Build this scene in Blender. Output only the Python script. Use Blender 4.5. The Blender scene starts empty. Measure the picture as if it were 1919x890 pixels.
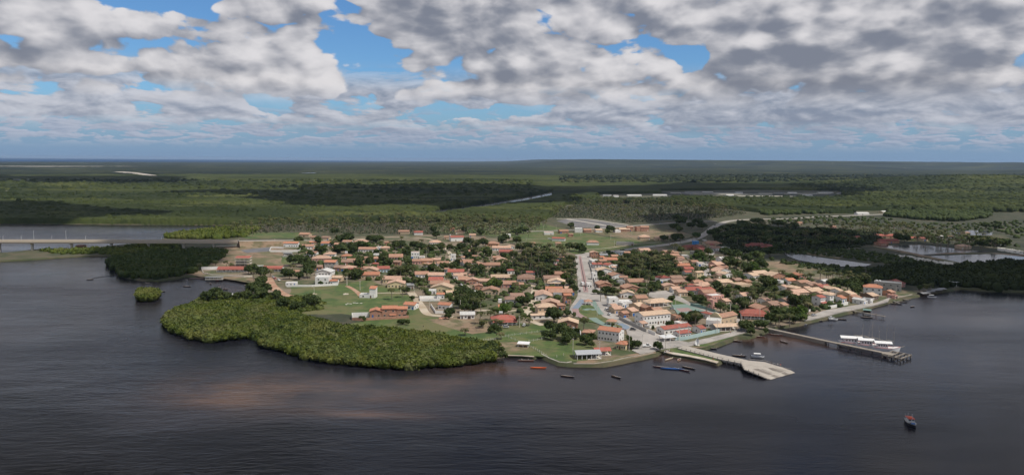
import bpy, bmesh, math, random, time
import numpy as np
from mathutils import Vector, Matrix, geometry
random.seed(7); rng = np.random.default_rng(7)
T0 = time.time()
scene = bpy.context.scene
C = scene.collection
rad = math.radians

# ------------------------------------------------------------------ camera
F = 1371.0                      # focal length in pixels of the 1919 px wide photograph
PW, PH = 1919.0, 890.0
CAMZ = 115.0
PITCH = math.atan((445 - 300.5) / F); ROLL = rad(0.42)
fw = Vector((0, math.cos(PITCH), -math.sin(PITCH)))
r0 = Vector((1, 0, 0)); u0 = Vector((0, math.sin(PITCH), math.cos(PITCH)))
rt = r0 * math.cos(ROLL) + u0 * math.sin(ROLL)
up = u0 * math.cos(ROLL) - r0 * math.sin(ROLL)
cd = bpy.data.cameras.new('camera'); cam = bpy.data.objects.new('camera', cd); C.objects.link(cam)
cam.matrix_world = Matrix(((rt.x, up.x, -fw.x, 0), (rt.y, up.y, -fw.y, 0), (rt.z, up.z, -fw.z, CAMZ), (0, 0, 0, 1)))
cd.sensor_fit = 'HORIZONTAL'; cd.sensor_width = 36; cd.lens = 36 * F / PW
cd.clip_start = 1; cd.clip_end = 200000
scene.camera = cam

# ------------------------------------------------------------------ sun and sky
SUN_EL = rad(58); SUN_VEC = Vector((0.86, -0.50, 0)).normalized() * math.cos(SUN_EL) + Vector((0, 0, math.sin(SUN_EL)))
sl = bpy.data.lights.new('sun', 'SUN'); sun = bpy.data.objects.new('sun', sl); C.objects.link(sun)
sl.energy = 3.6; sl.angle = rad(0.53); sl.color = (1, 0.95, 0.87)
sun.rotation_euler = SUN_VEC.to_track_quat('Z', 'Y').to_euler(); sun.location = (0, 0, 3000)
w = bpy.data.worlds.new('World'); scene.world = w; w.use_nodes = True
vs = scene.view_settings; vs.view_transform = 'Standard'; vs.look = 'None'; vs.exposure = 0.0; vs.gamma = 1
vs.use_curve_mapping = False
scene.render.engine = 'CYCLES'
cy = scene.cycles
cy.use_denoising = True; cy.max_bounces = 6; cy.diffuse_bounces = 2; cy.glossy_bounces = 2; cy.transparent_max_bounces = 8
cy.volume_bounces = 0; cy.transmission_bounces = 2; cy.caustics_reflective = False; cy.caustics_refractive = False
cy.use_adaptive_sampling = True; cy.adaptive_threshold = 0.02

class E:
    """tiny expression wrapper over Math nodes"""
    nt = None
    def __init__(s, v): s.v = v
    def _m(op, *a, clamp=False):
        n = E.nt.nodes.new('ShaderNodeMath'); n.operation = op; n.use_clamp = clamp
        for i, x in enumerate(a):
            x = x.v if isinstance(x, E) else x
            if isinstance(x, (int, float)): n.inputs[i].default_value = x
            else: E.nt.links.new(x, n.inputs[i])
        return E(n.outputs[0])
    def __add__(s, o): return E._m('ADD', s, o)
    __radd__ = __add__
    def __sub__(s, o): return E._m('SUBTRACT', s, o)
    def __rsub__(s, o): return E._m('SUBTRACT', o, s)
    def __mul__(s, o): return E._m('MULTIPLY', s, o)
    __rmul__ = __mul__
    def __truediv__(s, o): return E._m('DIVIDE', s, o)
    def __rtruediv__(s, o): return E._m('DIVIDE', o, s)
def clamp01(x): return E._m('ADD', x, 0.0, clamp=True)
def emax(a, b): return E._m('MAXIMUM', a, b)
def emin(a, b): return E._m('MINIMUM', a, b)
def sstep(a, b, x):
    n = E.nt.nodes.new('ShaderNodeMapRange'); n.interpolation_type = 'SMOOTHSTEP'
    n.inputs['From Min'].default_value = a; n.inputs['From Max'].default_value = b
    E.nt.links.new(x.v, n.inputs['Value']); return E(n.outputs['Result'])
def lstep(a, b, c, d, x):
    n = E.nt.nodes.new('ShaderNodeMapRange')
    n.inputs['From Min'].default_value = a; n.inputs['From Max'].default_value = b
    n.inputs['To Min'].default_value = c; n.inputs['To Max'].default_value = d
    E.nt.links.new(x.v, n.inputs['Value']); return E(n.outputs['Result'])
def vec(x, y, z):
    n = E.nt.nodes.new('ShaderNodeCombineXYZ')
    for i, q in enumerate((x, y, z)):
        q = q.v if isinstance(q, E) else q
        if isinstance(q, (int, float)): n.inputs[i].default_value = q
        else: E.nt.links.new(q, n.inputs[i])
    return n.outputs[0]
def noise(vector, scale, detail=4, rough=0.5, lac=2.0, dist=0.0, out='Fac', dims='3D'):
    n = E.nt.nodes.new('ShaderNodeTexNoise'); n.noise_dimensions = dims
    if vector is not None: E.nt.links.new(vector, n.inputs['Vector'])
    n.inputs['Scale'].default_value = scale; n.inputs['Detail'].default_value = detail
    n.inputs['Roughness'].default_value = rough; n.inputs['Lacunarity'].default_value = lac
    n.inputs['Distortion'].default_value = dist
    return E(n.outputs[out])
def mixc(f, a, b, blend='MIX'):
    n = E.nt.nodes.new('ShaderNodeMix'); n.data_type = 'RGBA'; n.blend_type = blend; n.clamp_factor = True
    for i, q in ((0, f), (6, a), (7, b)):
        q = q.v if isinstance(q, E) else q
        if isinstance(q, (int, float)): n.inputs[i].default_value = q
        elif isinstance(q, tuple): n.inputs[i].default_value = (*q, 1)
        else: E.nt.links.new(q, n.inputs[i])
    return n.outputs[2]

def build_world():
    nt = w.node_tree; E.nt = nt; nt.nodes.clear()
    L = nt.links.new
    sky = nt.nodes.new('ShaderNodeTexSky'); sky.sky_type = 'NISHITA'; sky.sun_disc = False
    sky.sun_elevation = SUN_EL; sky.sun_rotation = math.atan2(SUN_VEC.x, SUN_VEC.y)
    sky.air_density = 1.0; sky.dust_density = 0.4; sky.ozone_density = 1.6
    STR = 0.10
    g = nt.nodes.new('ShaderNodeNewGeometry')       # Incoming = ray direction in the world shader
    tc = nt.nodes.new('ShaderNodeTexCoord')
    sep = nt.nodes.new('ShaderNodeSeparateXYZ'); L(tc.outputs['Generated'], sep.inputs[0])
    X, Y, Z = (E(sep.outputs[i]) for i in range(3))
    Zc = emax(Z, 0.012)
    ay = emax(Y, 0.05); U = X / ay; V = Z / ay       # direction of the sky patch
    # where the sky is open (bearing, height of the gap, its half sizes, depth)
    cov = None
    for px, py, sx, sy, a in GAPS:
        gu = (px - 960) / F; gv = (303 - py) / F / 1.0
        du = (U - gu) * (F / sx); dv = (V - gv) * (F / sy)
        r2 = du * du + dv * dv
        gz = E._m('EXPONENT', r2 * -1.0) * a
        cov = gz if cov is None else cov + gz
    cov = cov * sstep(0.0, 0.3, Y)
    skyc = mixc(1.0, sky.outputs[0], (0.50, 0.78, 1.08), 'MULTIPLY')
    col = mixc(sstep(-0.01, 0.10, Z), (2.05, 3.15, 4.85), skyc)
    az = E._m('ARCTAN2', X, Y)
    el = E._m('ARCSINE', Z)
    # two decks of cumulus by bearing and height: small flat ones far off, large near ones above
    def deck(sc, sq, seed, cut, soft, det, puff):
        p0 = vec(az * sc, el * (sc * sq), seed)
        d = 0.055 * sq / sq
        p1 = vec(az * sc + 0.10, el * (sc * sq) + 0.20, seed)
        def D(p):
            n = noise(p, 1.0, det, 0.53, 2.15, 0.30)
            return n
        n0 = D(p0); n1 = D(p1)
        if puff:
            def P(p):
                v = nt.nodes.new('ShaderNodeTexVoronoi'); v.feature = 'F1'; v.inputs['Scale'].default_value = 3.2
                v.inputs['Detail'].default_value = 1.5; v.inputs['Roughness'].default_value = 0.5
                L(p, v.inputs['Vector']); return E(v.outputs['Distance'])
            n0 = n0 - (P(p0) - 0.45) * 0.30
            n1 = n1 - (P(p1) - 0.45) * 0.30
        return n0, n1
    for (sc, sq, seed, cut, amp, det, puff, mask, hazeamt) in (
            (30.0, 4.2, 5.7, 0.435, 1.0, 4.0, 0, sstep(0.010, 0.028, Z) * (1 - sstep(0.045, 0.075, Z)), 0.72),
            (13.0, 2.9, 3.1, 0.375, 1.25, 5.0, 0, sstep(0.028, 0.055, Z) * (1 - sstep(0.085, 0.13, Z)), 0.42),
            (5.6, 2.0, 12.6, 0.255, 1.0, 6.0, 1, sstep(0.060, 0.10, Z), 0.08)):
        n0, n1 = deck(sc, sq, seed, cut, amp, det, puff)
        dens = n0 - cov * (1.0 if puff else 0.6) - cut
        a = sstep(0.0, 0.060, dens) * mask
        top = (n0 - n1) * 3.3 * amp                       # positive where the cloud thins upwards: its sunlit top
        thick = sstep(0.05, 0.30, dens)
        lowf = noise(vec(az * 2.2, el * 5.0, 4.4), 1.0, 2.0, 0.5)
        br = sstep(-0.55, 1.25, 0.43 + top * 1.2 - thick * 0.26 + (lowf - 0.5) * 1.25 - sstep(0.05, 0.5, az) * 0.10)
        cc = mixc(br, (2.0, 2.12, 2.55), (7.8, 7.5, 7.5))
        cc = mixc(hazeamt, cc, (2.9, 3.7, 5.2))
        col = mixc(clamp01(a * 0.97), col, cc)
    # below the horizon
    bg = nt.nodes.new('ShaderNodeBackground'); bg.inputs[1].default_value = STR
    L(col, bg.inputs[0])
    out = nt.nodes.new('ShaderNodeOutputWorld'); L(bg.outputs[0], out.inputs[0])
GAPS = [(385, 20, 45, 30, .30), (640, 20, 40, 40, .22), (1010, 50, 40, 34, .2), (1290, 112, 32, 18, .30), (50, 85, 60, 14, .15), (250, 15, 40, 16, .2),
        (560, 192, 120, 12, .16), (900, 215, 200, 16, .20), (330, 208, 130, 10, .14), (600, 235, 400, 18, .10), (1100, 205, 80, 12, .12),
        (1500, 40, 460, 80, -.14), (800, 60, 120, 60, -.10), (520, 60, 70, 60, -.08), (1600, 170, 420, 60, -.08), (480, 130, 300, 30, -.06)]
build_world()
w.cycles.sampling_method = 'MANUAL'; w.cycles.sample_map_resolution = 512
# ------------------------------------------------------------------ helpers
LAND = 1.6
def G(px, py, z=LAND):
    """where the photograph's pixel meets the level z"""
    d = fw + rt * ((px - PW / 2) / F) - up * ((py - PH / 2) / F)
    t = (z - CAMZ) / d.z
    return Vector((d.x * t, d.y * t, z))
def PX(p):
    q = Vector(p) - Vector((0, 0, CAMZ)); k = q.dot(fw)
    return (PW / 2 + F * q.dot(rt) / k, PH / 2 - F * q.dot(up) / k)
def Z(r, X, Y):
    x0, y0, s = REG[r]; return x0 + X / s, y0 + Y / s
REG = dict(R2=(360, 400, 4.45), R3=(640, 420, 6.358), R4=(860, 420, 6.358), R5=(640, 540, 6.358), R6=(860, 540, 5.5615),
           R7=(1080, 440, 6.358), R8=(1060, 560, 6.358), S1=(1300, 460, 6.358), S2=(1500, 500, 6.358), S3=(1240, 580, 6.358),
           S4=(1400, 560, 4.944), S5=(1000, 340, 4.361), S6=(1400, 300, 3.424), S7=(300, 500, 2.741), L1=(0, 280, 3.179), P=(0, 0, 1.0))
def tag(o, label=None, cat=None, group=None, kind=None):
    for k, v in (('label', label), ('category', cat), ('group', group), ('kind', kind)):
        if v: o[k] = v
    return o
def empty(name, loc, rz=0.0, label=None, cat=None, group=None):
    o = bpy.data.objects.new(name, None); C.objects.link(o); o.location = loc; o.rotation_euler = (0, 0, rz)
    o.empty_display_size = 0.5
    return tag(o, label, cat, group)
def link(name, me, parent=None, loc=(0, 0, 0), rz=0.0):
    o = bpy.data.objects.new(name, me); C.objects.link(o); o.location = loc; o.rotation_euler = (0, 0, rz)
    if parent: o.parent = parent
    return o
class MB:
    def __init__(s): s.v = []; s.f = []; s.m = []
    def add(s, vs, fs, mi=0):
        b = len(s.v); s.v += [tuple(p) for p in vs]; s.f += [tuple(b + i for i in f) for f in fs]; s.m += [mi] * len(fs)
        return s
    def box(s, x0, x1, y0, y1, z0, z1, mi=0):
        return s.add([(x0, y0, z0), (x1, y0, z0), (x1, y1, z0), (x0, y1, z0), (x0, y0, z1), (x1, y0, z1), (x1, y1, z1), (x0, y1, z1)],
                     [(0, 3, 2, 1), (4, 5, 6, 7), (0, 1, 5, 4), (1, 2, 6, 5), (2, 3, 7, 6), (3, 0, 4, 7)], mi)
    def bar(s, a, b, r, r2=None, n=6, mi=0, cap=True):
        a, b = Vector(a), Vector(b); r2 = r if r2 is None else r2
        d = (b - a).normalized(); t = Vector((0, 0, 1)) if abs(d.z) < .9 else Vector((1, 0, 0))
        u = d.cross(t).normalized(); w_ = d.cross(u)
        vs = []
        for p, q in ((a, r), (b, r2)):
            for i in range(n):
                g = 2 * math.pi * i / n; vs.append(p + (u * math.cos(g) + w_ * math.sin(g)) * q)
        fs = [(i, (i + 1) % n, n + (i + 1) % n, n + i) for i in range(n)]
        if cap: fs += [tuple(range(n - 1, -1, -1)), tuple(range(n, 2 * n))]
        return s.add(vs, fs, mi)
    def tube(s, pts, rs, n=6, mi=0):
        for i in range(len(pts) - 1): s.bar(pts[i], pts[i + 1], rs[i], rs[i + 1], n, mi)
        return s
    def prism(s, poly, z0, z1, mi=0):
        n = len(poly)
        vs = [(p[0], p[1], z0) for p in poly] + [(p[0], p[1], z1) for p in poly]
        return s.add(vs, [tuple(range(n - 1, -1, -1)), tuple(range(n, 2 * n))] + [(i, (i + 1) % n, n + (i + 1) % n, n + i) for i in range(n)], mi)
    def beam(s, a, b, wd, z0, z1, mi=0):
        """upright slab between two ground points"""
        a = Vector(a[:2]); b = Vector(b[:2]); d = (b - a).normalized(); n = Vector((-d.y, d.x)) * wd / 2
        return s.prism([a - n, b - n, b + n, a + n], z0, z1, mi)
    def mesh(s, name, mats, smooth=False):
        me = bpy.data.meshes.new(name); me.from_pydata(s.v, [], s.f)
        for m in (mats if isinstance(mats, (list, tuple)) else [mats]): me.materials.append(m)
        if any(s.m): me.polygons.foreach_set('material_index', s.m)
        if smooth: me.polygons.foreach_set('use_smooth', [True] * len(s.f))
        me.update(); return me
    def obj(s, name, mats, parent=None, loc=(0, 0, 0), rz=0.0, smooth=False):
        return link(name, s.mesh(name, mats, smooth), parent, loc, rz)
def np_mesh(name, V, Q, mats, smooth=False):
    me = bpy.data.meshes.new(name); n = Q.shape[1]
    me.vertices.add(len(V)); me.vertices.foreach_set('co', V.astype(np.float32).ravel())
    me.loops.add(Q.size); me.loops.foreach_set('vertex_index', Q.astype(np.int32).ravel())
    me.polygons.add(len(Q)); me.polygons.foreach_set('loop_start', np.arange(0, Q.size, n, dtype=np.int32))
    me.polygons.foreach_set('loop_total', np.full(len(Q), n, dtype=np.int32))
    if smooth: me.polygons.foreach_set('use_smooth', np.ones(len(Q), bool))
    for m in (mats if isinstance(mats, (list, tuple)) else [mats]): me.materials.append(m)
    me.update(calc_edges=True); me.validate(); return me

# ------------------------------------------------------------------ materials
def mat(name):
    m = bpy.data.materials.new(name); m.use_nodes = True; nt = m.node_tree; nt.nodes.clear(); E.nt = nt
    o = nt.nodes.new('ShaderNodeOutputMaterial'); p = nt.nodes.new('ShaderNodeBsdfPrincipled'); nt.links.new(p.outputs[0], o.inputs[0])
    return m, nt, p
def geo_pos(): return E.nt.nodes.new('ShaderNodeNewGeometry').outputs['Position']
def obj_co(): return E.nt.nodes.new('ShaderNodeTexCoord').outputs['Object']
def bump(p, h, strength, dist):
    b = E.nt.nodes.new('ShaderNodeBump'); b.inputs['Strength'].default_value = strength; b.inputs['Distance'].default_value = dist
    E.nt.links.new(h.v, b.inputs['Height']); E.nt.links.new(b.outputs[0], p.inputs['Normal'])
def setc(p, c):
    if isinstance(c, tuple): p.inputs['Base Color'].default_value = (*c, 1)
    else: E.nt.links.new(c, p.inputs['Base Color'])
def orand():
    return E(E.nt.nodes.new('ShaderNodeObjectInfo').outputs['Random'])
def painted(name, c, rough=0.75, dirt=0.35, sc=0.35, bri=None, metal=0.0):
    m, nt, p = mat(name)
    n = noise(geo_pos(), sc, 5, 0.6); n2 = noise(geo_pos(), sc * 6, 3, 0.6)
    dk = tuple(x * (0.55 if dirt < .5 else .4) * (1, .95, .88)[i] for i, x in enumerate(c))
    col = mixc(clamp01(sstep(0.45, 0.75, n * 0.65 + n2 * 0.35) * dirt), c, dk)
    col = mixc(sstep(0.35, 0.65, noise(geo_pos(), 2.5, 2, .5)) * 0.12, col, tuple(min(1, x * 1.25) for x in c))
    setc(p, col); p.inputs['Roughness'].default_value = rough; p.inputs['Metallic'].default_value = metal
    return m
def roof_mat(name, c, c2):
    m, nt, p = mat(name); g = geo_pos()
    o = orand()
    n = noise(g, 0.45, 5, 0.65); n2 = noise(g, 3.2, 3, 0.6)
    col = mixc(sstep(0.38, 0.66, n * 0.6 + n2 * 0.4), c, c2)
    col = mixc(clamp01((o - 0.35) * 0.6), col, tuple(x * 0.62 for x in c2))
    col = mixc(sstep(.47, .66, noise(g, .8, 5, .65)) * .42, col, (.27, .215, .18))
    wv = nt.nodes.new('ShaderNodeTexWave'); wv.wave_type = 'BANDS'; wv.bands_direction = 'X'; wv.inputs['Scale'].default_value = 1.3
    wv.inputs['Distortion'].default_value = 0.4; nt.links.new(obj_co(), wv.inputs['Vector'])
    wv2 = nt.nodes.new('ShaderNodeTexWave'); wv2.wave_type = 'BANDS'; wv2.bands_direction = 'Y'; wv2.inputs['Scale'].default_value = 1.0
    nt.links.new(obj_co(), wv2.inputs['Vector'])
    h = E(wv.outputs['Fac']) + E(wv2.outputs['Fac']) * 0.5
    col = mixc(sstep(0.55, 1.3, h) * 0.22, col, tuple(x * 0.6 for x in c2))
    setc(p, col); bump(p, h, 0.5, 0.06); p.inputs['Roughness'].default_value = 0.85
    return m
def brick_mat(name, c, c2):
    m, nt, p = mat(name)
    b = nt.nodes.new('ShaderNodeTexBrick'); b.inputs['Scale'].default_value = 1.0
    b.inputs['Brick Width'].default_value = 0.5; b.inputs['Row Height'].default_value = 0.25; b.inputs['Mortar Size'].default_value = 0.02
    mp = nt.nodes.new('ShaderNodeMapping'); mp.inputs['Rotation'].default_value = (rad(90), 0, 0)
    nt.links.new(obj_co(), mp.inputs[0]); nt.links.new(mp.outputs[0], b.inputs['Vector'])
    b.inputs['Color1'].default_value = (*c, 1); b.inputs['Color2'].default_value = (*c2, 1); b.inputs['Mortar'].default_value = (.42, .36, .3, 1)
    n = noise(geo_pos(), 0.5, 4, .6)
    setc(p, mixc(sstep(.45, .7, n) * .4, b.outputs[0], tuple(x * .6 for x in c2))); p.inputs['Roughness'].default_value = .9
    return m
M = {}
RC = dict(o=((.58, .24, .135), (.46, .19, .11)), r=((.44, .125, .085), (.33, .095, .07)), p=((.66, .43, .31), (.50, .30, .21)),
          t=((.50, .28, .185), (.36, .19, .125)), b=((.37, .225, .16), (.25, .15, .11)), w=((.78, .77, .74), (.62, .60, .56)),
          g=((.30, .31, .32), (.22, .22, .22)), d=((.28, .06, .045), (.19, .045, .035)), c=((.70, .51, .36), (.56, .385, .26)))
RN = dict(o='orange', r='red', p='peach', t='terracotta', b='brown', w='white', g='grey', d='dark red', c='cream')
for k, (a, b) in RC.items(): M['roof_' + k] = roof_mat('roof_tiles_' + RN[k].replace(' ', '_'), a, b)
WC = dict(w=(.80, .78, .74), y=(.68, .56, .34), k=None, g=(.38, .36, .33), p=(.62, .34, .28), b=(.50, .62, .68), o=(.60, .32, .17), t=(.58, .44, .30),
          a=(.05, .24, .55), n=(.20, .13, .09), e=(.42, .54, .52))
WN = dict(w='white', y='yellow', k='brick', g='grey', p='pink', b='pale blue', o='orange', t='tan', a='blue', n='brown', e='green')
for k, c in WC.items(): M['wall_' + k] = brick_mat('brick_wall', (.50, .24, .15), (.42, .18, .11)) if c is None else painted('plaster_' + WN[k].replace(' ', '_'), c, .85, .38)
def plain(name, c, rough=.6, metal=0., spec=.5):
    m, nt, p = mat(name); setc(p, mixc(sstep(.4, .65, noise(geo_pos(), 1.7, 4, .6)) * .35, c, tuple(x * .7 for x in c)))
    p.inputs['Roughness'].default_value = rough; p.inputs['Metallic'].default_value = metal; return m
for k, c, r in (('glass', (.02, .025, .03), .12), ('dark', (.025, .02, .018), .8), ('wood', (.16, .09, .05), .7), ('woodd', (.07, .05, .04), .8),
                ('beige', (.60, .50, .385), .8), ('frame', (.62, .60, .56), .5), ('white', (.80, .79, .77), .4), ('tyre', (.02, .02, .02), .8), ('chrome', (.5, .5, .5), .25),
                ('red', (.52, .06, .035), .4), ('orange', (.75, .16, .05), .45), ('blue', (.05, .16, .42), .4), ('purple', (.12, .04, .06), .5),
                ('black', (.02, .02, .025), .4), ('skin', (.30, .16, .10), .6), ('shirt', (.55, .55, .55), .8), ('shorts', (.06, .07, .12), .8),
                ('hair', (.015, .012, .01), .7), ('teal', (.16, .27, .24), .7), ('grass_lawn', (.09, .13, .03), .9), ('pinkp', (.33, .22, .205), .85),
                ('bluep', (.20, .25, .31), .85), ('greenp', (.19, .26, .22), .85), ('rubblew', (.6, .57, .5), .9), ('silver', (.42, .43, .44), .4),
                ('redwood', (.24, .08, .05), .7), ('pool', (.10, .50, .62), .1), ('lampg', (.7, .7, .68), .3), ('cream', (.62, .52, .38), .7)):
    M[k] = plain(k, c, r)
M['concrete'] = painted('weathered_concrete', (.40, .36, .31), .9, .6, .25)
M['concd'] = painted('stained_concrete', (.20, .175, .15), .9, .7, .4)
M['pierc'] = painted('old_pier_concrete', (.27, .235, .195), .9, .7, .3)
M['pale'] = painted('pale_concrete', (.62, .57, .49), .9, .45, .3)
def ground_mat(name, cols, scs, rough=.95, bmp=0):
    m, nt, p = mat(name); g = geo_pos(); col = cols[0]
    for i, c in enumerate(cols[1:]):
        n = noise(g, scs[i], 6, .62); col = mixc(sstep(.44, .60, n), col, c)
    setc(p, col); p.inputs['Roughness'].default_value = rough; return m
M['ground'] = ground_mat('land', [(.062, .068, .030), (.045, .055, .022), (.10, .085, .050)], (.03, .05))
M['village'] = ground_mat('village_ground', [(.085, .090, .040), (.19, .14, .09), (.055, .075, .026), (.22, .17, .12)], (.03, .09, .025))
M['grass'] = ground_mat('grass', [(.075, .115, .026), (.12, .135, .045), (.05, .085, .02), (.13, .125, .05)], (.05, .11, .025))
M['marsh'] = ground_mat('marsh_grass', [(.028, .036, .016), (.050, .056, .024), (.018, .025, .012), (.085, .075, .045), (.034, .042, .018)], (.006, .016, .03, .05))
M['dirt'] = ground_mat('bare_dirt', [(.24, .165, .105), (.32, .24, .16), (.16, .115, .07), (.11, .11, .048)], (.06, .12, .03))
M['reddirt'] = ground_mat('red_dirt', [(.36, .20, .13), (.44, .30, .20)], (.1, .2))
M['sand'] = ground_mat('pale_sand', [(.47, .40, .31), (.38, .30, .22), (.54, .48, .40)], (.1, .2))
M['road'] = ground_mat('paved_road', [(.34, .31, .28), (.27, .25, .225), (.40, .365, .33)], (.12, .05))
M['dustroad'] = ground_mat('dusty_road', [(.44, .36, .26), (.36, .28, .19), (.50, .43, .33)], (.12, .06))
M['asphalt'] = ground_mat('asphalt', [(.13, .13, .14), (.17, .165, .17)], (.05, .2))
M['lot'] = ground_mat('dark_gravel', [(.12, .12, .13), (.16, .155, .155), (.20, .18, .16)], (.03, .08))
def leaf_mat(name, c, c2, c3, tr=0.25, scale=.25, om=True):
    m, nt, p = mat(name); g = geo_pos()
    n = noise(g, scale, 4, .6)
    col = mixc(sstep(.4, .62, n), c, c2)
    n2 = noise(g, scale * .28, 3, .5); col = mixc(sstep(.5, .66, n2), col, c3)
    if om: col = mixc(clamp01(orand() * .5), col, tuple(x * .7 for x in c2))
    setc(p, col); p.inputs['Roughness'].default_value = .75; p.inputs['Specular IOR Level'].default_value = .21
    t = nt.nodes.new('ShaderNodeBsdfTranslucent'); nt.links.new(col, t.inputs[0]) if not isinstance(col, tuple) else None
    mx = nt.nodes.new('ShaderNodeMixShader'); mx.inputs[0].default_value = tr
    nt.links.new(p.outputs[0], mx.inputs[1]); nt.links.new(t.outputs[0], mx.inputs[2])
    o = [q for q in nt.nodes if q.type == 'OUTPUT_MATERIAL'][0]; nt.links.new(mx.outputs[0], o.inputs[0])
    return m
M['mangrove'] = leaf_mat('mangrove_leaves', (.140, .168, .030), (.085, .118, .022), (.175, .188, .050), .35, .10, False)
M['mang_pale'] = leaf_mat('pale_mangrove_leaves', (.145, .170, .048), (.105, .135, .036), (.17, .18, .065), .3, .16, False)
M['mang_dark'] = leaf_mat('dark_mangrove_leaves', (.07, .10, .022), (.05, .075, .018), (.09, .11, .03), .25, .16, False)
M['forest'] = leaf_mat('forest_leaves', (.050, .072, .018), (.075, .098, .026), (.036, .050, .017), .12, .02, False)
M['leaf_a'] = leaf_mat('broad_leaves', (.075, .103, .030), (.050, .074, .022), (.10, .125, .038))
M['leaf_b'] = leaf_mat('bright_leaves', (.10, .155, .028), (.065, .11, .022), (.13, .17, .035))
M['palm'] = leaf_mat('palm_fronds', (.130, .140, .050), (.075, .088, .032), (.21, .185, .09), .3)
M['bark'] = plain('bark', (.22, .18, .14), .9)

# water: dark tannin water with fine ripples, brown silt where it shoals
def water_mat():
    m, nt, p = mat('estuary_water'); g = geo_pos()
    sep = nt.nodes.new('ShaderNodeSeparateXYZ'); nt.links.new(g, sep.inputs[0]); X, Y = E(sep.outputs[0]), E(sep.outputs[1])
    wob = noise(g, .012, 4, .6)
    silt = None
    for px, py, sx, sy, a in ((590, 725, 62, 22, .9), (440, 745, 34, 16, .8), (800, 715, 60, 9, .5), (680, 775, 30, 5, .6), (930, 690, 30, 14, .55), (1370, 628, 40, 16, .5), (1470, 640, 30, 18, .5), (1275, 672, 22, 14, .6)):
        c = G(px, py, 0); q = ((X - c.x) / sx); r = ((Y - c.y + (X - c.x) * .1) / sy)
        e = E._m('EXPONENT', (q * q + r * r) * -1.0) * a
        silt = e if silt is None else silt + e
    mps = nt.nodes.new('ShaderNodeMapping'); mps.inputs['Rotation'].default_value = (0, 0, rad(-6)); mps.inputs['Scale'].default_value = (.12, 1, 1); nt.links.new(g, mps.inputs[0])
    silt = clamp01(silt * sstep(.30, .62, wob) * lstep(.3, .7, .6, 1.7, noise(mps.outputs[0], .10, 5, .62, dist=.5)))
    deep = mixc(sstep(.4, .6, noise(g, .004, 3, .5)), (.010, .011, .016), (.019, .017, .020))
    col = mixc(silt, deep, (.088, .052, .037))
    setc(p, col)
    p.inputs['IOR'].default_value = 1.33; nt.links.new(lstep(.38, .62, .10, .30, noise(vec(X * .35, Y * 1.0, 0.0), .009, 4, .6)).v, p.inputs['Roughness']); p.inputs['Specular IOR Level'].default_value = .21
    mp = nt.nodes.new('ShaderNodeMapping'); mp.inputs['Rotation'].default_value = (0, 0, rad(-32)); mp.inputs['Scale'].default_value = (.30, 1.0, 1)
    nt.links.new(g, mp.inputs[0])
    n1 = noise(mp.outputs[0], .42, 4, .6, dist=.4)
    mp2 = nt.nodes.new('ShaderNodeMapping'); mp2.inputs['Rotation'].default_value = (0, 0, rad(-20)); mp2.inputs['Scale'].default_value = (.35, 1, 1)
    nt.links.new(g, mp2.inputs[0])
    n2 = noise(mp2.outputs[0], .055, 4, .6, dist=.3)
    calm = lstep(.35, .65, .15, 1.25, noise(g, .006, 3, .5)) * lstep(-200, 120, 1.25, .28, X)
    bump(p, (n1 * .75 + n2 * 2.2) * calm, .8, .75)
    return m
M['water'] = water_mat()
def sea_mat():
    m, nt, p = mat('sea_water'); setc(p, (.008, .045, .13)); p.inputs['Roughness'].default_value = 1.0; p.inputs['Specular IOR Level'].default_value = 0.0
    return m
M['sea'] = sea_mat()
def pond_mat():
    m, nt, p = mat('pond_water'); setc(p, (.05, .05, .055)); p.inputs['Roughness'].default_value = .12
    bump(p, noise(geo_pos(), .5, 3, .6), .4, .06); return m
M['pond'] = pond_mat()
# ------------------------------------------------------------------ numpy noise
def vnoise(x, y, seed=0):
    xi = np.floor(x).astype(np.int64); yi = np.floor(y).astype(np.int64); fx = x - xi; fy = y - yi
    fx = fx * fx * (3 - 2 * fx); fy = fy * fy * (3 - 2 * fy)
    def h(a, b):
        n = (a * 374761393 + b * 668265263 + seed * 1442695041) & 0xffffffff
        n = ((n ^ (n >> 13)) * 1274126177) & 0xffffffff
        return ((n ^ (n >> 16)) & 0xffff) / 65535.0
    return (h(xi, yi) * (1 - fx) + h(xi + 1, yi) * fx) * (1 - fy) + (h(xi, yi + 1) * (1 - fx) + h(xi + 1, yi + 1) * fx) * fy
def fbm(x, y, o=4, seed=0):
    s = 0; a = 1; t = 0
    for i in range(o): s = s + a * vnoise(x * 2 ** i, y * 2 ** i, seed + i); t += a; a *= .5
    return s / t
def crowns(x, y, seed=0):
    """domes of tree crowns on a jittered grid: 1 at a crown's top, 0 between"""
    xi = np.floor(x).astype(np.int64); yi = np.floor(y).astype(np.int64); best = np.full(x.shape, 9.0); hh = np.zeros(x.shape)
    def h(a, b, s):
        n = (a * 374761393 + b * 668265263 + s * 1442695041) & 0xffffffff; n = ((n ^ (n >> 13)) * 1274126177) & 0xffffffff
        return ((n ^ (n >> 16)) & 0xffff) / 65535.0
    for i in (-1, 0, 1):
        for j in (-1, 0, 1):
            a = xi + i; b = yi + j; cx = a + h(a, b, seed); cyy = b + h(a, b, seed + 9)
            d = np.hypot(x - cx, y - cyy); m = d < best; best = np.where(m, d, best); hh = np.where(m, h(a, b, seed + 5), hh)
    return np.sqrt(np.clip(1 - (best * 1.15) ** 2, 0, 1)) * (.55 + .45 * hh)
def inpoly(x, y, poly):
    c = np.zeros(x.shape, bool); n = len(poly)
    for i in range(n):
        x0, y0 = poly[i][:2]; x1, y1 = poly[(i + 1) % n][:2]
        if y0 == y1: continue
        c ^= ((y0 > y) != (y1 > y)) & (x < (x1 - x0) * (y - y0) / (y1 - y0) + x0)
    return c
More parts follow.
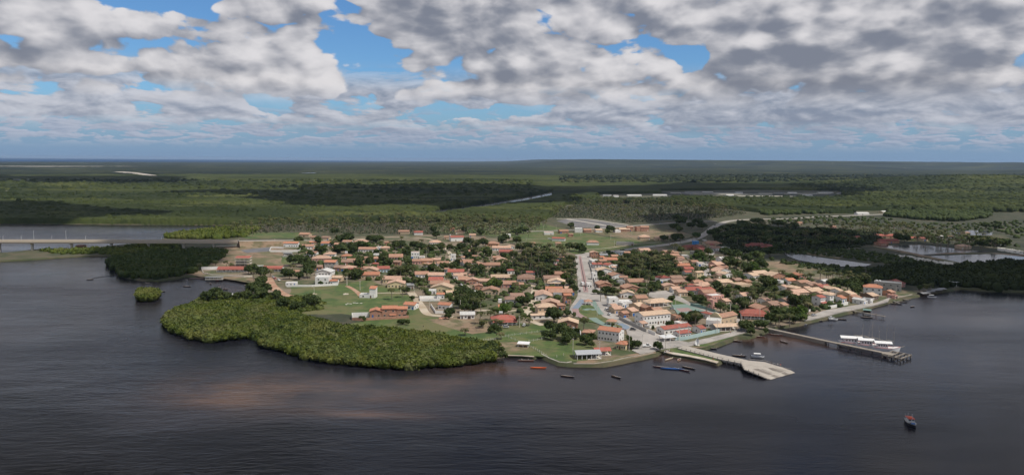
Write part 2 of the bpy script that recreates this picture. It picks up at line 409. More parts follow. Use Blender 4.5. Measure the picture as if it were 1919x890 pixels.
def W(pts, r='P', z=LAND): return [G(*Z(r, X, Y), z) for X, Y in pts]
# ------------------------------------------------------------------ water, land, haze
def polygrid(r0_, r1_, a0, a1, nr, na):
    rr = np.geomspace(r0_, r1_, nr); aa = np.linspace(a0, a1, na); return np.meshgrid(rr, aa, indexing='ij')
wm = MB(); wm.prism([(-2600, 60), (2600, 60), (9000, 2600), (9000, 9000), (-9000, 9000), (-9000, 2600)], -3, 0)
tag(wm.obj('river_water', M['water']), kind='structure')
sm = MB(); sm.prism([(-90000, 9010), (90000, 9010), (90000, 52000), (-90000, 52000)], -3, -.05)
tag(sm.obj('sea', M['sea']), kind='structure')

INLET = [(-700, 415), (0, 418), (200, 419.5), (300, 420), (400, 420.5), (436, 422), (400, 430), (350, 437), (312, 444), (306, 447), (290, 452), (210, 460), (150, 466), (75, 466), (0, 474), (-700, 486)]
FRONT = [(-700, 500), (0, 488), (60, 485), (130, 480), (190, 478), (222, 478), (212, 490), (216, 500), (222, 510), (236, 518), (262, 523), (296, 525), (325, 521), (345, 517), (376, 517),
         (420, 521), (466, 524), (470, 532), (466, 545), (458, 553), (440, 556), (400, 552), (380, 556), (368, 564), (335, 578), (318, 592), (313, 602), (318, 614), (345, 625), (372, 630), (400, 632), (425, 630), (445, 627),
         (478, 625), (494, 629), (499, 641), (520, 648), (552, 653), (575, 663), (610, 670), (660, 676), (700, 679), (760, 682), (830, 679), (880, 676), (915, 671), (924, 667), (940, 664), (960, 664), (985, 665), (1002, 667), (1014, 665),
         (1030, 672), (1046, 679), (1062, 681), (1100, 682), (1130, 682), (1165, 676), (1200, 669), (1230, 662), (1240, 655), (1250, 660), (1262, 663), (1290, 667), (1320, 673), (1345, 679.5), (1352, 675),
         (1330, 668), (1300, 656), (1287, 650), (1300, 651), (1322, 650), (1340, 646), (1362, 638), (1380, 631), (1400, 631), (1420, 625), (1440, 617), (1452, 612),
         (1470, 610), (1498, 606), (1520, 600), (1545, 595), (1580, 586), (1610, 580), (1640, 571), (1662, 565), (1700, 557), (1740, 549), (1775, 543), (1800, 539), (1850, 543), (1919, 545), (2050, 545), (2700, 560)]
def densify(pts, step=9, jit=.8, seed=1):
    out = []; rn = random.Random(seed)
    for i in range(len(pts) - 1):
        a, b = pts[i], pts[i + 1]; L_ = (b - a).length; n = max(1, int(L_ / step)) if a.length < 2200 else 1
        for k in range(n):
            t = k / n; p = a.lerp(b, t); out.append(p + Vector((rn.uniform(-jit, jit), rn.uniform(-jit, jit), 0)) if k else p)
    out.append(pts[-1]); return out
inl = W(INLET); fr = W(FRONT)
coast = [Vector((12000, 6000, LAND)), Vector((38000, 30000, LAND)), Vector((38000, 44000, LAND)), G(1150, 304.6), G(960, 304.9), G(700, 304.9), G(480, 304.7), G(240, 304.4), G(0, 304.1), G(-500, 302.5), Vector((-16000, 6000, LAND)), Vector((-9000, 2600, LAND))]
coast = [Vector((p.x, p.y, LAND)) for p in coast]
outline = densify(inl, 12, 1.5, 3) + densify(fr, 7, .6, 5) + coast
def sheet(pts, z0, z1, slope, name, m, kind='structure', parent=None):
    vs = [Vector((p.x, p.y, z1)) for p in pts]; n = len(vs)
    area = sum(vs[i].x * vs[(i + 1) % n].y - vs[(i + 1) % n].x * vs[i].y for i in range(n))
    if area < 0: vs.reverse()
    tris = geometry.tessellate_polygon([vs])
    mb = MB(); mb.add(vs, [t if (vs[t[1]] - vs[t[0]]).cross(vs[t[2]] - vs[t[0]]).z > 0 else t[::-1] for t in tris])
    if slope is not None:
        low = []
        for i in range(n):
            d = (vs[(i + 1) % n] - vs[i - 1]); d.z = 0; d.normalize(); low.append(Vector((vs[i].x + d.y * slope, vs[i].y - d.x * slope, z0)))
        b = len(mb.v); mb.v += [tuple(p) for p in low]
        for i in range(n): mb.f.append((i, b + i, b + (i + 1) % n, (i + 1) % n)); mb.m.append(0)
    o = mb.obj(name, m, parent)
    if kind: o['kind'] = kind
    return o
sheet(outline, -1.2, LAND, 2.2, 'ground', M['ground'])
LEV = [LAND]
def patch(name, m, pts, r='P', jit=1.2, step=10, h=None, seed=2):
    LEV[0] += .012 if h is None else 0
    z = LEV[0] if h is None else h
    p = W(pts, r, LAND); p = densify(p + [p[0]], step, jit, seed)[:-1]
    return sheet(p, LAND - .3, z, 0.02, name, m)
def ribbon(name, m, pts, wd, r='P', kerb=False, z=None):
    LEV[0] += .012
    p = W(pts, r); L_, R_ = [], []
    # smooth the centre line
    q = []
    for i in range(len(p) - 1):
        a = p[max(i - 1, 0)]; b = p[i]; c = p[i + 1]; d = p[min(i + 2, len(p) - 1)]
        for k in range(6):
            t = k / 6; q.append(.5 * ((2 * b) + (c - a) * t + (2 * a - 5 * b + 4 * c - d) * t * t + (3 * b - a - 3 * c + d) * t ** 3))
    q.append(p[-1]); wl = wd if isinstance(wd, (list, tuple)) else (wd, wd)
    for i, c in enumerate(q):
        d = (q[min(i + 1, len(q) - 1)] - q[max(i - 1, 0)]); d.z = 0; d.normalize(); n = Vector((-d.y, d.x, 0)); ww = wl[0] + (wl[1] - wl[0]) * i / len(q)
        L_.append(c + n * ww / 2); R_.append(c - n * ww / 2)
    mb = MB(); k = len(q); z = LEV[0] if z is None else z
    for s_ in (L_, R_): mb.v += [(v.x, v.y, z) for v in s_]
    for i in range(k - 1): mb.f.append((i, k + i, k + i + 1, i + 1)); mb.m.append(0)
    if kerb:
        for s_, sg in ((L_, 1), (R_, -1)):
            for i in range(k - 1):
                a, b = s_[i], s_[i + 1]
                if (b - a).length > .05: mb.beam(a, b, .35, LAND - .2, z + .13, 1)
    o = mb.obj(name, [m, M['pale']]); o['kind'] = 'structure'; return o

# fields, lots and yards
patch('village_ground', M['village'], [(395, 463), (450, 457), (560, 452), (640, 446), (720, 442), (820, 440), (960, 446), (1040, 470), (1100, 472), (1180, 468), (1280, 458), (1330, 450), (1380, 470), (1440, 490), (1560, 516), (1650, 545), (1750, 541), (1700, 555), (1640, 569), (1545, 592), (1498, 604), (1440, 614), (1380, 629), (1320, 650), (1250, 656), (1165, 674), (1090, 680), (1010, 664), (930, 662), (900, 640), (760, 610), (640, 604), (560, 580), (500, 550), (470, 530), (400, 519), (352, 510)])
patch('marsh_field', M['marsh'], [(1380, 482), (1480, 476), (1560, 470), (1640, 462), (1700, 452), (1919, 452), (2200, 455), (2300, 540), (1919, 543), (1800, 538), (1760, 542), (1700, 545), (1640, 530), (1560, 512), (1500, 500), (1440, 490)])
patch('marsh_field', M['marsh'], [(1400, 408), (1550, 402), (1750, 402), (1919, 398), (2200, 398), (2200, 470), (1919, 462), (1880, 440), (1640, 425), (1500, 420)])
patch('grass_field', M['grass'], [(800, 418), (1010, 417), (1060, 430), (1000, 440), (960, 446), (900, 440), (820, 436)])
patch('grass_field', M['grass'], [(965, 440), (1040, 434), (1090, 436), (1150, 446), (1230, 450), (1250, 458), (1190, 466), (1130, 474), (1080, 476), (1040, 470), (985, 455)])
patch('dirt_field', M['dirt'], [(1100, 428), (1185, 426), (1270, 432), (1300, 442), (1262, 452), (1200, 452), (1140, 442), (1090, 434)])
patch('gravel_lot', M['lot'], [(1043, 414), (1069, 409.5), (1101, 411), (1179, 423.5), (1142, 427), (1083, 427)], jit=0)
patch('grass_field', M['grass'], [(440, 434), (520, 436), (600, 436), (560, 446), (460, 447)])
patch('dirt_lot', M['dirt'], [(392, 464), (440, 461), (520, 463), (535, 480), (532, 497), (460, 499), (380, 502), (362, 508), (352, 500), (370, 484)])
patch('grass_lot', M['grass'], [(526, 481), (556, 482), (575, 490), (545, 496), (528, 494)])
patch('asphalt_yard', M['asphalt'], [(450, 469), (475, 466), (510, 463), (506, 471), (462, 474)], jit=0)
patch('grass_field', M['grass'], [(545, 538), (570, 534), (640, 533), (690, 524), (712, 533), (745, 540), (770, 556), (782, 571), (792, 586), (812, 594), (900, 600), (960, 605), (1010, 606), (1040, 614), (1090, 625), (1110, 638), (1120, 655), (1100, 675), (1056, 678), (1020, 668), (930, 664), (820, 650), (640, 612), (560, 588), (540, 565)])
patch('sandy_lot', M['dirt'], [(800, 598), (830, 596), (872, 594), (905, 598), (930, 607), (915, 622), (885, 626), (860, 620), (835, 612), (812, 604)])
patch('salt_marsh', M['marsh'], [(560, 590), (640, 588), (700, 598), (640, 610), (590, 605)])
patch('sandy_lot', M['dirt'], [(926, 650), (935, 641), (970, 641), (990, 648), (990, 655), (960, 659), (935, 656)])
patch('sandy_yard', M['dirt'], [(1432, 490), (1478, 490), (1532, 505), (1500, 512), (1470, 514), (1440, 508)])
# tracks and roads
ribbon('dirt_road', M['reddirt'], [(502, 519), (508, 533), (522, 546), (536, 553), (560, 556), (582, 555)], (9, 6))
ribbon('dirt_path', M['reddirt'], [(650, 536), (660, 541), (670, 548), (676, 555)], 4)
ribbon('dirt_path', M['dustroad'], [(704, 550), (730, 549), (760, 550), (772, 553)], 2.4)
ribbon('dirt_road', M['dustroad'], [(770, 548), (779, 560), (790, 574), (800, 588), (820, 592), (850, 594)], (7, 5))
ribbon('dirt_road', M['dustroad'], [(880, 583), (915, 582), (950, 583), (985, 580)], 4.5)
ribbon('dirt_road', M['dustroad'], [(700, 447), (730, 445), (780, 446), (810, 450), (840, 470), (848, 500), (868, 530), (880, 545)], 5)
ribbon('village_street', M['dustroad'], [(920, 521), (945, 522), (965, 525), (990, 532), (1002, 537), (1001, 552), (998, 566), (994, 577), (984, 590), (990, 598), (1006, 606), (1018, 610)], (7, 5))
ribbon('village_street', M['dustroad'], [(745, 532), (790, 520), (838, 516), (866, 530), (885, 548), (900, 552)], 5)
ribbon('coast_road', M['dustroad'], [(646, 450.5), (680, 448), (720, 446)], 8)
ribbon('service_road', M['pale'], [(405, 462), (440, 460.5), (500, 461), (520, 459)], 5)
patch('river_terrace', M['dirt'], [(345, 512), (360, 506), (390, 512), (470, 520), (490, 526), (476, 533), (466, 527), (430, 523), (376, 519)], h=LAND + .3, jit=.3)
HW = [(1098, 475), (1120, 474), (1142, 472.5), (1206, 464), (1264, 456.5), (1300, 449), (1322, 438), (1341, 424), (1360, 416), (1386, 412.5), (1424, 411), (1480, 410), (1534, 406.5), (1600, 404), (1700, 400)]
ribbon('highway', M['road'], HW, 11, kerb=True)
ribbon('highway', M['road'], [(1343, 414.5), (1286, 416), (1229, 420.5), (1183, 423.8), (1100, 430), (1030, 433), (985, 434)], 9)
ribbon('field_path', M['dustroad'], [(985, 449), (1025, 448), (1060, 452)], 2.4)
ribbon('field_path', M['dustroad'], [(1094, 469), (1150, 464), (1190, 458), (1240, 454)], 3)
ribbon('field_path', M['pale'], [(1043, 410.5), (1075, 410.5), (1100, 411), (1150, 418), (1178, 422)], 6)
ribbon('field_path', M['pale'], [(1062, 411), (1090, 415.5), (1120, 420.5), (1146, 425)], 6)
# main avenue with its pink median, the plaza and the water front
patch('main_avenue', M['road'], [(1078, 478), (1106, 474), (1111, 490), (1118, 512), (1126, 540), (1135, 560), (1150, 578), (1168, 592), (1190, 606), (1216, 619), (1246, 633), (1290, 642), (1330, 633), (1378, 621), (1398, 617), (1402, 622), (1352, 636), (1322, 644), (1286, 650), (1262, 652), (1238, 655), (1224, 660), (1200, 664), (1184, 657), (1192, 650), (1176, 628), (1172, 614), (1130, 600), (1112, 596), (1080, 594), (1066, 584), (1070, 574), (1082, 556), (1083, 530), (1080, 500)], jit=.3)
ribbon('median', M['pinkp'], [(1086.5, 480), (1090, 500), (1094, 520), (1098, 548)], (3.0, 4.5))
ribbon('median', M['dark'], [(1087, 484), (1090.5, 505), (1095, 528), (1098, 545)], (.5, .8))
patch('plaza_lawn', M['grass'], [(1084, 574), (1104, 571), (1116, 577), (1130, 594), (1150, 602), (1168, 610), (1172, 616), (1150, 618), (1128, 608), (1098, 602), (1078, 590)], jit=.2)
ribbon('plaza_path', M['bluep'], [(1093, 562), (1086, 570), (1078, 579)], 5)
ribbon('plaza_path', M['pinkp'], [(1078, 579), (1080, 587), (1090, 594), (1102, 600)], 5)
ribbon('plaza_path', M['greenp'], [(1110, 563), (1118, 577), (1127, 590)], 4)
ribbon('plaza_path', M['greenp'], [(1110, 596), (1120, 603), (1136, 610), (1156, 616)], 6)
ribbon('plaza_path', M['bluep'], [(1158, 616), (1168, 617), (1173, 613), (1160, 607)], 5)
ribbon('plaza_path', M['greenp'], [(1095, 582), (1105, 580), (1116, 582)], 5)
patch('village_square', M['road'], [(1212, 548), (1250, 545), (1268, 553), (1300, 572), (1345, 591), (1335, 595), (1300, 588), (1270, 576), (1248, 566), (1216, 556)], jit=.3)
patch('sports_court', M['greenp'], [(1258, 571), (1306, 569), (1344, 584), (1330, 594), (1300, 592), (1270, 590)], jit=0)
patch('sports_court', M['pinkp'], [(1266, 579), (1290, 577.5), (1298, 583), (1276, 586)], jit=0)
patch('sports_court', M['bluep'], [(1288, 585), (1310, 583), (1318, 589), (1298, 592)], jit=0)
patch('grass_verge', M['grass'], [(1244, 561), (1270, 560), (1294, 570), (1260, 572)], jit=.2)
ribbon('back_street', M['road'], [(1255, 556), (1290, 569), (1322, 581), (1350, 592), (1376, 600)], 7)
ribbon('back_street', M['road'], [(1390, 606), (1380, 600), (1360, 594)], 6)
ribbon('side_street', M['road'], [(1318, 520), (1324, 505), (1322, 492), (1326, 484), (1335, 474), (1331, 460), (1318, 449)], 6)
ribbon('side_street', M['road'], [(1318, 520), (1322, 526), (1330, 530)], 6)
patch('quay_street', M['road'], [(1506, 602), (1514, 594), (1545, 583), (1590, 575), (1614, 571), (1640, 569), (1668, 558), (1664, 566), (1640, 572), (1612, 579), (1580, 585), (1545, 594), (1520, 600)], jit=.2)
patch('river_beach', M['sand'], [(1244, 658.5), (1262, 660), (1290, 664.6), (1320, 670.5), (1347, 677.4), (1343, 680.2), (1320, 674), (1290, 668), (1262, 663.8), (1250, 661)], h=LAND + .12, jit=.4)
patch('river_beach', M['sand'], [(942, 659), (960, 659), (985, 662), (1004, 664), (1000, 668), (975, 666), (948, 665.5)], h=LAND + .05, jit=.4)
patch('shore_grass', M['grass'], [(1246, 653), (1264, 649), (1290, 655), (1310, 661), (1340, 671), (1345, 677), (1320, 671), (1290, 665.5), (1262, 660)], h=LAND + .08, jit=.2)
patch('shore_grass', M['grass'], [(1282, 648), (1310, 643), (1352, 631), (1372, 626), (1380, 629), (1350, 640), (1322, 649)], h=LAND + .06, jit=.2)
patch('shore_grass', M['dirt'], [(1080, 681), (1082, 675), (1100, 671), (1136, 672), (1180, 664), (1226, 656), (1230, 661), (1195, 669), (1150, 678), (1110, 682)], h=LAND + .06, jit=.2)
# ponds east of the village and open water far off
def pond(pts, r='P', m='pond', bank=True, name='pond'):
    o = patch(name, M[m], pts, r, jit=1.0, step=14)
    return o
pond([(230, 598), (330, 605), (560, 640), (800, 672), (760, 684), (600, 686), (480, 672), (330, 645), (262, 620)], 'S6')
pond([(830, 556), (1000, 548), (1130, 548), (1330, 570), (1540, 590), (1330, 600), (1120, 611), (980, 585)], 'S6')
pond([(1130, 622), (1350, 612), (1600, 604), (1777, 624), (2100, 640), (2100, 700), (1777, 684), (1640, 672), (1500, 676), (1360, 672), (1240, 645)], 'S6')
pond([(1310, 452), (1420, 452), (1575, 460), (1570, 485), (1440, 484), (1320, 470)], 'S6')
for pts in ([(1110, 606), (1330, 596), (1560, 596), (1777, 612), (2000, 622), (1777, 618), (1560, 603), (1330, 604)], [(275, 580), (600, 628), (590, 636), (280, 588)], [(800, 550), (1000, 585), (1130, 612), (1420, 672), (1390, 676), (1120, 622), (980, 592), (820, 560)]):
    patch('pond_dyke', M['dirt'], pts, 'S6', jit=.6)
RIVER = [(800, 400), (840, 394), (900, 386), (950, 378), (990, 371), (1018, 366), (1035, 362)]
LAGOONS = [[(-300, 312.2), (0, 312.2), (150, 312.4), (337, 312.6), (337, 313.3), (230, 313.6), (100, 314.1), (0, 313.8), (-300, 314)],
           [(211, 323), (232, 323), (258, 325), (275, 327.5), (299, 331), (290, 332.5), (268, 331), (250, 328), (220, 325.5)],
           [(195, 339.2), (255, 338.6), (254, 341), (200, 341)], [(-200, 337.5), (20, 337.5), (84, 338.5), (60, 340), (-200, 340)],
           [(-60, 361), (28, 360.5), (32, 362.5), (-60, 363.5)], [(560, 325), (590, 324.6), (600, 327), (570, 327.5)]]
rv = ribbon('river_channel', M['pale'], RIVER, (80, 120), z=LAND + .4)
rv.data.materials[0] = M['pond']
for lg in LAGOONS: sheet(W(lg), LAND, LAND + 5.5, .02, 'lagoon', M['concrete'] if lg is LAGOONS[0] or lg is LAGOONS[1] or lg is LAGOONS[4] else M['pond'])

# ------------------------------------------------------------------ far forest and hills (one relief sheet each)
CLEAR = [W(p) for p in (INLET,)] 
CLR = [[(1236, 358), (1400, 356), (1575, 358), (1585, 373), (1400, 374), (1250, 371)], [(1120, 364), (1255, 362), (1262, 376), (1125, 376)], [(1600, 395), (1665, 395), (1665, 405), (1600, 405)],
       [(a, b - 3) for a, b in RIVER] + [(a, b + 8) for a, b in RIVER[::-1]]]
OPEN_PX = CLR + LAGOONS + \
    [[(-900, 500), (-900, 417), (0, 418), (300, 420), (436, 421), (560, 419), (700, 417), (900, 415), (1010, 417), (1040, 402), (1060, 384), (1200, 380), (1330, 388), (1420, 398), (1560, 400), (1700, 400), (1880, 398), (2600, 398), (2600, 700), (-900, 700)],
     [(1800, 408), (1919, 402), (1919, 396), (1840, 398)]]
def smooth(a, b, x): t = np.clip((x - a) / (b - a), 0, 1); return t * t * (3 - 2 * t)
def relief(x, y):
    """ground height of the uplands: low hills away to the north-east"""
    r = np.hypot(x, y); az = np.arctan2(x, y)
    m = smooth(-.16, .30, az) * smooth(3000, 16000, r)
    n = fbm(x / 3800 + 3, y / 3800, 5, 11)
    far = smooth(12000, 24000, r)
    h = m * (smooth(.32, .75, n) * (85 + 30 * far)) + smooth(-.25, .05, az) * far * 60 * fbm(x / 5200, y / 5200, 4, 30)
    h = h + smooth(-.02, .10, az) * smooth(11500, 19000, r) * (20 + 118 * smooth(.30, .72, fbm(x / 3300 + 9, y / 6000, 4, 21)))
    for px, py, z, s, hh in ((1845, 352, 4300, 380, 30), (1925, 356, 4700, 450, 20), (1700, 340, 5600, 900, 8)):
        c = G(px, py); h = h + hh * np.exp(-((x - c.x) ** 2 + (y - c.y) ** 2) / (2 * s * s))
    return h
def forest(name, r0_, r1_, nr, na, mats, kind, crown, H):
    R_, A_ = polygrid(r0_, r1_, rad(-43), rad(44), nr, na); x = R_ * np.sin(A_); y = R_ * np.cos(A_)
    keep = np.ones(x.shape, bool)
    for p in OPEN_PX:
        keep &= ~inpoly(x, y, W(p))
    c_ = [(p.x, p.y) for p in coast]; land = inpoly(x, y, [(p.x, p.y) for p in outline]); keep &= land
    ds = (r1_ / r0_) ** (1 / (nr - 1))
    cr = crowns(x / crown, y / crown, 3); big = fbm(x / 90, y / 90, 4, 5); sc = np.maximum(1, R_ / 3000)
    cr2 = crowns(x / (crown * 5), y / (crown * 5), 8)
    h = H * (.45 + .5 * big) + 3.4 * cr + 2.5 * cr2 * np.minimum(sc, 2.2)
    z = np.minimum(LAND + relief(x, y), 136) + h * keep
    z = np.where(land, z, -4.0)
    V = np.stack([x, y, z], -1).reshape(-1, 3); idx = np.arange(nr * na).reshape(nr, na)
    Q = np.stack([idx[:-1, :-1], idx[:-1, 1:], idx[1:, 1:], idx[1:, :-1]], -1).reshape(-1, 4)[:, ::-1]
    k = keep.reshape(-1); Q = Q[k[Q].sum(1) >= 1]
    used = np.zeros(len(V), bool); used[Q.ravel()] = True; mp_ = np.cumsum(used) - 1
    me = np_mesh(name, V[used], mp_[Q], mats, True)
    return tag(link(name, me), kind=kind)
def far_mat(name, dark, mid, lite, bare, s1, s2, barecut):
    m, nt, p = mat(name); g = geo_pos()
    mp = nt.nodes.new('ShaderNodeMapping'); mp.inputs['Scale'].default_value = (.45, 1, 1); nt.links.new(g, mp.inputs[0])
    n = noise(mp.outputs[0], s1, 6, .62); col = mixc(sstep(.40, .60, n), dark, mid)  # bands of darker growth; the dark tone also stands for far cloud shadows
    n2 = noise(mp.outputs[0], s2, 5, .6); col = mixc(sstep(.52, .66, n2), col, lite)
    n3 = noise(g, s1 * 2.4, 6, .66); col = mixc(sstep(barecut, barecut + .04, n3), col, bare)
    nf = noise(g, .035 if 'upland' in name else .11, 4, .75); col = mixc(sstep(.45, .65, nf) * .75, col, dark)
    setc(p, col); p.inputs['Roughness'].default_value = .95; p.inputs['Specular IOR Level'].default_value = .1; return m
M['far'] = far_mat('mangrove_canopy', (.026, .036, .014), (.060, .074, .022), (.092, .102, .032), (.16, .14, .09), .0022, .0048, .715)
M['hill'] = far_mat('upland_woods', (.012, .019, .013), (.034, .043, .021), (.078, .084, .036), (.42, .37, .29), .0013, .0021, .67)  # upland colour darkened in place of cloud shadows on the far plain
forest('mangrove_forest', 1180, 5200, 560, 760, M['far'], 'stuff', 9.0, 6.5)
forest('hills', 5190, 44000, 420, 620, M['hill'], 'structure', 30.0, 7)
# shore thickets drawn as trees: leaf sprays round leafy cores
def scatter_in(poly, n, seed, mind=0):
    r_ = random.Random(seed); xs = [p.x for p in poly]; ys = [p.y for p in poly]; out = []
    P_ = [(p.x, p.y) for p in poly]
    while len(out) < n:
        x = np.array([r_.uniform(min(xs), max(xs)) for _ in range(400)]); y = np.array([r_.uniform(min(ys), max(ys)) for _ in range(400)])
        k = inpoly(x, y, P_); out += list(zip(x[k], y[k]))
    return out[:n]
def ico():
    bm = bmesh.new(); bmesh.ops.create_icosphere(bm, subdivisions=2, radius=1); v = np.array([q.co[:] for q in bm.verts]); f = np.array([[q.index for q in p.verts] for p in bm.faces]); bm.free(); return v, f
ICO = ico()
def thicket(name, pts, r, spacing, size, hgt, leaves, m, label_kind='stuff', seed=1, leafsize=.55, grow=None, fade=None):
    poly = W(pts, r); grow = size * .9 if grow is None else grow
    ar = sum(poly[i].x * poly[(i + 1) % len(poly)].y - poly[(i + 1) % len(poly)].x * poly[i].y for i in range(len(poly)))
    if grow:
        q_ = []
        for i in range(len(poly)):
            d_ = poly[(i + 1) % len(poly)] - poly[i - 1]; d_.z = 0; d_.normalize(); s_ = 1 if ar > 0 else -1; q_.append(poly[i] + Vector((d_.y, -d_.x, 0)) * grow * s_)
        poly = q_
    P_ = np.array([(p.x, p.y) for p in poly]); g = np.random.default_rng(seed)
    x0, y0 = P_.min(0); x1, y1 = P_.max(0)
    gx, gy = np.meshgrid(np.arange(x0, x1, spacing), np.arange(y0, y1, spacing)); x = (gx + g.uniform(-.5, .5, gx.shape) * spacing).ravel(); y = (gy + g.uniform(-.5, .5, gy.shape) * spacing).ravel()
    k = inpoly(x, y, [tuple(p) for p in P_]); x, y = x[k], y[k]; n = len(x)
    if fade:
        u_ = smooth(fade[0], fade[1], y); k = fbm(x / 13, y / 13, 3, seed) > (.22 + .24 * u_); x, y = x[k], y[k]; n = len(x)
    if name == 'woodland':
        for c_ in CLR: k = inpoly(x, y, W(c_)); x, y = x[~k], y[~k]
        n = len(x)
    bz_ = relief(x, y) if name == 'woodland' else np.zeros(n)
    R_ = size * g.uniform(.5, 1.0, n) * (1 + .5 * (g.random(n) > .82)); hh = hgt * (.62 + .55 * fbm(x / 26, y / 26, 3, seed)) * g.uniform(.82, 1.18, n)
    if fade: hh = hh * (1 - .55 * smooth(fade[0], fade[1], y + fade[2] * x))
    vI, fI = ICO; nv = len(vI)
    ctr = np.stack([x, y, LAND - .3 + bz_ + hh - R_ * .75], -1)
    lump = 1 + .28 * np.sin(vI[None, :, 0] * 4.1 + g.uniform(0, 6, (n, 1))) * np.cos(vI[None, :, 1] * 3.7 + g.uniform(0, 6, (n, 1))) + g.uniform(-.1, .1, (n, nv))
    V = ctr[:, None, :] + vI[None] * (lump * R_[:, None])[..., None] * np.array([1, 1, .85]); V[..., 2] = np.where(vI[None, :, 2] < -.2, np.minimum(V[..., 2], LAND - .6 + bz_[:, None]), V[..., 2])
    Q = (fI[None] + (np.arange(n) * nv)[:, None, None]).reshape(-1, 3)
    V = V.reshape(-1, 3); Q = np.concatenate([Q, Q[:, 2:3]], 1)  # triangles kept apart below
    tri = Q[:, :3]
    # leaf sprays
    nl = n * leaves; who = np.repeat(np.arange(n), leaves); d = g.normal(size=(nl, 3)); d[:, 2] = np.abs(d[:, 2]) * .9 - .15; d /= np.linalg.norm(d, axis=1, keepdims=True)
    c = ctr[who] + d * (R_[who] * g.uniform(.92, 1.3, nl))[:, None] * np.array([1, 1, .9])
    a = g.normal(size=(nl, 3)); a /= np.linalg.norm(a, axis=1, keepdims=True); b = np.cross(a, d + g.normal(size=(nl, 3)) * .6); b /= np.linalg.norm(b, axis=1, keepdims=True) + 1e-9
    s = (leafsize * g.uniform(.6, 1.4, nl))[:, None]
    LV = np.stack([c - a * s - b * s * .6, c + a * s - b * s * .7, c + a * s * .8 + b * s * .7, c - a * s * .9 + b * s * .6], 1).reshape(-1, 3)
    LQ = np.arange(nl * 4).reshape(-1, 4); b0 = len(V)
    T = np.concatenate([tri, LQ[:, [0, 1, 2]] + b0, LQ[:, [0, 2, 3]] + b0]); V = np.concatenate([V, LV])
    me = np_mesh(name, V, T, m); o = link(name, me)
    return tag(o, kind='stuff')
PENIN = [(372, 566), (385, 558), (405, 556), (435, 560), (470, 556), (500, 552), (545, 556), (590, 562), (604, 572), (592, 580), (545, 585), (560, 596), (640, 617), (700, 620), (760, 626), (820, 634), (870, 643), (905, 647), (925, 648), (920, 660), (914, 672), (880, 678), (830, 682), (760, 685), (700, 683), (660, 679), (610, 673), (578, 666), (552, 656), (520, 651), (500, 646), (494, 634), (478, 629), (445, 631), (425, 634), (400, 636), (372, 633), (345, 626), (320, 612), (316, 602), (321, 592), (338, 580)]
thicket('mangrove_thicket', PENIN, 'P', 2.6, 2.2, 3.1, 62, M['mangrove'], seed=4, fade=(505, 590, .0), grow=3.2)
thicket('mangrove_thicket', PENIN, 'P', 8.5, 2.9, 3.9, 110, M['mang_pale'], seed=14, fade=(505, 590, .0), grow=2)
thicket('mangrove_thicket', PENIN, 'P', 9.5, 2.6, 3.5, 100, M['mang_dark'], seed=15, fade=(505, 590, .0), grow=2)
thicket('mangrove_thicket', [(316, 606), (345, 622), (400, 632), (445, 629), (478, 627), (498, 632), (506, 646), (552, 655), (578, 664), (660, 677), (760, 683), (880, 676), (915, 668), (924, 655), (905, 655), (860, 672), (760, 676), (660, 669), (600, 655), (552, 645), (510, 632), (470, 619), (400, 624), (345, 612)], 'P', 6.5, 3.2, 4.4, 120, M['mang_pale'], seed=16, grow=2.5)
thicket('mangrove_thicket', [(222, 486), (250, 482), (300, 477), (340, 474), (400, 472), (415, 475), (408, 483), (385, 492), (366, 505), (345, 514), (325, 518), (296, 522), (262, 520), (238, 515), (224, 506), (214, 494)], 'P', 5, 3.8, 5.5, 30, M['mang_dark'], seed=5, leafsize=.9, grow=6)
thicket('mangrove_thicket', [(258, 556), (266, 550), (280, 549), (290, 553), (292, 558), (284, 562), (266, 562)], 'P', 2.8, 2.3, 5.0, 70, M['mangrove'], seed=6)
thicket('mangrove_thicket', [(310, 446), (350, 438), (400, 432), (445, 428), (480, 430), (450, 444), (420, 447), (360, 448)], 'P', 6, 4.5, 6, 20, M['mangrove'], seed=7, leafsize=1.0)
thicket('mangrove_thicket', [(80, 470), (150, 469), (215, 466), (300, 458), (330, 458), (330, 466), (290, 472), (230, 477), (180, 476), (120, 476)], 'P', 6, 3.2, 3.6, 20, M['mangrove'], seed=8, leafsize=1.0)
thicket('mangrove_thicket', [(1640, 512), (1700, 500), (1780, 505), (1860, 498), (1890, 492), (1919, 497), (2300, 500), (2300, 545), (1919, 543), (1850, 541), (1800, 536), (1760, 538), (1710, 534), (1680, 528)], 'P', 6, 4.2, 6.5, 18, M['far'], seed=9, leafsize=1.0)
thicket('scrub', [(1440, 486), (1500, 494), (1560, 500), (1640, 505), (1680, 520), (1640, 530), (1600, 520), (1540, 506), (1490, 500)], 'P', 8, 3.0, 3.2, 14, M['leaf_a'], seed=10, leafsize=.9)
thicket('scrub', [(1400, 476), (1460, 470), (1600, 468), (1640, 474), (1700, 486), (1760, 497), (1700, 500), (1600, 485), (1500, 476)], 'P', 9, 3.0, 3.0, 12, M['leaf_a'], seed=12, leafsize=.9)

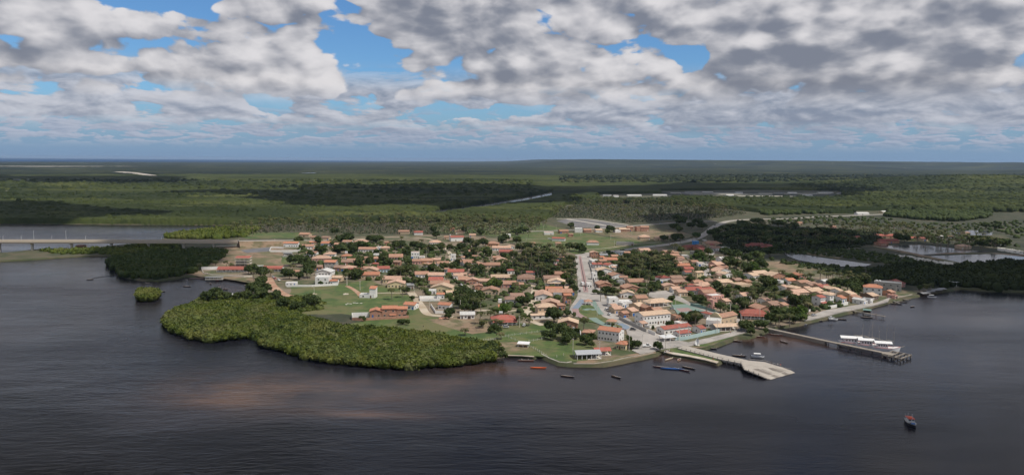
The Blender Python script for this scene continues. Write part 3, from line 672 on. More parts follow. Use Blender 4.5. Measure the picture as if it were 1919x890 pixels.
def woods(pts, spacing, size, hgt, m, seed):
    thicket('woodland', pts, 'P', spacing, size, hgt, 0, m, seed=seed, grow=0)
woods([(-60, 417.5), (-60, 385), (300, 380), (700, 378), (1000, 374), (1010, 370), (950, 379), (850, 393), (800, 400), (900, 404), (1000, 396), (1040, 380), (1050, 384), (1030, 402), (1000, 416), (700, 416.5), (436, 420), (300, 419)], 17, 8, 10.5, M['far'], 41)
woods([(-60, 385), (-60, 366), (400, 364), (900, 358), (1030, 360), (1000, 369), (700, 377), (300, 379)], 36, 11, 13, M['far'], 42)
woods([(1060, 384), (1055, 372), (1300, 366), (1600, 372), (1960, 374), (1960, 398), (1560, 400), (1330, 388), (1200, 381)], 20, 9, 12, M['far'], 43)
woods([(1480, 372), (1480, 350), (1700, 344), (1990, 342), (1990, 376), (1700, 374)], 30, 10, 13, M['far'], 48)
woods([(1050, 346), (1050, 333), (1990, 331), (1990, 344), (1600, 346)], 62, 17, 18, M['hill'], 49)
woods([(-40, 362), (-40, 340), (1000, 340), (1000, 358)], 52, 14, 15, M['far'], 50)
def drape(name, pts, wd, m, r='P', lift=13):
    q = []
    for X, Y in pts:
        a, b = Z(r, X, Y); z = 20.0
        for _ in range(12): p = G(a, b, z); z = z * .5 + .5 * (LAND + float(relief(np.array([p.x]), np.array([p.y]))[0]) + lift)
        q.append(G(a, b, z))
    mb = MB()
    for i, c in enumerate(q):
        d = (q[min(i + 1, len(q) - 1)] - q[max(i - 1, 0)]); d.z = 0; d.normalize(); n = Vector((-d.y, d.x, 0)) * wd / 2; mb.v += [tuple(c + n), tuple(c - n)]
    for i in range(len(q) - 1): mb.f.append((2 * i, 2 * i + 1, 2 * i + 3, 2 * i + 2)); mb.m.append(0)
    tag(mb.obj(name, m), kind='structure')
patch('salt_pan', M['marsh'], [(1240, 360), (1400, 358), (1560, 361), (1575, 371), (1400, 372), (1252, 369)], jit=0)
for a, b, c in ((1255, 1390, 361.5), (1290, 1450, 364), (1420, 1560, 362.5), (1380, 1500, 367.5), (1300, 1420, 370)): patch('salt_pan', M['pale'], [(a, c), (b, c + .4), (b - 4, c + 1.3), (a + 3, c + .8)], jit=0)
woods([(1655, 386), (1760, 382), (1870, 384), (1850, 408), (1790, 416), (1720, 412), (1660, 406)], 10, 5.5, 9, M['leaf_a'], 44)
woods([(1420, 396), (1500, 392), (1560, 396), (1560, 400), (1480, 403), (1430, 403)], 12, 5.5, 8, M['leaf_a'], 45)
woods([(1560, 428), (1640, 434), (1760, 434), (1880, 456), (1919, 460), (1919, 464), (1800, 461), (1700, 450), (1640, 446)], 13, 3.2, 3.4, M['leaf_a'], 46)
woods([(1870, 430), (1990, 430), (1990, 450), (1900, 446)], 16, 4.0, 5, M['leaf_a'], 47)
woods([(1430, 410), (1560, 406), (1650, 408), (1700, 418), (1800, 420), (1990, 410), (1990, 428), (1860, 436), (1700, 428), (1560, 422), (1440, 418)], 17, 3.2, 4.0, M['leaf_a'], 51)
# haze: one closed box of thin air
hz = MB(); hz.box(-95000, 95000, -400, 54000, -5.0, 152)
hm = bpy.data.materials.new('haze'); hm.use_nodes = True; hm.node_tree.nodes.clear()
_o = hm.node_tree.nodes.new('ShaderNodeOutputMaterial'); _v = hm.node_tree.nodes.new('ShaderNodeVolumePrincipled')
_v.inputs['Color'].default_value = (.55, .74, 1, 1); _v.inputs['Density'].default_value = 2.0e-5; _v.inputs['Anisotropy'].default_value = .2
hm.node_tree.links.new(_v.outputs[0], _o.inputs['Volume'])
tag(hz.obj('haze', hm), kind='stuff')

# unseen cumulus overhead, added and outlined to throw shadows on the shaded country
CALT = 1350.0
def over(p):       # the point of the cloud whose shadow falls at p
    return Vector((p.x, p.y, 0)) + Vector((SUN_VEC.x, SUN_VEC.y, 0)) * ((CALT - p.z) / SUN_VEC.z)
cm, cnt, cp = mat('cumulus'); setc(cp, (.85, .86, .9)); cp.inputs['Roughness'].default_value = 1
def shadow_cloud(pts, seed, r='P', wrp=110, wsc=120):
    poly = [over(p) for p in W(pts, r)]; g = np.random.default_rng(seed); P_ = np.array([(p.x, p.y) for p in poly])
    x0, y0 = P_.min(0) - 60; x1, y1 = P_.max(0) + 60; st = max(14.0, math.sqrt((x1 - x0) * (y1 - y0) / 26000))
    gx, gy = np.meshgrid(np.arange(x0, x1, st), np.arange(y0, y1, st)); wx = gx + (fbm(gx / wsc, gy / wsc, 5, seed) - .5) * wrp; wy = gy + (fbm(gx / wsc, gy / wsc, 5, seed + 50) - .5) * wrp
    k = inpoly(wx, wy, [tuple(p) for p in P_])
    d = k.astype(float)
    for _ in range(10):
        d2 = d.copy(); d2[1:-1, 1:-1] = (d[:-2, 1:-1] + d[2:, 1:-1] + d[1:-1, :-2] + d[1:-1, 2:]) / 4; d = np.where(k, d2, 0)
    th = np.clip(d, 0, 1) * (60 + 130 * fbm(gx / 160, gy / 160, 4, seed + 7) + 50 * crowns(gx / 130, gy / 130, seed))
    zt = CALT + th; zb = CALT - 14 * d - 6 * fbm(gx / 60, gy / 60, 3, seed)
    ny, nx = gx.shape; idx = np.arange(nx * ny).reshape(ny, nx); q = np.stack([idx[:-1, :-1], idx[:-1, 1:], idx[1:, 1:], idx[1:, :-1]], -1).reshape(-1, 4)
    q = q[k.ravel()[q].sum(1) >= 3]
    V = np.concatenate([np.stack([gx, gy, zt], -1).reshape(-1, 3), np.stack([gx, gy, zb], -1).reshape(-1, 3)]); Q = np.concatenate([q, (q + nx * ny)[:, ::-1]])
    used = np.zeros(len(V), bool); used[Q.ravel()] = True; mp_ = np.cumsum(used) - 1
    return tag(link('shadow_cloud', np_mesh('shadow_cloud', V[used], mp_[Q], cm, True)), kind='structure')
shadow_cloud([(1120, 480), (1160, 468), (1210, 458), (1275, 455), (1300, 440), (1340, 420), (1420, 419), (1560, 432), (1650, 447), (1919, 470), (2250, 485), (2250, 600), (1919, 572), (1800, 556), (1735, 545), (1690, 531), (1640, 524), (1560, 504), (1500, 488), (1400, 484), (1345, 476), (1290, 470), (1200, 474), (1160, 480)], 3)
shadow_cloud([(1235, 436), (1240, 402), (1330, 398), (1335, 412), (1300, 436)], 13)
shadow_cloud([(1040, 371), (1000, 356), (1300, 347), (1560, 352), (1640, 360), (1600, 369), (1500, 371), (1300, 362), (1150, 367)], 4, wrp=520, wsc=330)
shadow_cloud([(330, 366), (560, 352), (900, 346), (1050, 350), (1050, 374), (1000, 384), (850, 392), (600, 388), (420, 382)], 5, wrp=560, wsc=300)
shadow_cloud([(-300, 334), (0, 331), (250, 333), (420, 340), (300, 347), (0, 345), (-300, 346)], 6, wrp=700, wsc=400)
shadow_cloud([(205, 525), (190, 490), (230, 462), (330, 448), (420, 450), (440, 462), (400, 488), (372, 508), (340, 526), (250, 530)], 7, wrp=70)
shadow_cloud([(-400, 416), (-400, 388), (0, 382), (120, 390), (330, 402), (250, 416)], 8, wrp=350, wsc=260)
shadow_cloud([(1150, 800), (1500, 765), (1800, 740), (2300, 715), (2300, 1500), (300, 1500), (-300, 900), (-200, 700), (120, 700), (330, 790), (700, 815)], 9)
# ------------------------------------------------------------------ houses
REGISTER = []      # things whose label is worked out from their neighbours: (object, x, y, description)
LANDMARKS = []     # (px, py, phrase)
WMESH = {}
def window_mesh(wd, ht, style='frame'):
    k = (round(wd, 1), round(ht, 1), style)
    if k not in WMESH:
        wd, ht = k[0], k[1]; mb = MB(); t = .07
        mb.box(-wd / 2 - t, wd / 2 + t, -.05, .03, -ht / 2 - t, -ht / 2); mb.box(-wd / 2 - t, wd / 2 + t, -.05, .03, ht / 2, ht / 2 + t)
        mb.box(-wd / 2 - t, -wd / 2, -.05, .03, -ht / 2, ht / 2); mb.box(wd / 2, wd / 2 + t, -.05, .03, -ht / 2, ht / 2); mb.box(-.03, .03, -.035, .02, -ht / 2, ht / 2)
        p = MB(); p.box(-wd / 2, wd / 2, -.02, .01, -ht / 2, ht / 2)
        WMESH[k] = (mb.mesh('window', M['frame']), p.mesh('pane', M['glass']))
    return WMESH[k]
DMESH = {}
def door_mesh(wd, ht, mk):
    k = (round(wd, 1), round(ht, 1), mk)
    if k not in DMESH:
        mb = MB(); mb.box(-wd / 2, wd / 2, -.06, .03, 0, ht); mb.box(-wd / 2 + .12, wd / 2 - .12, -.09, -.06, .15, ht * .45); mb.box(-wd / 2 + .12, wd / 2 - .12, -.09, -.06, ht * .52, ht - .15)
        DMESH[k] = mb.mesh('door', M[mk])
    return DMESH[k]
def roof_solid(kind, w_, d, z, rise, ov, th=.16):
    """tiled roof over a w x d body; ridge along x ('x'), along y ('y'), hipped ('h'), single slope ('s')"""
    mb = MB(); a, b = w_ / 2 + ov, d / 2 + ov
    if kind == 'x': prof = [(-b, 0), (0, rise), (b, 0)]; ax = 'x'; L_ = a
    elif kind == 'y': prof = [(-a, 0), (0, rise), (a, 0)]; ax = 'y'; L_ = b
    elif kind == 's': prof = [(-b, 0), (b, rise)]; ax = 'x'; L_ = a
    elif kind == 'h':
        lo = min(a, b) * .95; rx = max(a - lo, 0.02); ry = max(b - lo, 0.02)
        top = [(-rx, -ry), (rx, -ry), (rx, ry), (-rx, ry)]; base = [(-a, -b), (a, -b), (a, b), (-a, b)]
        vs = [(x, y, z - th) for x, y in base] + [(x, y, z) for x, y in base] + [(x, y, z + rise) for x, y in top]
        mb.add(vs, [(3, 2, 1, 0)] + [(i, (i + 1) % 4, 4 + (i + 1) % 4, 4 + i) for i in range(4)] + [(4 + i, 4 + (i + 1) % 4, 8 + (i + 1) % 4, 8 + i) for i in range(4)] + [(8, 9, 10, 11)])
        return mb, [((-rx, -ry, z + rise), (rx, ry, z + rise))] + [((sx * a, sy * b, z), (sx * rx, sy * ry, z + rise)) for sx in (-1, 1) for sy in (-1, 1)]
    n = len(prof); vs = []
    for s_ in (-L_, L_):
        for q, h in prof: vs.append((s_, q, z + h) if ax == 'x' else (q, s_, z + h))
        for q, h in reversed(prof): vs.append((s_, q, z + h - th) if ax == 'x' else (q, s_, z + h - th))
    m_ = 2 * n; fs = [tuple(range(m_ - 1, -1, -1)), tuple(range(m_, 2 * m_))] + [(i, (i + 1) % m_, m_ + (i + 1) % m_, m_ + i) for i in range(m_)]
    mb.add(vs, fs)
    if kind == 's': return mb, []
    return mb, [((-L_, 0, z + rise), (L_, 0, z + rise)) if ax == 'x' else ((0, -L_, z + rise), (0, L_, z + rise))]
HOUSES = []
def house_parts(root, w_, d, ht, roof, rc, wc, st=1, ver=0, nwin=None, doors=1, ox=0, oy=0, oz=0, det=2, rise=None, wlab=None, side=True, seed=0, ov=.5, back=False):
    rn = random.Random(seed * 7 + 3)
    rise = (rise if rise is not None else min(.32 * (d if roof in 'xs' else w_) * (.5 if roof in 'xyh' else .4), 2.9))
    mb = MB(); a, b = w_ / 2, d / 2; H = ht
    mb.box(ox - a, ox + a, oy - b, oy + b, oz, oz + H)
    if roof == 'x': mb.add([(ox + s * a, oy + q, oz + h) for s in (-1, 1) for q, h in ((-b, H - .01), (b, H - .01), (0, H + rise * .97))], [(0, 2, 1), (3, 4, 5)])
    if roof == 'y': mb.add([(ox + q, oy + s * b, oz + h) for s in (-1, 1) for q, h in ((-a, H - .01), (a, H - .01), (0, H + rise * .97))], [(0, 1, 2), (3, 5, 4)])
    if roof == 's': mb.add([(ox - a, oy + b, oz + H - .01), (ox + a, oy + b, oz + H - .01), (ox + a, oy + b, oz + H + rise * .95), (ox - a, oy + b, oz + H + rise * .95), (ox - a, oy - b, oz + H - .01), (ox + a, oy - b, oz + H - .01)], [(0, 3, 2, 1), (0, 4, 3), (1, 2, 5), (4, 5, 2, 3)])
    if roof == 'f':
        for x0, x1, y0, y1 in ((-a, a, -b, -b + .2), (-a, a, b - .2, b), (-a, -a + .2, -b + .2, b - .2), (a - .2, a, -b + .2, b - .2)): mb.box(ox + x0, ox + x1, oy + y0, oy + y1, oz + H, oz + H + .55)
    wall = mb.obj('wall', M['wall_' + wc], root)
    if roof == 'f':
        r_ = MB().box(ox - a + .2, ox + a - .2, oy - b + .2, oy + b - .2, oz + H, oz + H + .06).obj('roof', M['roof_' + rc], root)
    else:
        rb, ridges = roof_solid(roof, w_, d, oz + H + .14, rise, ov)
        rb.v = [(x + ox, y + oy, z) for x, y, z in rb.v]; r_ = rb.obj('roof', M['roof_' + rc], root)
        if det >= 2 and ridges:
            cb = MB()
            for p, q in ridges:
                if (Vector(p) - Vector(q)).length > .3: cb.bar((p[0] + ox, p[1] + oy, p[2] + .03), (q[0] + ox, q[1] + oy, q[2] + .03), .13, n=5)
            if cb.f: cb.obj('ridge_cap', M['roof_' + rc], r_)
    # openings on the front (-y) and on the right hand and left hand ends
    sh = H / st
    def win(x, y, z, rot, wd=1.1, hh=1.1):
        f, g = window_mesh(wd, hh); o = link('window', f, root, (x, y, z), rot)
        if det >= 1: link('pane', g, o)
    n = nwin if nwin is not None else max(1, int(w_ / 3.6))
    for s_ in range(st):
        zc = oz + s_ * sh + min(1.55, sh * .55); xs = [ox - a + (i + .5) * w_ / (n + (doors if s_ == 0 else 0)) for i in range(n + (doors if s_ == 0 else 0))]
        dj = set(rn.sample(range(len(xs)), min(doors, len(xs)))) if s_ == 0 else set()
        for i, x in enumerate(xs):
            if i in dj: link('door', door_mesh(1.1 if rn.random() < .7 else 2.2, 2.15, rn.choice(['wood', 'woodd', 'white', 'blue'])), root, (x, oy - b - .01, oz), 0)
            else: win(x, oy - b - .02, zc, 0, min(1.3, w_ / n * .4), 1.15)
        if side and d > 4:
            m_ = max(1, int(d / 4.5))
            for i in range(m_):
                y = oy - b + (i + .5) * d / m_
                win(ox + a + .02, y, zc, rad(90), 1.0, 1.1); win(ox - a - .02, y, zc, rad(-90), 1.0, 1.1)
    if ver:
        vd = 2.6; vb = MB(); zz = oz + (sh if st > 1 else H) - .15
        vs = [(ox - a - .4, oy - b - vd, zz - .6), (ox + a + .4, oy - b - vd, zz - .6), (ox + a + .4, oy - b - .02, zz), (ox - a - .4, oy - b - .02, zz)]
        vb.add([(x, y, z - .12) for x, y, z in vs] + vs, [(3, 2, 1, 0), (4, 5, 6, 7), (0, 1, 5, 4), (1, 2, 6, 5), (2, 3, 7, 6), (3, 0, 4, 7)])
        vb.obj('veranda_roof', M['roof_' + rc], root)
        k = max(2, int(w_ / 2.8) + 1)
        for i in range(k):
            x = ox - a + i * w_ / (k - 1); MB().box(x - .13, x + .13, oy - b - vd + .25, oy - b - vd + .5, oz, zz - .66).obj('post', M['white'], root)
    return rise
def place(r, X, Y, z=2.5):
    px, py = Z(r, X, Y); p = G(px, py, LAND + z); return px, py, p
def house(r, X, Y, Wz, roof='x', rc='o', wc='w', rot=0, d=None, st=1, ver=0, h=None, lab=None, lm=None, name='house', cat='house', **kw):
    px, py, p = place(r, X, Y, 2.4 if st == 1 else 3.6)
    dist = (p - Vector((0, 0, CAMZ))).length; app = Wz / REG[r][2] * dist / F * (1.0 if lab else 1.14)
    d = d or max(6.5, min(13, app * .88)); th = rad(rot)
    w_ = max(4.5, (app - 1.0 - d * abs(math.sin(th))) / abs(math.cos(th)))
    ht = h * 1.08 if h else (3.5 if st == 1 else 6.6)
    root = empty(name, (p.x, p.y, LAND), th, lab, cat)
    seed = int(px * 7 + py * 13)
    det = 2 if dist < 720 else (1 if dist < 1000 else 0)
    house_parts(root, w_, d, ht, roof, rc, wc, st, ver, det=det, seed=seed, **kw)
    HOUSES.append([root, p.x, p.y, w_, d, th])
    if lm: LANDMARKS.append((px, py, lm))
    if not lab:
        size = 'small' if app < 9 else ('large' if app > 17 else '')
        rk = dict(x='long gable', y='end-on gable', h='hip', f='flat top', s='lean-to')[roof]
        desc = f"{size} {'two-storey ' if st == 2 else ''}{WN[wc]} house with {RN[rc]} {rk}".strip().replace('  ', ' ')
        REGISTER.append((root, px, py, desc))
    return root
def rows(r, base_rot, text):
    for i, ln in enumerate(text.strip().split(';')):
        t = ln.split()
        if not t: continue
        kw = {}
        for q in t[6:]:
            k, v = q.split('='); kw[k] = float(v) if '.' in v or k in ('rot', 'd', 'h') else int(v)
        rot = kw.pop('rot', base_rot + ((i * 37) % 11 - 5) * 1.6)
        house(r, float(t[0]), float(t[1]), float(t[2]), t[3], t[4], t[5], rot=rot, **kw)
rows('R3', 4, '''235 215 150 h p t;545 225 60 x t o;520 288 110 h p t;320 303 200 x t w;745 95 120 x t t;915 105 110 x r w;1320 62 50 x o o;
1410 95 110 h p t;1120 222 150 h p w;62 385 105 h o t;70 455 130 x b k;75 525 150 h p t;165 560 150 x d t;300 528 80 x t w;350 553 170 y p t;348 606 200 x o t;
500 535 150 x r b;405 480 66 h r k;445 415 110 x t k;305 410 70 x t t;415 368 60 f w w;650 388 160 x t w ver=1;665 458 90 x b k;1015 440 140 x t o;895 445 110 x t p;
1055 492 130 x t w;1130 430 100 x p t;1205 475 150 x t w;1330 395 60 f w w st=2;1430 405 80 x t w;1505 462 140 x t w;1615 470 60 x t w;955 600 160 x t w;1135 612 180 x p w d=12;
1365 572 180 x r w;1390 618 120 x p w;1450 655 110 x p t;1560 675 150 y p k;1630 742 110 y t k;610 658 190 x p y;655 712 200 y p y;820 735 95 x g g;1130 668 160 x r t;
1170 712 220 x t t;1205 760 240 y c y;1085 792 90 f w w h=2.6;1340 812 200 f c y h=2.6;960 395 60 f p w;1560 330 90 x t t;1250 160 60 x t t;700 265 60 x t t;
455 285 80 f w w;190 250 70 x t w;1450 225 70 x t w;1560 135 80 x p t;1260 545 60 x t w;240 455 60 x t k''')
rows('R2', 3, '''945 178 80 x t t;1010 201 46 x t t;1010 245 56 x o t;1130 252 86 x o w;1232 262 76 x t t;970 277 96 x t w;1005 335 76 x t w;1150 342 90 h p w;1080 378 150 h p p;
1160 425 86 x o g st=2;1050 450 76 x b k;1110 490 126 y w w;1095 552 104 f w w st=2 h=6.0 nwin=2;1180 568 62 h o w;1215 540 80 x c t;860 490 70 x t t;1045 300 70 x t w;
1250 455 90 x b k;1330 395 70 x t t;1200 290 60 x t w;1300 240 70 x t w;1235 205 70 x t w;1120 205 60 x b t''')
rows('R4', 2, '''400 238 150 h t o;510 288 200 x p w;620 270 80 y c w;560 332 150 x r p;450 405 90 x t o;510 430 130 y p t;80 455 180 x t w;360 490 240 x t t;615 560 96 h r w;
800 640 190 h b w ver=1;850 585 100 x r w;1210 410 88 x t e;1190 598 150 x t o;1100 650 190 x b t;1165 692 200 y c w ver=1;1070 105 108 f p w;1245 88 110 x t k;1425 72 88 f w w st=2;
1528 76 88 x t k;590 130 60 f w w;290 175 56 y b k;60 662 130 x t k;310 683 130 x p t;590 715 170 x t p;720 725 100 x t t;380 795 200 y t t;170 812 120 f w w h=2.6;
690 862 170 x b w;1150 795 190 x o k;1000 838 170 y p w;1295 806 120 y t k;1175 845 100 f g g;1300 770 90 x p t;60 605 80 x p t;150 620 60 x t w;1180 235 70 x t t;
30 390 60 x w w;190 390 60 x t t;1330 130 60 x t k;880 235 60 x t t''')
rows('R6', 5, '''880 80 170 y p w;1050 35 230 x t t;1125 105 84 x o k st=2;955 160 180 y p k;445 188 66 x o o h=2.4;1060 185 90 x t k;560 118 150 h b w''')
rows('R7', 8, '''810 32 110 h p t;320 248 96 x g t;450 262 96 x t t;400 302 150 x o t;310 318 90 x t t;215 312 120 f w w h=3.0;240 358 110 x r w;330 430 190 y c w;
470 488 180 y t w;212 490 56 f w w st=2;320 592 170 y t k;520 215 100 x g b;600 220 76 x t k;800 188 140 x p t;1090 215 116 x t t;1180 222 60 x t t;1000 246 90 x p t;
1160 252 110 x t t;1200 288 140 x t k;1265 318 190 y b t;1290 256 90 f w g;1400 328 90 x t t;1260 372 150 x o t;1330 412 110 x r t;1320 452 100 x r w;1200 346 90 x p t;
1180 520 140 x b t;1200 568 180 x b k;1100 615 140 y p t;700 562 200 x t t;600 548 90 x b t;530 560 90 f g g;640 635 200 y t k;600 702 150 y c w;1190 650 130 x p w;1245 688 130 x p t;
1350 608 90 h r w;1440 572 120 x t t;1505 605 130 x p t;1400 662 190 x r w;1550 688 160 x t p;1600 770 120 f p p;580 805 140 f w w;760 757 150 x t t;
1600 556 100 x b t;1630 382 76 x p o;1630 330 60 x t t;1480 345 76 f p w;1630 440 60 x p t;720 250 60 x t t;880 205 70 x t t;460 380 30 x w w;300 275 60 x o t;
150 590 30 f w w;440 395 60 x p w;560 515 90 x t w;1300 520 60 x b k;1290 585 60 x b t''')
rows('R7', 30, '''1340 150 150 x d k;1480 180 120 x d k;1560 98 96 x t t;1600 130 80 x d t;1450 135 80 x b k;1400 210 80 f g g;1620 170 60 x b g''')
rows('R8', 28, '''600 125 150 x p t;690 178 110 x t k;850 88 170 x c t;955 108 150 y t k;1070 148 180 x t k;770 148 170 x p t;1312 212 90 f t k h=3.0;560 90 90 x p w;660 60 120 f w w;
1360 270 100 f w w h=1.6 nwin=0 doors=0;905 285 110 x p w h=2.4''')
rows('S1', 26, '''340 185 120 x w w st=2;268 228 150 x p p;310 262 170 x t k;325 302 190 y p w;360 343 160 y c w;280 362 86 x b t;500 420 130 x b k;620 438 110 x t o;
680 362 160 x c w;770 335 200 x c t;1020 432 76 f w w;1130 422 130 x o w;1280 450 170 x t t;1400 480 190 x b t;1250 358 130 y o k;1540 500 110 x r t;1610 520 110 h c t;
1420 545 150 x c k;1180 508 160 h c t;1060 500 110 x p w;1230 562 220 x p t;1190 595 130 x p w;340 440 190 x c t;560 470 220 f c t;250 430 120 x b t;95 480 150 h p t;
120 545 220 x r w;360 668 130 x p t;590 600 150 x p w;840 660 130 x b w;1070 658 110 x b g;930 708 180 x b t;1050 715 120 x t t;800 752 220 y t k;1590 582 140 h c c_;
870 16 110 x d k;50 32 130 x d k;220 690 60 f p p st=2;1480 575 90 x p t;1340 520 100 x p t;1600 455 70 x w w;40 440 100 x t t;170 420 80 x t w'''.replace('c_', 'w'))
rows('S2', 34, '''330 372 96 h c w st=2;460 378 130 x o w;550 330 170 x c t;620 372 150 x t o;710 402 130 y w w;800 395 84 f g w;820 348 150 x c n;1110 190 150 x r p;
1195 205 70 x d p;1050 308 110 x t k;1095 340 66 f p p h=2.4;275 185 130 x w g;190 232 130 x t t;340 262 150 h c t;120 292 150 x c t;430 290 110 x c w;60 190 90 x c t;245 245 110 x r t''')
rows('S5', 6, '''740 395 80 x c k h=3.2;785 388 50 x t k st=2;855 388 50 f t k st=2;905 388 60 x t k st=2;530 402 56 x c w;680 404 54 f w w;905 456 76 h c w;1010 468 50 x p t;
1470 512 120 h t t;1480 548 70 x b w;1800 528 150 x d k;1890 545 60 x d k;1560 545 60 f w g;1090 575 60 f g g;600 118 60 f w w st=2;672 122 40 f w w st=2;820 116 110 x w w;1030 114 100 x w w;
1200 142 40 f w w;1600 114 60 x w w;1678 95 50 x w w;1760 60 40 x w w;1300 90 110 x g g;1420 92 80 x w g;1250 100 80 x g g''')
rows('S6', 12, '''885 488 100 x r k;900 520 110 x d k;860 535 60 x r k;1062 503 36 x r t;1124 507 44 x r t;702 499 40 x r t;1386 556 60 h p t;336 406 34 x t t;552 430 30 x t p;
735 344 70 x w w;872 334 36 x w y;60 545 70 x d k;120 556 60 x d k;1310 216 30 x w w;940 226 80 x w g;290 212 50 x w w;380 228 70 x w w;200 214 60 x g g;500 212 90 x w g;600 214 40 x g g;
1578 540 30 x c t;1470 170 20 x w w;1300 496 24 x t w;1400 470 34 x b t;1240 492 20 x w w''')
rows('L1', 5, '''485 580 36 x t k''')

# houses one can tell apart by their own look, and the landmarks the labels of the others refer to
def H(*a, **k): return house(*a, **k)
H('R8', 540, 420, 330, 'x', 'o', 'w', rot=-28, d=9.5, st=2, h=6.2, nwin=6, lab='white two-storey house with bright orange roof beside the open grey-roofed boathouse', lm='the white two-storey waterfront house')
house('R8', 685, 540, 190, 'h', 'o', 'y', rot=-28, d=8, h=3.0, ver=0, nwin=3, doors=1, lab='orange hip-roofed open bar adjoining the white two-storey waterfront house', lm=None, name='bar_pavilion', cat='bar')
H('R8', 1035, 225, 430, 'x', 'c', 'w', rot=24, d=11, st=2, h=6.4, nwin=8, doors=2, lab='long white two-storey building with a cream roof and a row of dark windows', lm='the long white two-storey building', name='guest_house', cat='building')
H('R8', 1290, 350, 430, 'x', 'r', 'w', rot=28, d=8, h=3.3, nwin=5, lab='long red-roofed school range behind the pale green street wall', lm='the red-roofed school', name='school_building', cat='school')
H('R8', 1385, 410, 220, 'x', 'r', 'w', rot=28, d=7, h=3.1, nwin=3, lab='shorter front range of the red-roofed school along its wall', name='school_building', cat='school')
H('R8', 1590, 355, 150, 'x', 'r', 'w', rot=28, d=8, h=3.1, nwin=2, lab='end range of the red-roofed school nearest the church', name='school_building', cat='school')
H('R6', 465, 330, 280, 'h', 'r', 'w', rot=8, d=12, ver=1, h=3.1, nwin=5, lab='large red hip-roofed house with white veranda posts on its own lawn', lm='the red hip-roofed lawn house')
H('R6', 905, 225, 230, 'h', 'c', 't', rot=10, d=10, st=2, ver=1, h=6.0, nwin=4, lab='two-storey cream house with broad verandas and a cream roof', lm='the two-storey veranda house')
H('R6', 905, 280, 330, 's', 'c', 'w', rot=10, d=3.5, h=2.6, nwin=4, lab='low cream-roofed front range at the foot of the two-storey veranda house', name='porch_building', cat='porch')
H('R6', 1140, 360, 230, 'y', 'c', 'k', rot=-6, d=10, h=3.0, lab='brick house with broad cream gable facing the river lawn', lm='the cream-gabled brick house')
H('R6', 1350, 455, 160, 'h', 't', 'n', rot=-20, d=8, h=2.6, lab='rustic hut with mottled orange tiles behind the lawn trees', name='hut', cat='hut')
H('R3', 880, 368, 110, 'f', 'p', 'w', rot=5, d=7, st=2, h=6.5, nwin=3, lab='white two-storey facade with arched openings among dark trees', lm='the tall white arched facade')
H('R3', 1370, 178, 190, 'x', 'r', 'w', rot=18, d=12, h=5.0, nwin=3, lab='big white building with red roofs and a blue end wall by the palm grove', lm='the big red-roofed hall', name='hall', cat='building')
H('R2', 830, 262, 122, 'x', 'o', 'w', rot=4, d=10, h=4.6, lab='white house with tall bright orange roof beside the coast road', lm='the orange-roofed roadside house')
H('R2', 350, 462, 240, 'x', 'r', 'w', rot=4, d=9, ver=1, nwin=6, lab='long red-roofed arcade house facing the small harbour', lm='the red-roofed harbour arcade')
H('R2', 678, 458, 160, 'x', 'r', 'w', rot=4, d=9, ver=1, nwin=4, lab='red-roofed house with white arches at the head of the dirt road', lm='the arched dirt-road house')
H('R2', 800, 338, 74, 'x', 'g', 'g', rot=4, d=5, lab='small grey building inside the walled yard beside the coast road')
H('R2', 830, 578, 96, 'f', 'w', 'w', rot=4, d=6, h=2.4, lab='low white flat-roofed shed at the corner of the walled yard', name='shed', cat='shed')
H('R4', 510, 628, 270, 'x', 'c', 'w', rot=3, d=7, ver=1, nwin=7, lab='long white house with columns and tan roof at the road bend', lm='the long columned house')
H('R4', 1160, 470, 66, 'h', 'r', 'w', rot=3, d=6, st=2, h=6.6, ver=1, nwin=2, lab='slender two-storey cream house with red roof amid the tall palms', lm='the red-topped grove house')
H('R4', 1190, 178, 170, 'x', 'r', 'w', rot=-10, d=9, h=3.4, lab='white house with red roof standing alone in the green field', lm='the lone red-roofed field house')
H('R7', 195, 98, 150, 'h', 't', 'w', rot=0, d=8, lab='orange-roofed house with low white outbuildings at the edge of the green field', lm='the orange-roofed field house')
H('R7', 580, 102, 220, 'f', 'g', 'g', rot=-12, d=8, h=3.6, lab='long pale grey flat-roofed hall beside the highway', lm='the grey flat-roofed hall', name='hall', cat='building')
H('R7', 1420, 105, 88, 'f', 'w', 'a', rot=-8, d=8, st=2, h=6.4, nwin=2, lab='bright blue two-storey building at the highway junction', lm='the bright blue building')
H('R7', 208, 232, 106, 'y', 'p', 'k', rot=5, d=10, st=2, h=5.6, lab='two-storey brick house with tan gable at the top of the avenue', lm='the avenue-top brick house')
H('R7', 390, 375, 160, 'y', 'r', 'w', rot=32, d=9, h=4.0, lab='red-roofed house with a tall white gable wall beside the dark palm grove', lm='the white-gabled red house')
H('R7', 1450, 478, 140, 'x', 'c', 'y', rot=28, d=7, st=2, h=6.0, lab='tall house with tan roof and yellow end wall beside the side street', lm='the yellow-ended house')
H('R7', 1030, 535, 180, 'h', 'd', 'w', rot=20, d=9, h=4.4, lab='dark red hip-roofed house with white walls above the village square', lm='the dark red hip-roofed house')
H('R7', 430, 795, 140, 'f', 'w', 'w', rot=6, d=8, st=2, h=6.2, nwin=1, lab='blank white two-storey block beside the plaza street', lm='the blank white block')
H('S1', 235, 625, 230, 'f', 'w', 'p', rot=26, d=9, st=2, h=5.6, nwin=5, lab='pinkish two-storey block with small windows beside the sports court', lm='the pink court block')
H('S1', 960, 372, 250, 'y', 'c', 'k', rot=26, d=11, h=4.0, nwin=4, lab='wide brick building with broad tan gable near the sandy yard', lm='the wide tan-gabled building', name='warehouse', cat='building')
H('S1', 710, 822, 310, 'h', 'r', 'w', rot=-8, d=9, ver=1, h=3.2, nwin=7, lab='long red-roofed veranda building behind the riverside trees', lm='the long red veranda building', name='market_hall', cat='building')
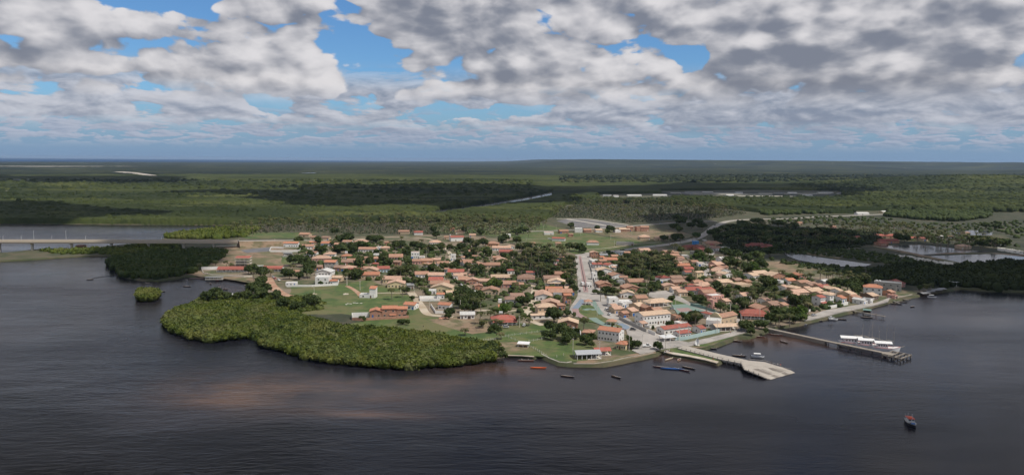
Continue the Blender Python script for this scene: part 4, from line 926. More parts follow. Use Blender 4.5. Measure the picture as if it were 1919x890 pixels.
H('S1', 160, 820, 130, 'h', 'r', 'w', rot=28, d=8, lab='small white house with red hipped roof beside the church', lm=None)
H('S2', 215, 400, 150, 'x', 'r', 'w', rot=34, d=8, st=2, h=6.2, ver=1, nwin=4, lab='white two-storey quay house with red roof and a red awning', lm='the red-awning quay house')
H('S2', 860, 280, 220, 'h', 'o', 'w', rot=-24, d=9, st=2, h=6.2, nwin=3, lab='two-storey white and yellow house with orange hipped roof by the quay', lm='the orange hip-roofed quay house')
H('S2', 1040, 225, 290, 'f', 'g', 'g', rot=-30, d=10, st=2, h=6.4, nwin=4, lab='large grey flat-roofed two-storey house with roof tanks at the water', lm='the roof-tank house')
H('S3', 620, 160, 220, 'f', 'w', 'w', rot=-20, d=10, st=1, h=4.4, nwin=4, lab='white flat-roofed house with dark windows beside the church', lm='the white flat-roofed corner house')
H('R5', 830, 205, 180, 'x', 'o', 'w', rot=-14, d=9, h=3.4, lab='bright orange roofed building touching the orange brick compound', lm='the bright orange roadside roof')
H('R5', 1240, 205, 190, 'x', 'o', 'w', rot=-16, d=8, h=3.3, lab='orange-roofed house with a white walled yard along the dirt road', lm='the walled-yard orange house')
H('R5', 1500, 315, 190, 's', 'w', 'w', rot=4, d=7, h=2.8, nwin=2, doors=2, lab='low house with a plain white slab roof and dark openings by the sandy lot', lm='the white slab-roofed house')

# the orange brick compound
px, py, p = place('R5', 560, 290, 2.6); root = empty('brick_house', (p.x, p.y, LAND), rad(6), 'orange brick house with stepped orange roofs beside the mangroves', 'house'); LANDMARKS.append((px, py, 'the orange brick compound'))
house_parts(root, 10.5, 9, 6.3, 'x', 'o', 'k', st=2, ox=1, nwin=2, seed=2); house_parts(root, 7, 8, 6.0, 'x', 'o', 'k', st=2, ox=10, oy=-.6, nwin=1, seed=3)
house_parts(root, 8.5, 9, 4.6, 'y', 'o', 'k', ox=-8.8, oy=-.5, nwin=1, seed=4); house_parts(root, 4.0, 2.2, 2.3, 's', 'o', 'k', ox=3.5, oy=-7.0, nwin=0, doors=1, seed=5, side=False)
HOUSES.append([root, p.x, p.y, 26, 9, rad(6)])
def walls(name, cat, lab, r, pts, h, th, m, closed=False, gate=None):
    p = W(pts, r); c = sum(p, Vector()) / len(p); mb = MB(); q = p + ([p[0]] if closed else [])
    for a, b in zip(q[:-1], q[1:]):
        d = (b - a).normalized() * th / 2
        mb.beam(a - c - d, b - c + d, th, 0, h)
    o = mb.obj(name, m, None, (c.x, c.y, LAND)); tag(o, lab, cat); return o
walls('compound_wall', 'wall', 'low orange brick wall in front of the orange brick house', 'R5', [(130, 382), (250, 388), (550, 372), (800, 356)], 2.0, .3, M['wall_k'])
walls('compound_wall', 'wall', 'white rendered wall of the garden beside the orange brick compound', 'R5', [(128, 380), (126, 350), (325, 345)], 3.6, .3, M['wall_w'])
# white house with the grey-backed tower
px, py, p = place('R3', 330, 850, 1.5); root = empty('tower_house', (p.x, p.y, LAND), rad(-4), 'white house with a tall red-topped tower alone on the grass', 'house'); LANDMARKS.append((px, py, 'the white tower house'))
house_parts(root, 12.5, 7, 2.6, 'f', 'w', 'w', ox=-1, nwin=1, seed=5); house_parts(root, 5.2, 5.5, 7.6, 's', 'o', 'w', st=1, ox=3.4, oy=.5, nwin=0, doors=0, seed=6, side=False, rise=1.4, ov=.3)
MB().box(-4.5, -1.5, -1.5, 1, 2.72, 2.9).obj('solar_panel', M['glass'], root); HOUSES.append([root, p.x, p.y, 13, 7, 0])
# pool house
px, py, p = place('R5', 1050, 125, .8); root = empty('pool_yard', (p.x, p.y, LAND), rad(8), 'white-walled yard with a small turquoise swimming pool', 'pool yard'); LANDMARKS.append((px, py, 'the white-walled pool yard'))
mb = MB()
for a, b in (((-8, -6), (8, -6)), ((8, -6), (8, 6)), ((8, 6), (-8, 6)), ((-8, 6), (-8, -6))): mb.beam(a, b, .25, 0, 2.1)
mb.obj('wall', M['wall_w'], root); MB().box(-7.7, 7.7, -5.7, 5.7, .02, .25).obj('terrace', M['pale'], root); MB().box(-3.5, 1.5, -3.2, 2.8, .25, .34).obj('pool_water', M['pool'], root)
H('R5', 1180, 85, 110, 'x', 'o', 'w', rot=8, d=6, h=3.4, lab='small red-roofed white house at the end of the pool yard')
# church and its orange-roofed nave
px, py, p = place('S3', 745, 105, 2.8); root = empty('church', (p.x, p.y, LAND), rad(-52), 'small church with cream gabled front and weathered orange tiles', 'church'); LANDMARKS.append((px, py, 'the little church'))
house_parts(root, 8, 19, 5.0, 'y', 't', 't', nwin=0, doors=0, seed=8, rise=1.8)
fb = MB(); fb.add([(x, y, z) for y in (-10.2, -9.6) for x, z in ((-4.8, 0), (4.8, 0), (4.8, 5.6), (1.2, 8.2), (-1.2, 8.2), (-4.8, 5.6))], [(0, 1, 2, 3, 4, 5), (11, 10, 9, 8, 7, 6)] + [(i, 6 + i, 6 + (i + 1) % 6, (i + 1) % 6) for i in range(6)])
fb.obj('facade', M['wall_y'], root); link('door', door_mesh(1.8, 2.8, 'woodd'), root, (0, -10.25, 0))
for x in (-2.6, 2.6): link('window', window_mesh(.8, 1.3)[0], root, (x, -10.25, 3.4))
HOUSES.append([root, p.x, p.y, 8, 19, rad(-52)])
# posts and roof, open all round
def open_building(name, cat, lab, r, X, Y, w_, d, h, roof, rc, rot, nx, ny, zc=2, rise=1.4, floor=True, back=False, mats=None, lm=None):
    px, py, p = place(r, X, Y, zc); root = empty(name, (p.x, p.y, LAND), rad(rot), lab, cat)
    rb, rg = roof_solid(roof, w_, d, h + .12, rise, .6); rb.obj('roof', M[mats or 'roof_' + rc], root)
    for i in range(nx):
        for j in range(ny):
            if 0 < i < nx - 1 and 0 < j < ny - 1: continue
            x = -w_ / 2 + i * w_ / (nx - 1); y = -d / 2 + j * d / (ny - 1); MB().box(x - .14, x + .14, y - .14, y + .14, 0, h).obj('post', M['white'], root)
    if floor: MB().box(-w_ / 2 - .4, w_ / 2 + .4, -d / 2 - .4, d / 2 + .4, -.3, .14).obj('floor_slab', M['pale'], root)
    if back: MB().box(-w_ / 2 + .2, w_ / 2 - .2, d / 2 - .15, d / 2 + .1, .15, h - .1).obj('back_wall', M['wall_w'], root)
    if lm: LANDMARKS.append((px, py, lm))
    HOUSES.append([root, p.x, p.y, w_, d, rad(rot)]); return root
open_building('boathouse', 'boathouse', 'open boathouse with grey sheet roof on white posts by the river', 'R8', 255, 655, 14, 9, 3.0, 'x', 'g', 10, 6, 3, mats='silver', lm='the open boathouse')
open_building('bar_shelter', 'shelter', 'red-roofed shelter joined to the open boathouse', 'R8', 430, 620, 9, 6, 2.8, 'x', 'r', 10, 4, 2)
open_building('open_pavilion', 'pavilion', 'wide open pavilion with tan hipped roof beside the village square', 'R7', 965, 812, 20, 11, 3.4, 'h', 'c', 22, 6, 3, rise=2.4, lm='the open tan pavilion')
open_building('open_bar', 'bar', 'open tan-roofed bar on the street between church and river', 'S3', 755, 205, 17, 8, 3.0, 'x', 'c', 12, 6, 2, back=True, lm='the open tan-roofed bar')
open_building('shelter', 'shelter', 'tiny white-roofed shelter on posts behind the small beach', 'R6', 675, 575, 6.2, 4, 2.2, 's', 'w', -12, 3, 2, rise=.4, floor=False, mats='white', lm='the tiny white shelter')
open_building('canopy', 'canopy', 'pale sheet-roofed canopy at the corner of the school wall', 'R8', 1215, 460, 8.5, 6, 2.7, 's', 'w', 20, 3, 2, rise=.3, mats='lampg')
open_building('kiosk', 'kiosk', 'red-tiled kiosk with tall posts at the head of the plaza', 'R8', 268, 40, 5.5, 5, 3.0, 'h', 't', 8, 3, 3, lm='the plaza kiosk')
open_building('kiosk', 'kiosk', 'red-tiled kiosk at the river end of the plaza', 'R8', 548, 275, 6, 5, 2.8, 'h', 't', -20, 3, 3)
open_building('dock_shelter', 'shelter', 'grey-roofed dock shelter over the small harbour edge', 'R2', 185, 536, 15, 4, 1.8, 's', 'g', 4, 5, 2, rise=.3, zc=1.2)
open_building('stilt_shelter', 'shelter', 'open hut on stilts above the dark mangrove shore', 'S6', 1335, 788, 9, 7, 4.5, 's', 'w', 10, 4, 2, rise=.4, zc=3, mats='lampg')
# unfinished three-level house
px, py, p = place('R2', 428, 398, 5); root = empty('unfinished_house', (p.x, p.y, LAND), rad(4), 'unfinished house of open concrete floors under a red roof', 'house'); LANDMARKS.append((px, py, 'the unfinished open-floored house'))
for z in (2.9, 5.8, 8.6): MB().box(-8, 8, -4.5, 4.5, z, z + .3).obj('floor_slab', M['pale'], root)
for x in (-7.5, -2.5, 2.5, 7.5):
    for y in (-4.1, 4.1): MB().box(x - .2, x + .2, y - .2, y + .2, 0, 8.6).obj('column', M['concrete'], root)
MB().box(-7.8, 3, -.2, .1, 0, 5.8).obj('wall', M['wall_g'], root); rb, _ = roof_solid('s', 14, 8, 9.0, 1.2, .5); rb.obj('roof', M['roof_r'], root)
HOUSES.append([root, p.x, p.y, 16, 9, 0])
# roof tanks
def tank(lab, r, X, Y, z0, stand, rad_=1.0, hh=1.5, mk='white', boxy=False):
    px, py = Z(r, X, Y); p = G(px, py, LAND + z0 + hh / 2); root = empty('water_tank', (p.x, p.y, LAND + z0), 0, lab, 'water tank')
    if boxy: MB().box(-1.3, 1.3, -1.3, 1.3, 0, hh).obj('vessel', M[mk], root)
    else: mb = MB(); mb.bar((0, 0, 0), (0, 0, hh), rad_ * .85, rad_, 14); mb.bar((0, 0, hh), (0, 0, hh + .25), rad_ * 1.03, rad_ * .3, 14); mb.obj('vessel', M[mk], root)
    if stand:
        for x in (-.8, .8):
            for y in (-.8, .8): MB().box(x - .12, x + .12, y - .12, y + .12, -z0, -.02).obj('leg', M['pale'], root)
tank('white water tower tank above the long brown roof near the dirt road', 'R3', 57, 335, 5, 1, 1.3, 2.2, boxy=True)
tank('slim white water tank standing behind the brown-roofed cottage', 'R6', 428, 130, 5, 1, 1.1, 2.6, boxy=True)
tank('grey water tank on a brick stand behind the red hip-roofed lawn house', 'R6', 438, 250, 4.2, 1, 1.3, 1.0, 'lampg', True)
tank('white round tank on the roof of the big red-roofed hall', 'R3', 1295, 130, 6.4, 0, 1.3, 1.3)
tank('white round tank on the grey waterfront house roof, shoreward one', 'S2', 910, 163, 6.6, 0, .9, 1.1)
tank('white round tank on the grey waterfront house roof, riverward one', 'S2', 945, 167, 6.6, 0, .9, 1.1)
# yard walls one sees as lines
walls('street_wall', 'wall', 'long pale green wall of the school along the waterfront street', 'R8', [(1305, 500), (1420, 488), (1560, 458), (1653, 435), (1830, 400)], 2.4, .3, M['wall_e'])
walls('white_wall', 'wall', 'white wall with a sign panel at the corner of the school', 'R8', [(985, 405), (1065, 440)], 2.6, .3, M['wall_w'])
walls('yard_wall', 'wall', 'long dark wall along the plaza street below the long white building', 'R8', [(640, 245), (720, 290), (830, 340), (960, 400)], 2.6, .3, M['wall_g'])
walls('yard_wall', 'wall', 'cream garden wall in front of the long white building', 'R8', [(900, 330), (1000, 350), (1180, 325), (1330, 300), (1450, 300)], 1.8, .3, M['wall_w'])
walls('yard_wall', 'wall', 'grey yard wall in front of the columned houses at the road bend', 'R4', [(640, 668), (760, 700), (930, 735), (1100, 740), (1330, 735)], 1.8, .3, M['wall_g'])
walls('yard_wall', 'wall', 'long yard wall enclosing the white box house on the dirt road', 'R2', [(790, 612), (1000, 612), (1215, 600), (1225, 560)], 1.9, .3, M['wall_w'])
walls('yard_wall', 'wall', 'grey wall around the roadside yard by the coast road', 'R2', [(645, 318), (660, 290), (760, 292)], 2.2, .3, M['wall_w'])
walls('yard_wall', 'wall', 'broad white wall below the orange-roofed roadside house', 'R2', [(650, 322), (780, 322), (900, 320), (905, 300)], 2.4, .3, M['wall_w'])
walls('yard_wall', 'wall', 'dark grey wall below the small grey building in the roadside yard', 'R2', [(755, 364), (960, 360), (965, 340)], 2.0, .3, M['wall_g'])
walls('yard_wall', 'wall', 'long white wall facing the small harbour', 'R2', [(78, 470), (160, 468), (245, 466)], 3.0, .3, M['wall_w'])
walls('yard_wall', 'wall', 'short white wall between the two red-roofed arcade houses', 'R2', [(518, 450), (596, 450)], 2.5, .3, M['wall_w'])
walls('yard_wall', 'wall', 'white yard wall of the orange-roofed house on the dirt road', 'R5', [(1065, 215), (1120, 300), (1235, 300)], 2.0, .3, M['wall_w'])
walls('yard_wall', 'wall', 'low grey wall beside the lone white field house', 'R4', [(1060, 175), (1130, 195), (1200, 200)], 1.8, .3, M['wall_w'])
walls('yard_wall', 'wall', 'dark wall on the far side of the main avenue houses', 'R7', [(150, 330), (180, 430), (215, 560), (235, 650)], 2.4, .3, M['wall_g'])
walls('garden_wall', 'wall', 'bright white garden wall behind the lawn trees', 'R8', [(85, 375), (175, 420), (178, 465)], 2.6, .3, M['wall_w'])
walls('quay_wall', 'wall', 'long white wall along the waterfront street below the quay houses', 'S2', [(50, 545), (160, 520)], 1.6, .3, M['wall_w'])
walls('quay_wall', 'wall', 'white yard wall with gate beside the orange-roofed quay house', 'S2', [(330, 500), (420, 485), (565, 450)], 2.4, .3, M['wall_w'])
walls('court_fence', 'fence', 'green fence screen along the back of the sports court', 'R7', [(1360, 850), (1480, 880), (1653, 930)], 2.6, .12, M['teal'])
# keep neighbours from running into each other
for _ in range(40):
    mv = 0
    for i in range(len(HOUSES)):
        for j in range(i + 1, len(HOUSES)):
            a, b = HOUSES[i], HOUSES[j]; dx, dy = b[1] - a[1], b[2] - a[2]; D_ = math.hypot(dx, dy)
            if D_ > 30: continue
            need = (a[3] + a[4] + b[3] + b[4]) * .25 * .72
            if D_ < need and D_ > .01:
                k = (need - D_) * .25; ux, uy = dx / D_, dy / D_ ; uy *= 1.5; 
                wa = .2 if a[0].get('label') else 1; wb = .2 if b[0].get('label') else 1
                a[1] -= ux * k * wa * .6; a[2] -= uy * k * wa; b[1] += ux * k * wb * .6; b[2] += uy * k * wb; mv += 1
    if not mv: break
for a in HOUSES: a[0].location.x = a[1]; a[0].location.y = a[2]
# ------------------------------------------------------------------ trees and palms
def palm_meshes(h, seed, nf=17, lean=.6, detail=True):
    g = random.Random(seed); tb = MB(); a = g.uniform(0, 6.28)
    pts = [Vector((math.cos(a) * lean * (t ** 1.7), math.sin(a) * lean * (t ** 1.7), h * t)) for t in [i / 6 for i in range(7)]]
    tb.tube(pts, [.24 - .10 * i / 6 for i in range(7)], 6)
    cb = MB(); top = pts[-1]
    for i in range(nf):
        az = 6.283 * i / nf * 2.4 + g.uniform(-.25, .25); el = g.uniform(-.15, 1.15) if i % 3 else g.uniform(.7, 1.3); L_ = g.uniform(2.7, 3.7)
        d = Vector((math.cos(az), math.sin(az), 0)); side = Vector((-d.y, d.x, 0)); n = 7; q = []
        p = top.copy(); ang = el
        for k in range(n + 1):
            q.append(p.copy()); p = p + (d * math.cos(ang) + Vector((0, 0, math.sin(ang)))) * (L_ / n); ang -= .30 + .05 * k * .5
        for k in range(n):
            wd = .62 * math.sin(math.pi * (.12 + .8 * k / n)) + .12; a_, b_ = q[k], q[k + 1]; dr = Vector((0, 0, -.38 * wd))
            for s_ in (-1, 1):
                if detail:
                    for f0, f1 in ((0, .40), (.5, .9)):
                        u0_ = a_.lerp(b_, f0); u1_ = a_.lerp(b_, f1)
                        o_ = side * s_ * wd + dr + d * .28 * wd
                        cb.add([u0_, u1_, u1_ + o_, u0_ + o_ + d * .05], [(0, 1, 2, 3)])
                else: cb.add([a_, b_, b_ + side * s_ * wd * .8 + dr, a_ + side * s_ * wd * .8 + dr], [(0, 1, 2, 3)])
    if detail:
        for i in range(5): cb.bar(top + Vector((g.uniform(-.3, .3), g.uniform(-.3, .3), -.35)), top + Vector((g.uniform(-.3, .3), g.uniform(-.3, .3), -.7)), .16, .16, 5)
    return tb, cb
PALMS = []
for i, (h, ln) in enumerate(((8.5, .5), (11, 1.4), (9.5, .9), (6.0, .3), (13, 1.8))):
    tb, cb = palm_meshes(h, i + 2, lean=ln); PALMS.append((tb.mesh('trunk', M['bark']), cb.mesh('crown', M['palm'])))
def tree_meshes(seed, R_=4.0, H=6.5, leaves=900, flat=.7, leaf='leaf_a', lsz=.42):
    g = random.Random(seed); tb = MB(); th = H - R_ * flat
    tb.tube([(0, 0, 0), (g.uniform(-.2, .2), g.uniform(-.2, .2), th * .6), (g.uniform(-.4, .4), g.uniform(-.4, .4), th)], [.32, .25, .18], 7)
    cl = []
    for i in range(16):
        a = g.uniform(0, 6.28); rr = R_ * math.sqrt(g.uniform(0, 1)) * .82; z = H - R_ * flat + (g.uniform(-.25, 1) * math.sqrt(max(0, 1 - (rr / R_) ** 2))) * R_ * flat
        c = Vector((rr * math.cos(a), rr * math.sin(a), z)); cl.append((c, R_ * g.uniform(.26, .42)))
        if i < 7: tb.bar((0, 0, th * .75), c, .13, .05, 5)
    cl.append((Vector((0, 0, H - R_ * flat * .6)), R_ * .5)); cb = MB()
    vI, fI = ICO
    for c, r_ in cl:
        k = [1 + g.uniform(-.18, .18) for _ in vI]
        cb.add([c + Vector(v) * (r_ * .8 * k[i]) for i, v in enumerate(vI)], [tuple(f) for f in fI])
    for i in range(leaves):
        c, r_ = g.choice(cl); d = Vector((g.gauss(0, 1), g.gauss(0, 1), g.gauss(.25, 1))).normalized(); p = c + d * r_ * g.uniform(.75, 1.3)
        a = Vector((g.gauss(0, 1), g.gauss(0, 1), g.gauss(0, 1))).normalized(); b = a.cross(d + Vector((g.gauss(0, .5), g.gauss(0, .5), g.gauss(0, .5)))).normalized(); s_ = lsz * g.uniform(.6, 1.4)
        cb.add([p - a * s_ - b * s_ * .6, p + a * s_ - b * s_ * .5, p + a * s_ * .8 + b * s_ * .6, p - a * s_ * .9 + b * s_ * .6], [(0, 1, 2, 3)])
    return tb.mesh('trunk', M['bark']), cb.mesh('crown', M[leaf])
TREES = [tree_meshes(1), tree_meshes(2, 4.0, 7.5, 900, .9), tree_meshes(3, 4.0, 5.5, 800, .55), tree_meshes(4, 4.0, 6.5, 850, .75)]
TREEB = [tree_meshes(5, leaf='leaf_b'), tree_meshes(6, 4.0, 5.2, 850, .6, leaf='leaf_b')]
TALL = [tree_meshes(7, 4.0, 9.0, 900, 1.2), tree_meshes(8, 4.0, 10, 900, 1.3)]
TREC = []; EXTRA = []
def tree(r, X, Y, Rz, kind='a', k=None, i=0, squash=1.0):
    px, py = Z(r, X, Y); Rz *= 1.1
    if kind == 'a' and i % 3 == 1 and r in ('R3', 'R4', 'S1', 'R7') and Rz > 30: EXTRA.append((r, X, Y)); return
    TREC.append((Rz / REG[r][2], r == 'S6' or (r == 'S5' and X > 1450), (r, X, Y, Rz, kind, k, i, squash)))
def put_tree(r, X, Y, Rz, kind='a', k=None, i=0, squash=1.0, mass=False):
    px, py = Z(r, X, Y); p = G(px, py, LAND + 3.2); dist = (p - Vector((0, 0, CAMZ))).length; R_ = Rz / REG[r][2] * dist / F
    lst = dict(a=TREES, b=TREEB, t=TALL)[kind]; t_, c_ = lst[i % len(lst)]
    TPOS.append((p.x, p.y, R_))
    if mass: return (t_, c_, p.x, p.y, R_ / 4.0, i)
    o = empty('tree' if R_ > 1.9 else 'bush', (p.x, p.y, LAND), (i * 2.39) % 6.28, None, 'tree' if R_ > 1.9 else 'bush'); s_ = R_ / 4.0
    sz = min(max(s_, .55), 1.5) * squash; o.scale = (s_, s_, sz)
    link('trunk', t_, o); link('crown', c_, o)
    sizew = 'big' if R_ > 6.5 else ('small' if R_ < 3.4 else '')
    d_ = f"{sizew} {'bright green' if kind == 'b' else 'dark green'} {'upright' if kind == 't' else 'rounded'} {'tree' if R_ > 1.9 else 'bush'}".strip()
    REGISTER.append((o, px, py, d_)); return o
TPOS = []
def trees(r, text):
    for i, ln in enumerate(text.strip().split(';')):
        t = ln.split()
        if len(t) < 3: continue
        tree(r, float(t[0]), float(t[1]), float(t[2]), t[3] if len(t) > 3 else 'a', i=i + len(r))
trees('R3', '''420 195 90;360 200 60;480 215 55;90 180 90;30 190 70;255 262 66 b;700 268 60;640 275 50;770 272 55;860 265 45;20 290 50;770 370 46 t;775 450 44;200 480 46 t;340 392 34;330 462 46;
120 612 60;60 600 60;180 620 50;1130 150 42;1230 275 50;1180 290 50;1290 290 40;640 545 60;700 580 60;770 570 60;860 515 55;610 600 46;870 682 56;970 772 44;1390 850 60;1460 840 70;600 792 30;
500 430 60;560 470 50;590 215 40;1370 490 40 t;1500 520 50;1590 560 60;1320 520 46;1090 520 50;1160 540 50;1220 520 50;940 290 46;1000 300 50;1060 310 50;1430 290 50;1540 300 50;1500 380 50;1100 85 44;230 400 30;
770 790 40;840 860 30;730 770 36;130 285 50;420 330 30;1000 490 30;1600 260 60;1560 420 36''')
trees('R2', '''895 235 34;1070 322 40;1235 312 56;840 412 46;890 396 44;940 420 46;975 460 50;960 510 46;900 525 36;810 522 40;780 500 34;1300 520 40;1370 515 46;500 480 40;470 480 34;570 520 46;
590 580 46;540 620 40;500 640 44;620 650 46;560 680 50;450 690 40;1385 432 32 t;985 345 26;1060 300 26;1400 280 36;1350 310 30;1280 225 40;1220 225 36;1170 255 22;600 480 30;1070 575 18;
930 282 20;1330 440 26;120 700 40;200 690 46;280 690 36;700 690 40;980 740 50;1020 755 46;920 770 40;860 780 40;760 760 46;380 690 30;1045 240 26 t;1320 215 30;1190 160 30''')
trees('R4', '''700 110 60;770 90 60;830 100 44;560 190 60;500 200 50;620 210 50;690 215 50;330 370 56;320 430 50;740 300 60;820 290 60;1000 520 60;1060 545 66;1080 600 50;940 662 52;1020 350 60;900 340 60;
430 735 84 b;1270 640 50 b;1370 792 52;700 470 60;250 560 60;180 580 50;320 555 50;440 560 50;520 570 50;40 850 70;120 860 60;1440 300 50;1380 260 50;1320 290 50;290 250 50;230 290 50;180 340 46;
100 220 46;150 180 40;250 110 46;60 90 40;640 620 36;1330 440 46;1290 520 46;1110 310 50;1060 420 56;960 450 56;870 420 56;790 400 56;650 380 46;1150 330 36;1200 560 40;530 385 40;1350 40 30;
1240 700 26;1330 700 50;1380 640 34''')
trees('R5', '''1300 292 62;1270 320 36;1430 190 70;1500 170 60;1560 230 50;1600 130 50;1390 120 46;780 290 20;740 380 34;700 384 34;790 385 26;230 330 22 b;270 345 18 b;1290 110 20''')
trees('R6', '''650 130 50;700 140 46;990 310 80;950 410 56;1010 420 56;900 470 40;960 490 50;1080 480 76;1160 510 70;1120 540 50;1320 540 56;1390 520 50;100 100 70;40 130 60;160 170 50;210 90 50;
460 240 60 b;370 410 44;330 420 30;420 420 30;1120 250 40;1230 420 30 b;460 690 44;340 600 50;290 620 46;370 640 36;440 620 36;1040 400 40 b;1210 480 40;1200 260 24;60 210 50;1380 570 30;250 350 30''')
trees('R7', '''360 670 56;430 680 50;500 670 44;300 490 50;340 510 30;860 632 60;910 640 60;960 615 40;1300 590 36;1350 535 40;1390 520 30;1450 400 30;1500 405 34;1440 262 44 b;1490 270 44 b;1570 225 44;
1150 745 38;1110 750 20;1440 770 50;1500 800 50;1560 820 46;600 470 46;560 430 50;640 440 50;700 480 50;780 490 50;1000 480 50;1080 450 50;1150 440 46;1190 450 40;1220 430 40;540 380 44;520 330 44;600 290 50;700 270 50;
820 270 50;900 250 50;980 280 50;1050 290 50;1110 310 50;1150 380 46;1080 380 50;960 400 50;860 400 50;760 400 50;660 370 50;1060 55 36;1110 60 36;1180 50 36;1230 40 40;1430 30 40;220 668 30;260 670 24;
1560 250 40;1610 270 30;1250 200 40;1380 30 36;30 170 60;80 190 40''')
trees('R8', '''800 530 52;850 540 52;1100 545 50;1130 560 36;740 440 22;770 460 20;1500 230 56;1560 230 60;1530 180 50;1390 190 40;1430 200 36;1240 296 40;1115 345 26;1185 130 20;1040 330 16;1270 275 20;560 300 12;620 340 12''')
trees('S1', '''430 200 70;490 240 66;560 200 60;520 140 60;620 280 60;700 200 60;780 220 56;820 260 50;700 282 56 b;750 290 40 b;640 180 60;480 372 50;540 370 40;270 490 54;330 500 46;340 560 46;400 570 50;
480 540 50;530 510 40;620 560 50;700 560 40;850 470 70;920 480 66;880 540 70;960 540 56;810 560 56;940 600 50;1080 590 46;560 700 70;620 690 60;500 670 40;320 750 56;370 760 40;1190 660 60;1270 680 66;1340 660 56;
1380 620 40;960 820 70;1020 850 60;1200 800 66 b;1270 820 70 b;1150 840 60;420 120 60;360 100 50;150 685 40;90 640 46;30 640 40;20 830 40;1180 462 28;60 120 50;110 90 50;880 300 20;640 720 40;1370 700 40''')
trees('S2', '''370 195 44;430 200 50;480 210 50;560 240 60;620 260 60;680 290 44;700 250 50;640 200 50;800 190 50;50 420 60;100 450 40;20 590 50 b;740 180 46;1420 240 30''')
trees('S3', '''340 110 50;400 120 56;430 80 46;360 70 46;960 190 60;1030 210 60;1060 250 44;1010 140 24;1160 170 50;1220 180 46;1300 110 60;1360 130 60;1420 90 50;1240 230 30;100 175 22;120 150 20;1590 110 60;1530 70 56;1640 60 50''')
trees('S5', '''310 368 26;520 385 20;620 395 26;650 400 22;600 410 20;1150 380 40;1200 340 40;1170 310 40;1230 320 36;1290 370 36;1340 340 40;1380 380 36;1180 400 30;1330 450 30 b;1150 465 28;1200 470 24;1060 465 24;
1500 420 44;1560 400 44;1620 390 44;1680 380 44;1740 370 44;1800 380 44;1860 390 50;1600 440 44;1680 430 44;1760 430 50;1840 440 50;1900 430 44;1660 480 44;1740 490 40;1450 440 30;1500 460 30;1850 340 40;1700 350 36;
1560 460 40;1620 500 36;1880 490 44''')
trees('S6', '''60 440 40;120 450 40;180 460 44;240 470 44;300 480 44;360 470 44;420 480 44;100 490 40;160 510 40;220 520 44;280 530 44;350 530 44;420 540 44;480 520 44;540 530 44;600 520 44;660 530 40;720 540 36;480 460 44;
540 470 40;600 470 40;660 480 40;60 400 36;200 420 36;300 430 40;970 505 30;1010 515 26;1470 520 36;1500 545 30;1560 530 36;1620 540 36;1530 430 20;1600 430 20;1660 540 30;200 570 30;140 600 36;60 620 40''')
TREC.sort(key=lambda t: (t[1], -t[0])); Vs, Qs, Ms, b0 = [], [], [], 0
def mesh_np(me):
    v = np.empty(len(me.vertices) * 3, np.float32); me.vertices.foreach_get('co', v); return v.reshape(-1, 3), [tuple(p.vertices) for p in me.polygons]
MNP = {}
for k_, (s0, m0, a_) in enumerate(TREC):
    if k_ < 285 and not m0: put_tree(*a_); continue
    t_, c_, x, y, s_, i = put_tree(*a_, mass=True)
    for me_, mi_ in ((t_, 0), (c_, 1)):
        if me_.name not in MNP: MNP[me_.name] = mesh_np(me_)
        v, f = MNP[me_.name]; tri = np.array([q for f_ in f for q in ([f_[:3]] if len(f_) == 3 else [f_[:3], (f_[0],) + f_[2:4]] if len(f_) == 4 else [])]); a = i * 2.39; c2, s2 = math.cos(a), math.sin(a)
        Vs.append(np.stack([(v[:, 0] * c2 - v[:, 1] * s2) * s_ + x, (v[:, 0] * s2 + v[:, 1] * c2) * s_ + y, v[:, 2] * min(max(s_, .55), 1.5) + LAND], -1)); Qs.append(tri + b0); Ms.append(np.full(len(tri), mi_)); b0 += len(v)
me = np_mesh('woodland', np.concatenate(Vs), np.concatenate(Qs), [M['bark'], M['leaf_a']]); me.polygons.foreach_set('material_index', np.concatenate(Ms).astype(np.int32))
tag(link('woodland', me), kind='stuff')
# palms -------------------------------------------------------------
PAL = []      # (x, y, height, grove phrase or None, px, py)
def palm_at(r, X, Y, h=9.5, grove=None):
    px, py = Z(r, X, Y); p = G(px, py, LAND + h * .9); PAL.append((p.x, p.y, h, grove, px, py))
def palms(r, text):
    for t in text.strip().split(';'):
        q = t.split()
        if len(q) >= 2: palm_at(r, float(q[0]), float(q[1]), float(q[2]) if len(q) > 2 else 9.5)
palms('R3', '970 660 9;885 660 9;480 640 8;1390 430;1290 490;1550 500 11;760 600;700 540;820 480;660 510;710 160 10;945 200;1190 350 11;1400 390 11;1560 460 12;520 400;1250 630 8;1120 520;900 220;1040 270;1300 250;1600 330 11;1560 250 11;1590 500')
palms('R2', '57 430 6;195 405 6;285 405 6;325 425 6;510 490;840 440 9;1045 205;650 480 7;1400 380 8')
palms('R4', '660 715 9;760 745 8;510 440;430 800 8;150 500;1385 400 9;960 380 14;700 380 11;880 240 11;930 250 11;1000 300;1190 280;1240 300;1290 280;1120 440;1180 520;1270 440;1320 440;1340 560;1300 600;600 400;560 440;640 440;760 420;800 500;900 500;840 340;770 250;1060 260;1240 560;1130 380;90 170;190 220;60 300;240 200;700 560;750 540;330 320')
palms('R6', '220 270 8;325 255 6;435 350 5;440 475 4;730 325 5;1300 335 10;1155 110 9;65 435 4;625 305 6;250 350 5;380 340 5;230 130 10;150 120 9')
palms('R7', '250 320 8;880 300 14;760 430 11;500 340;290 690 8;750 680 8;870 440;590 330 11;700 320;800 340;830 250;920 320 11;990 330;1040 330;650 350;560 350;740 260 11;1000 270;1240 30;1180 120;560 420;1010 380 10;950 270 12;850 500 9;1165 130 10;1210 140')
palms('S1', '1045 310 8;1160 350 8;1270 310 9;1400 350 9;1510 310 9;770 400 9;890 380 8;730 590 9;490 580 8;680 600 8;380 200 9;1130 560 8;960 570 8;780 480;700 520;1600 350')
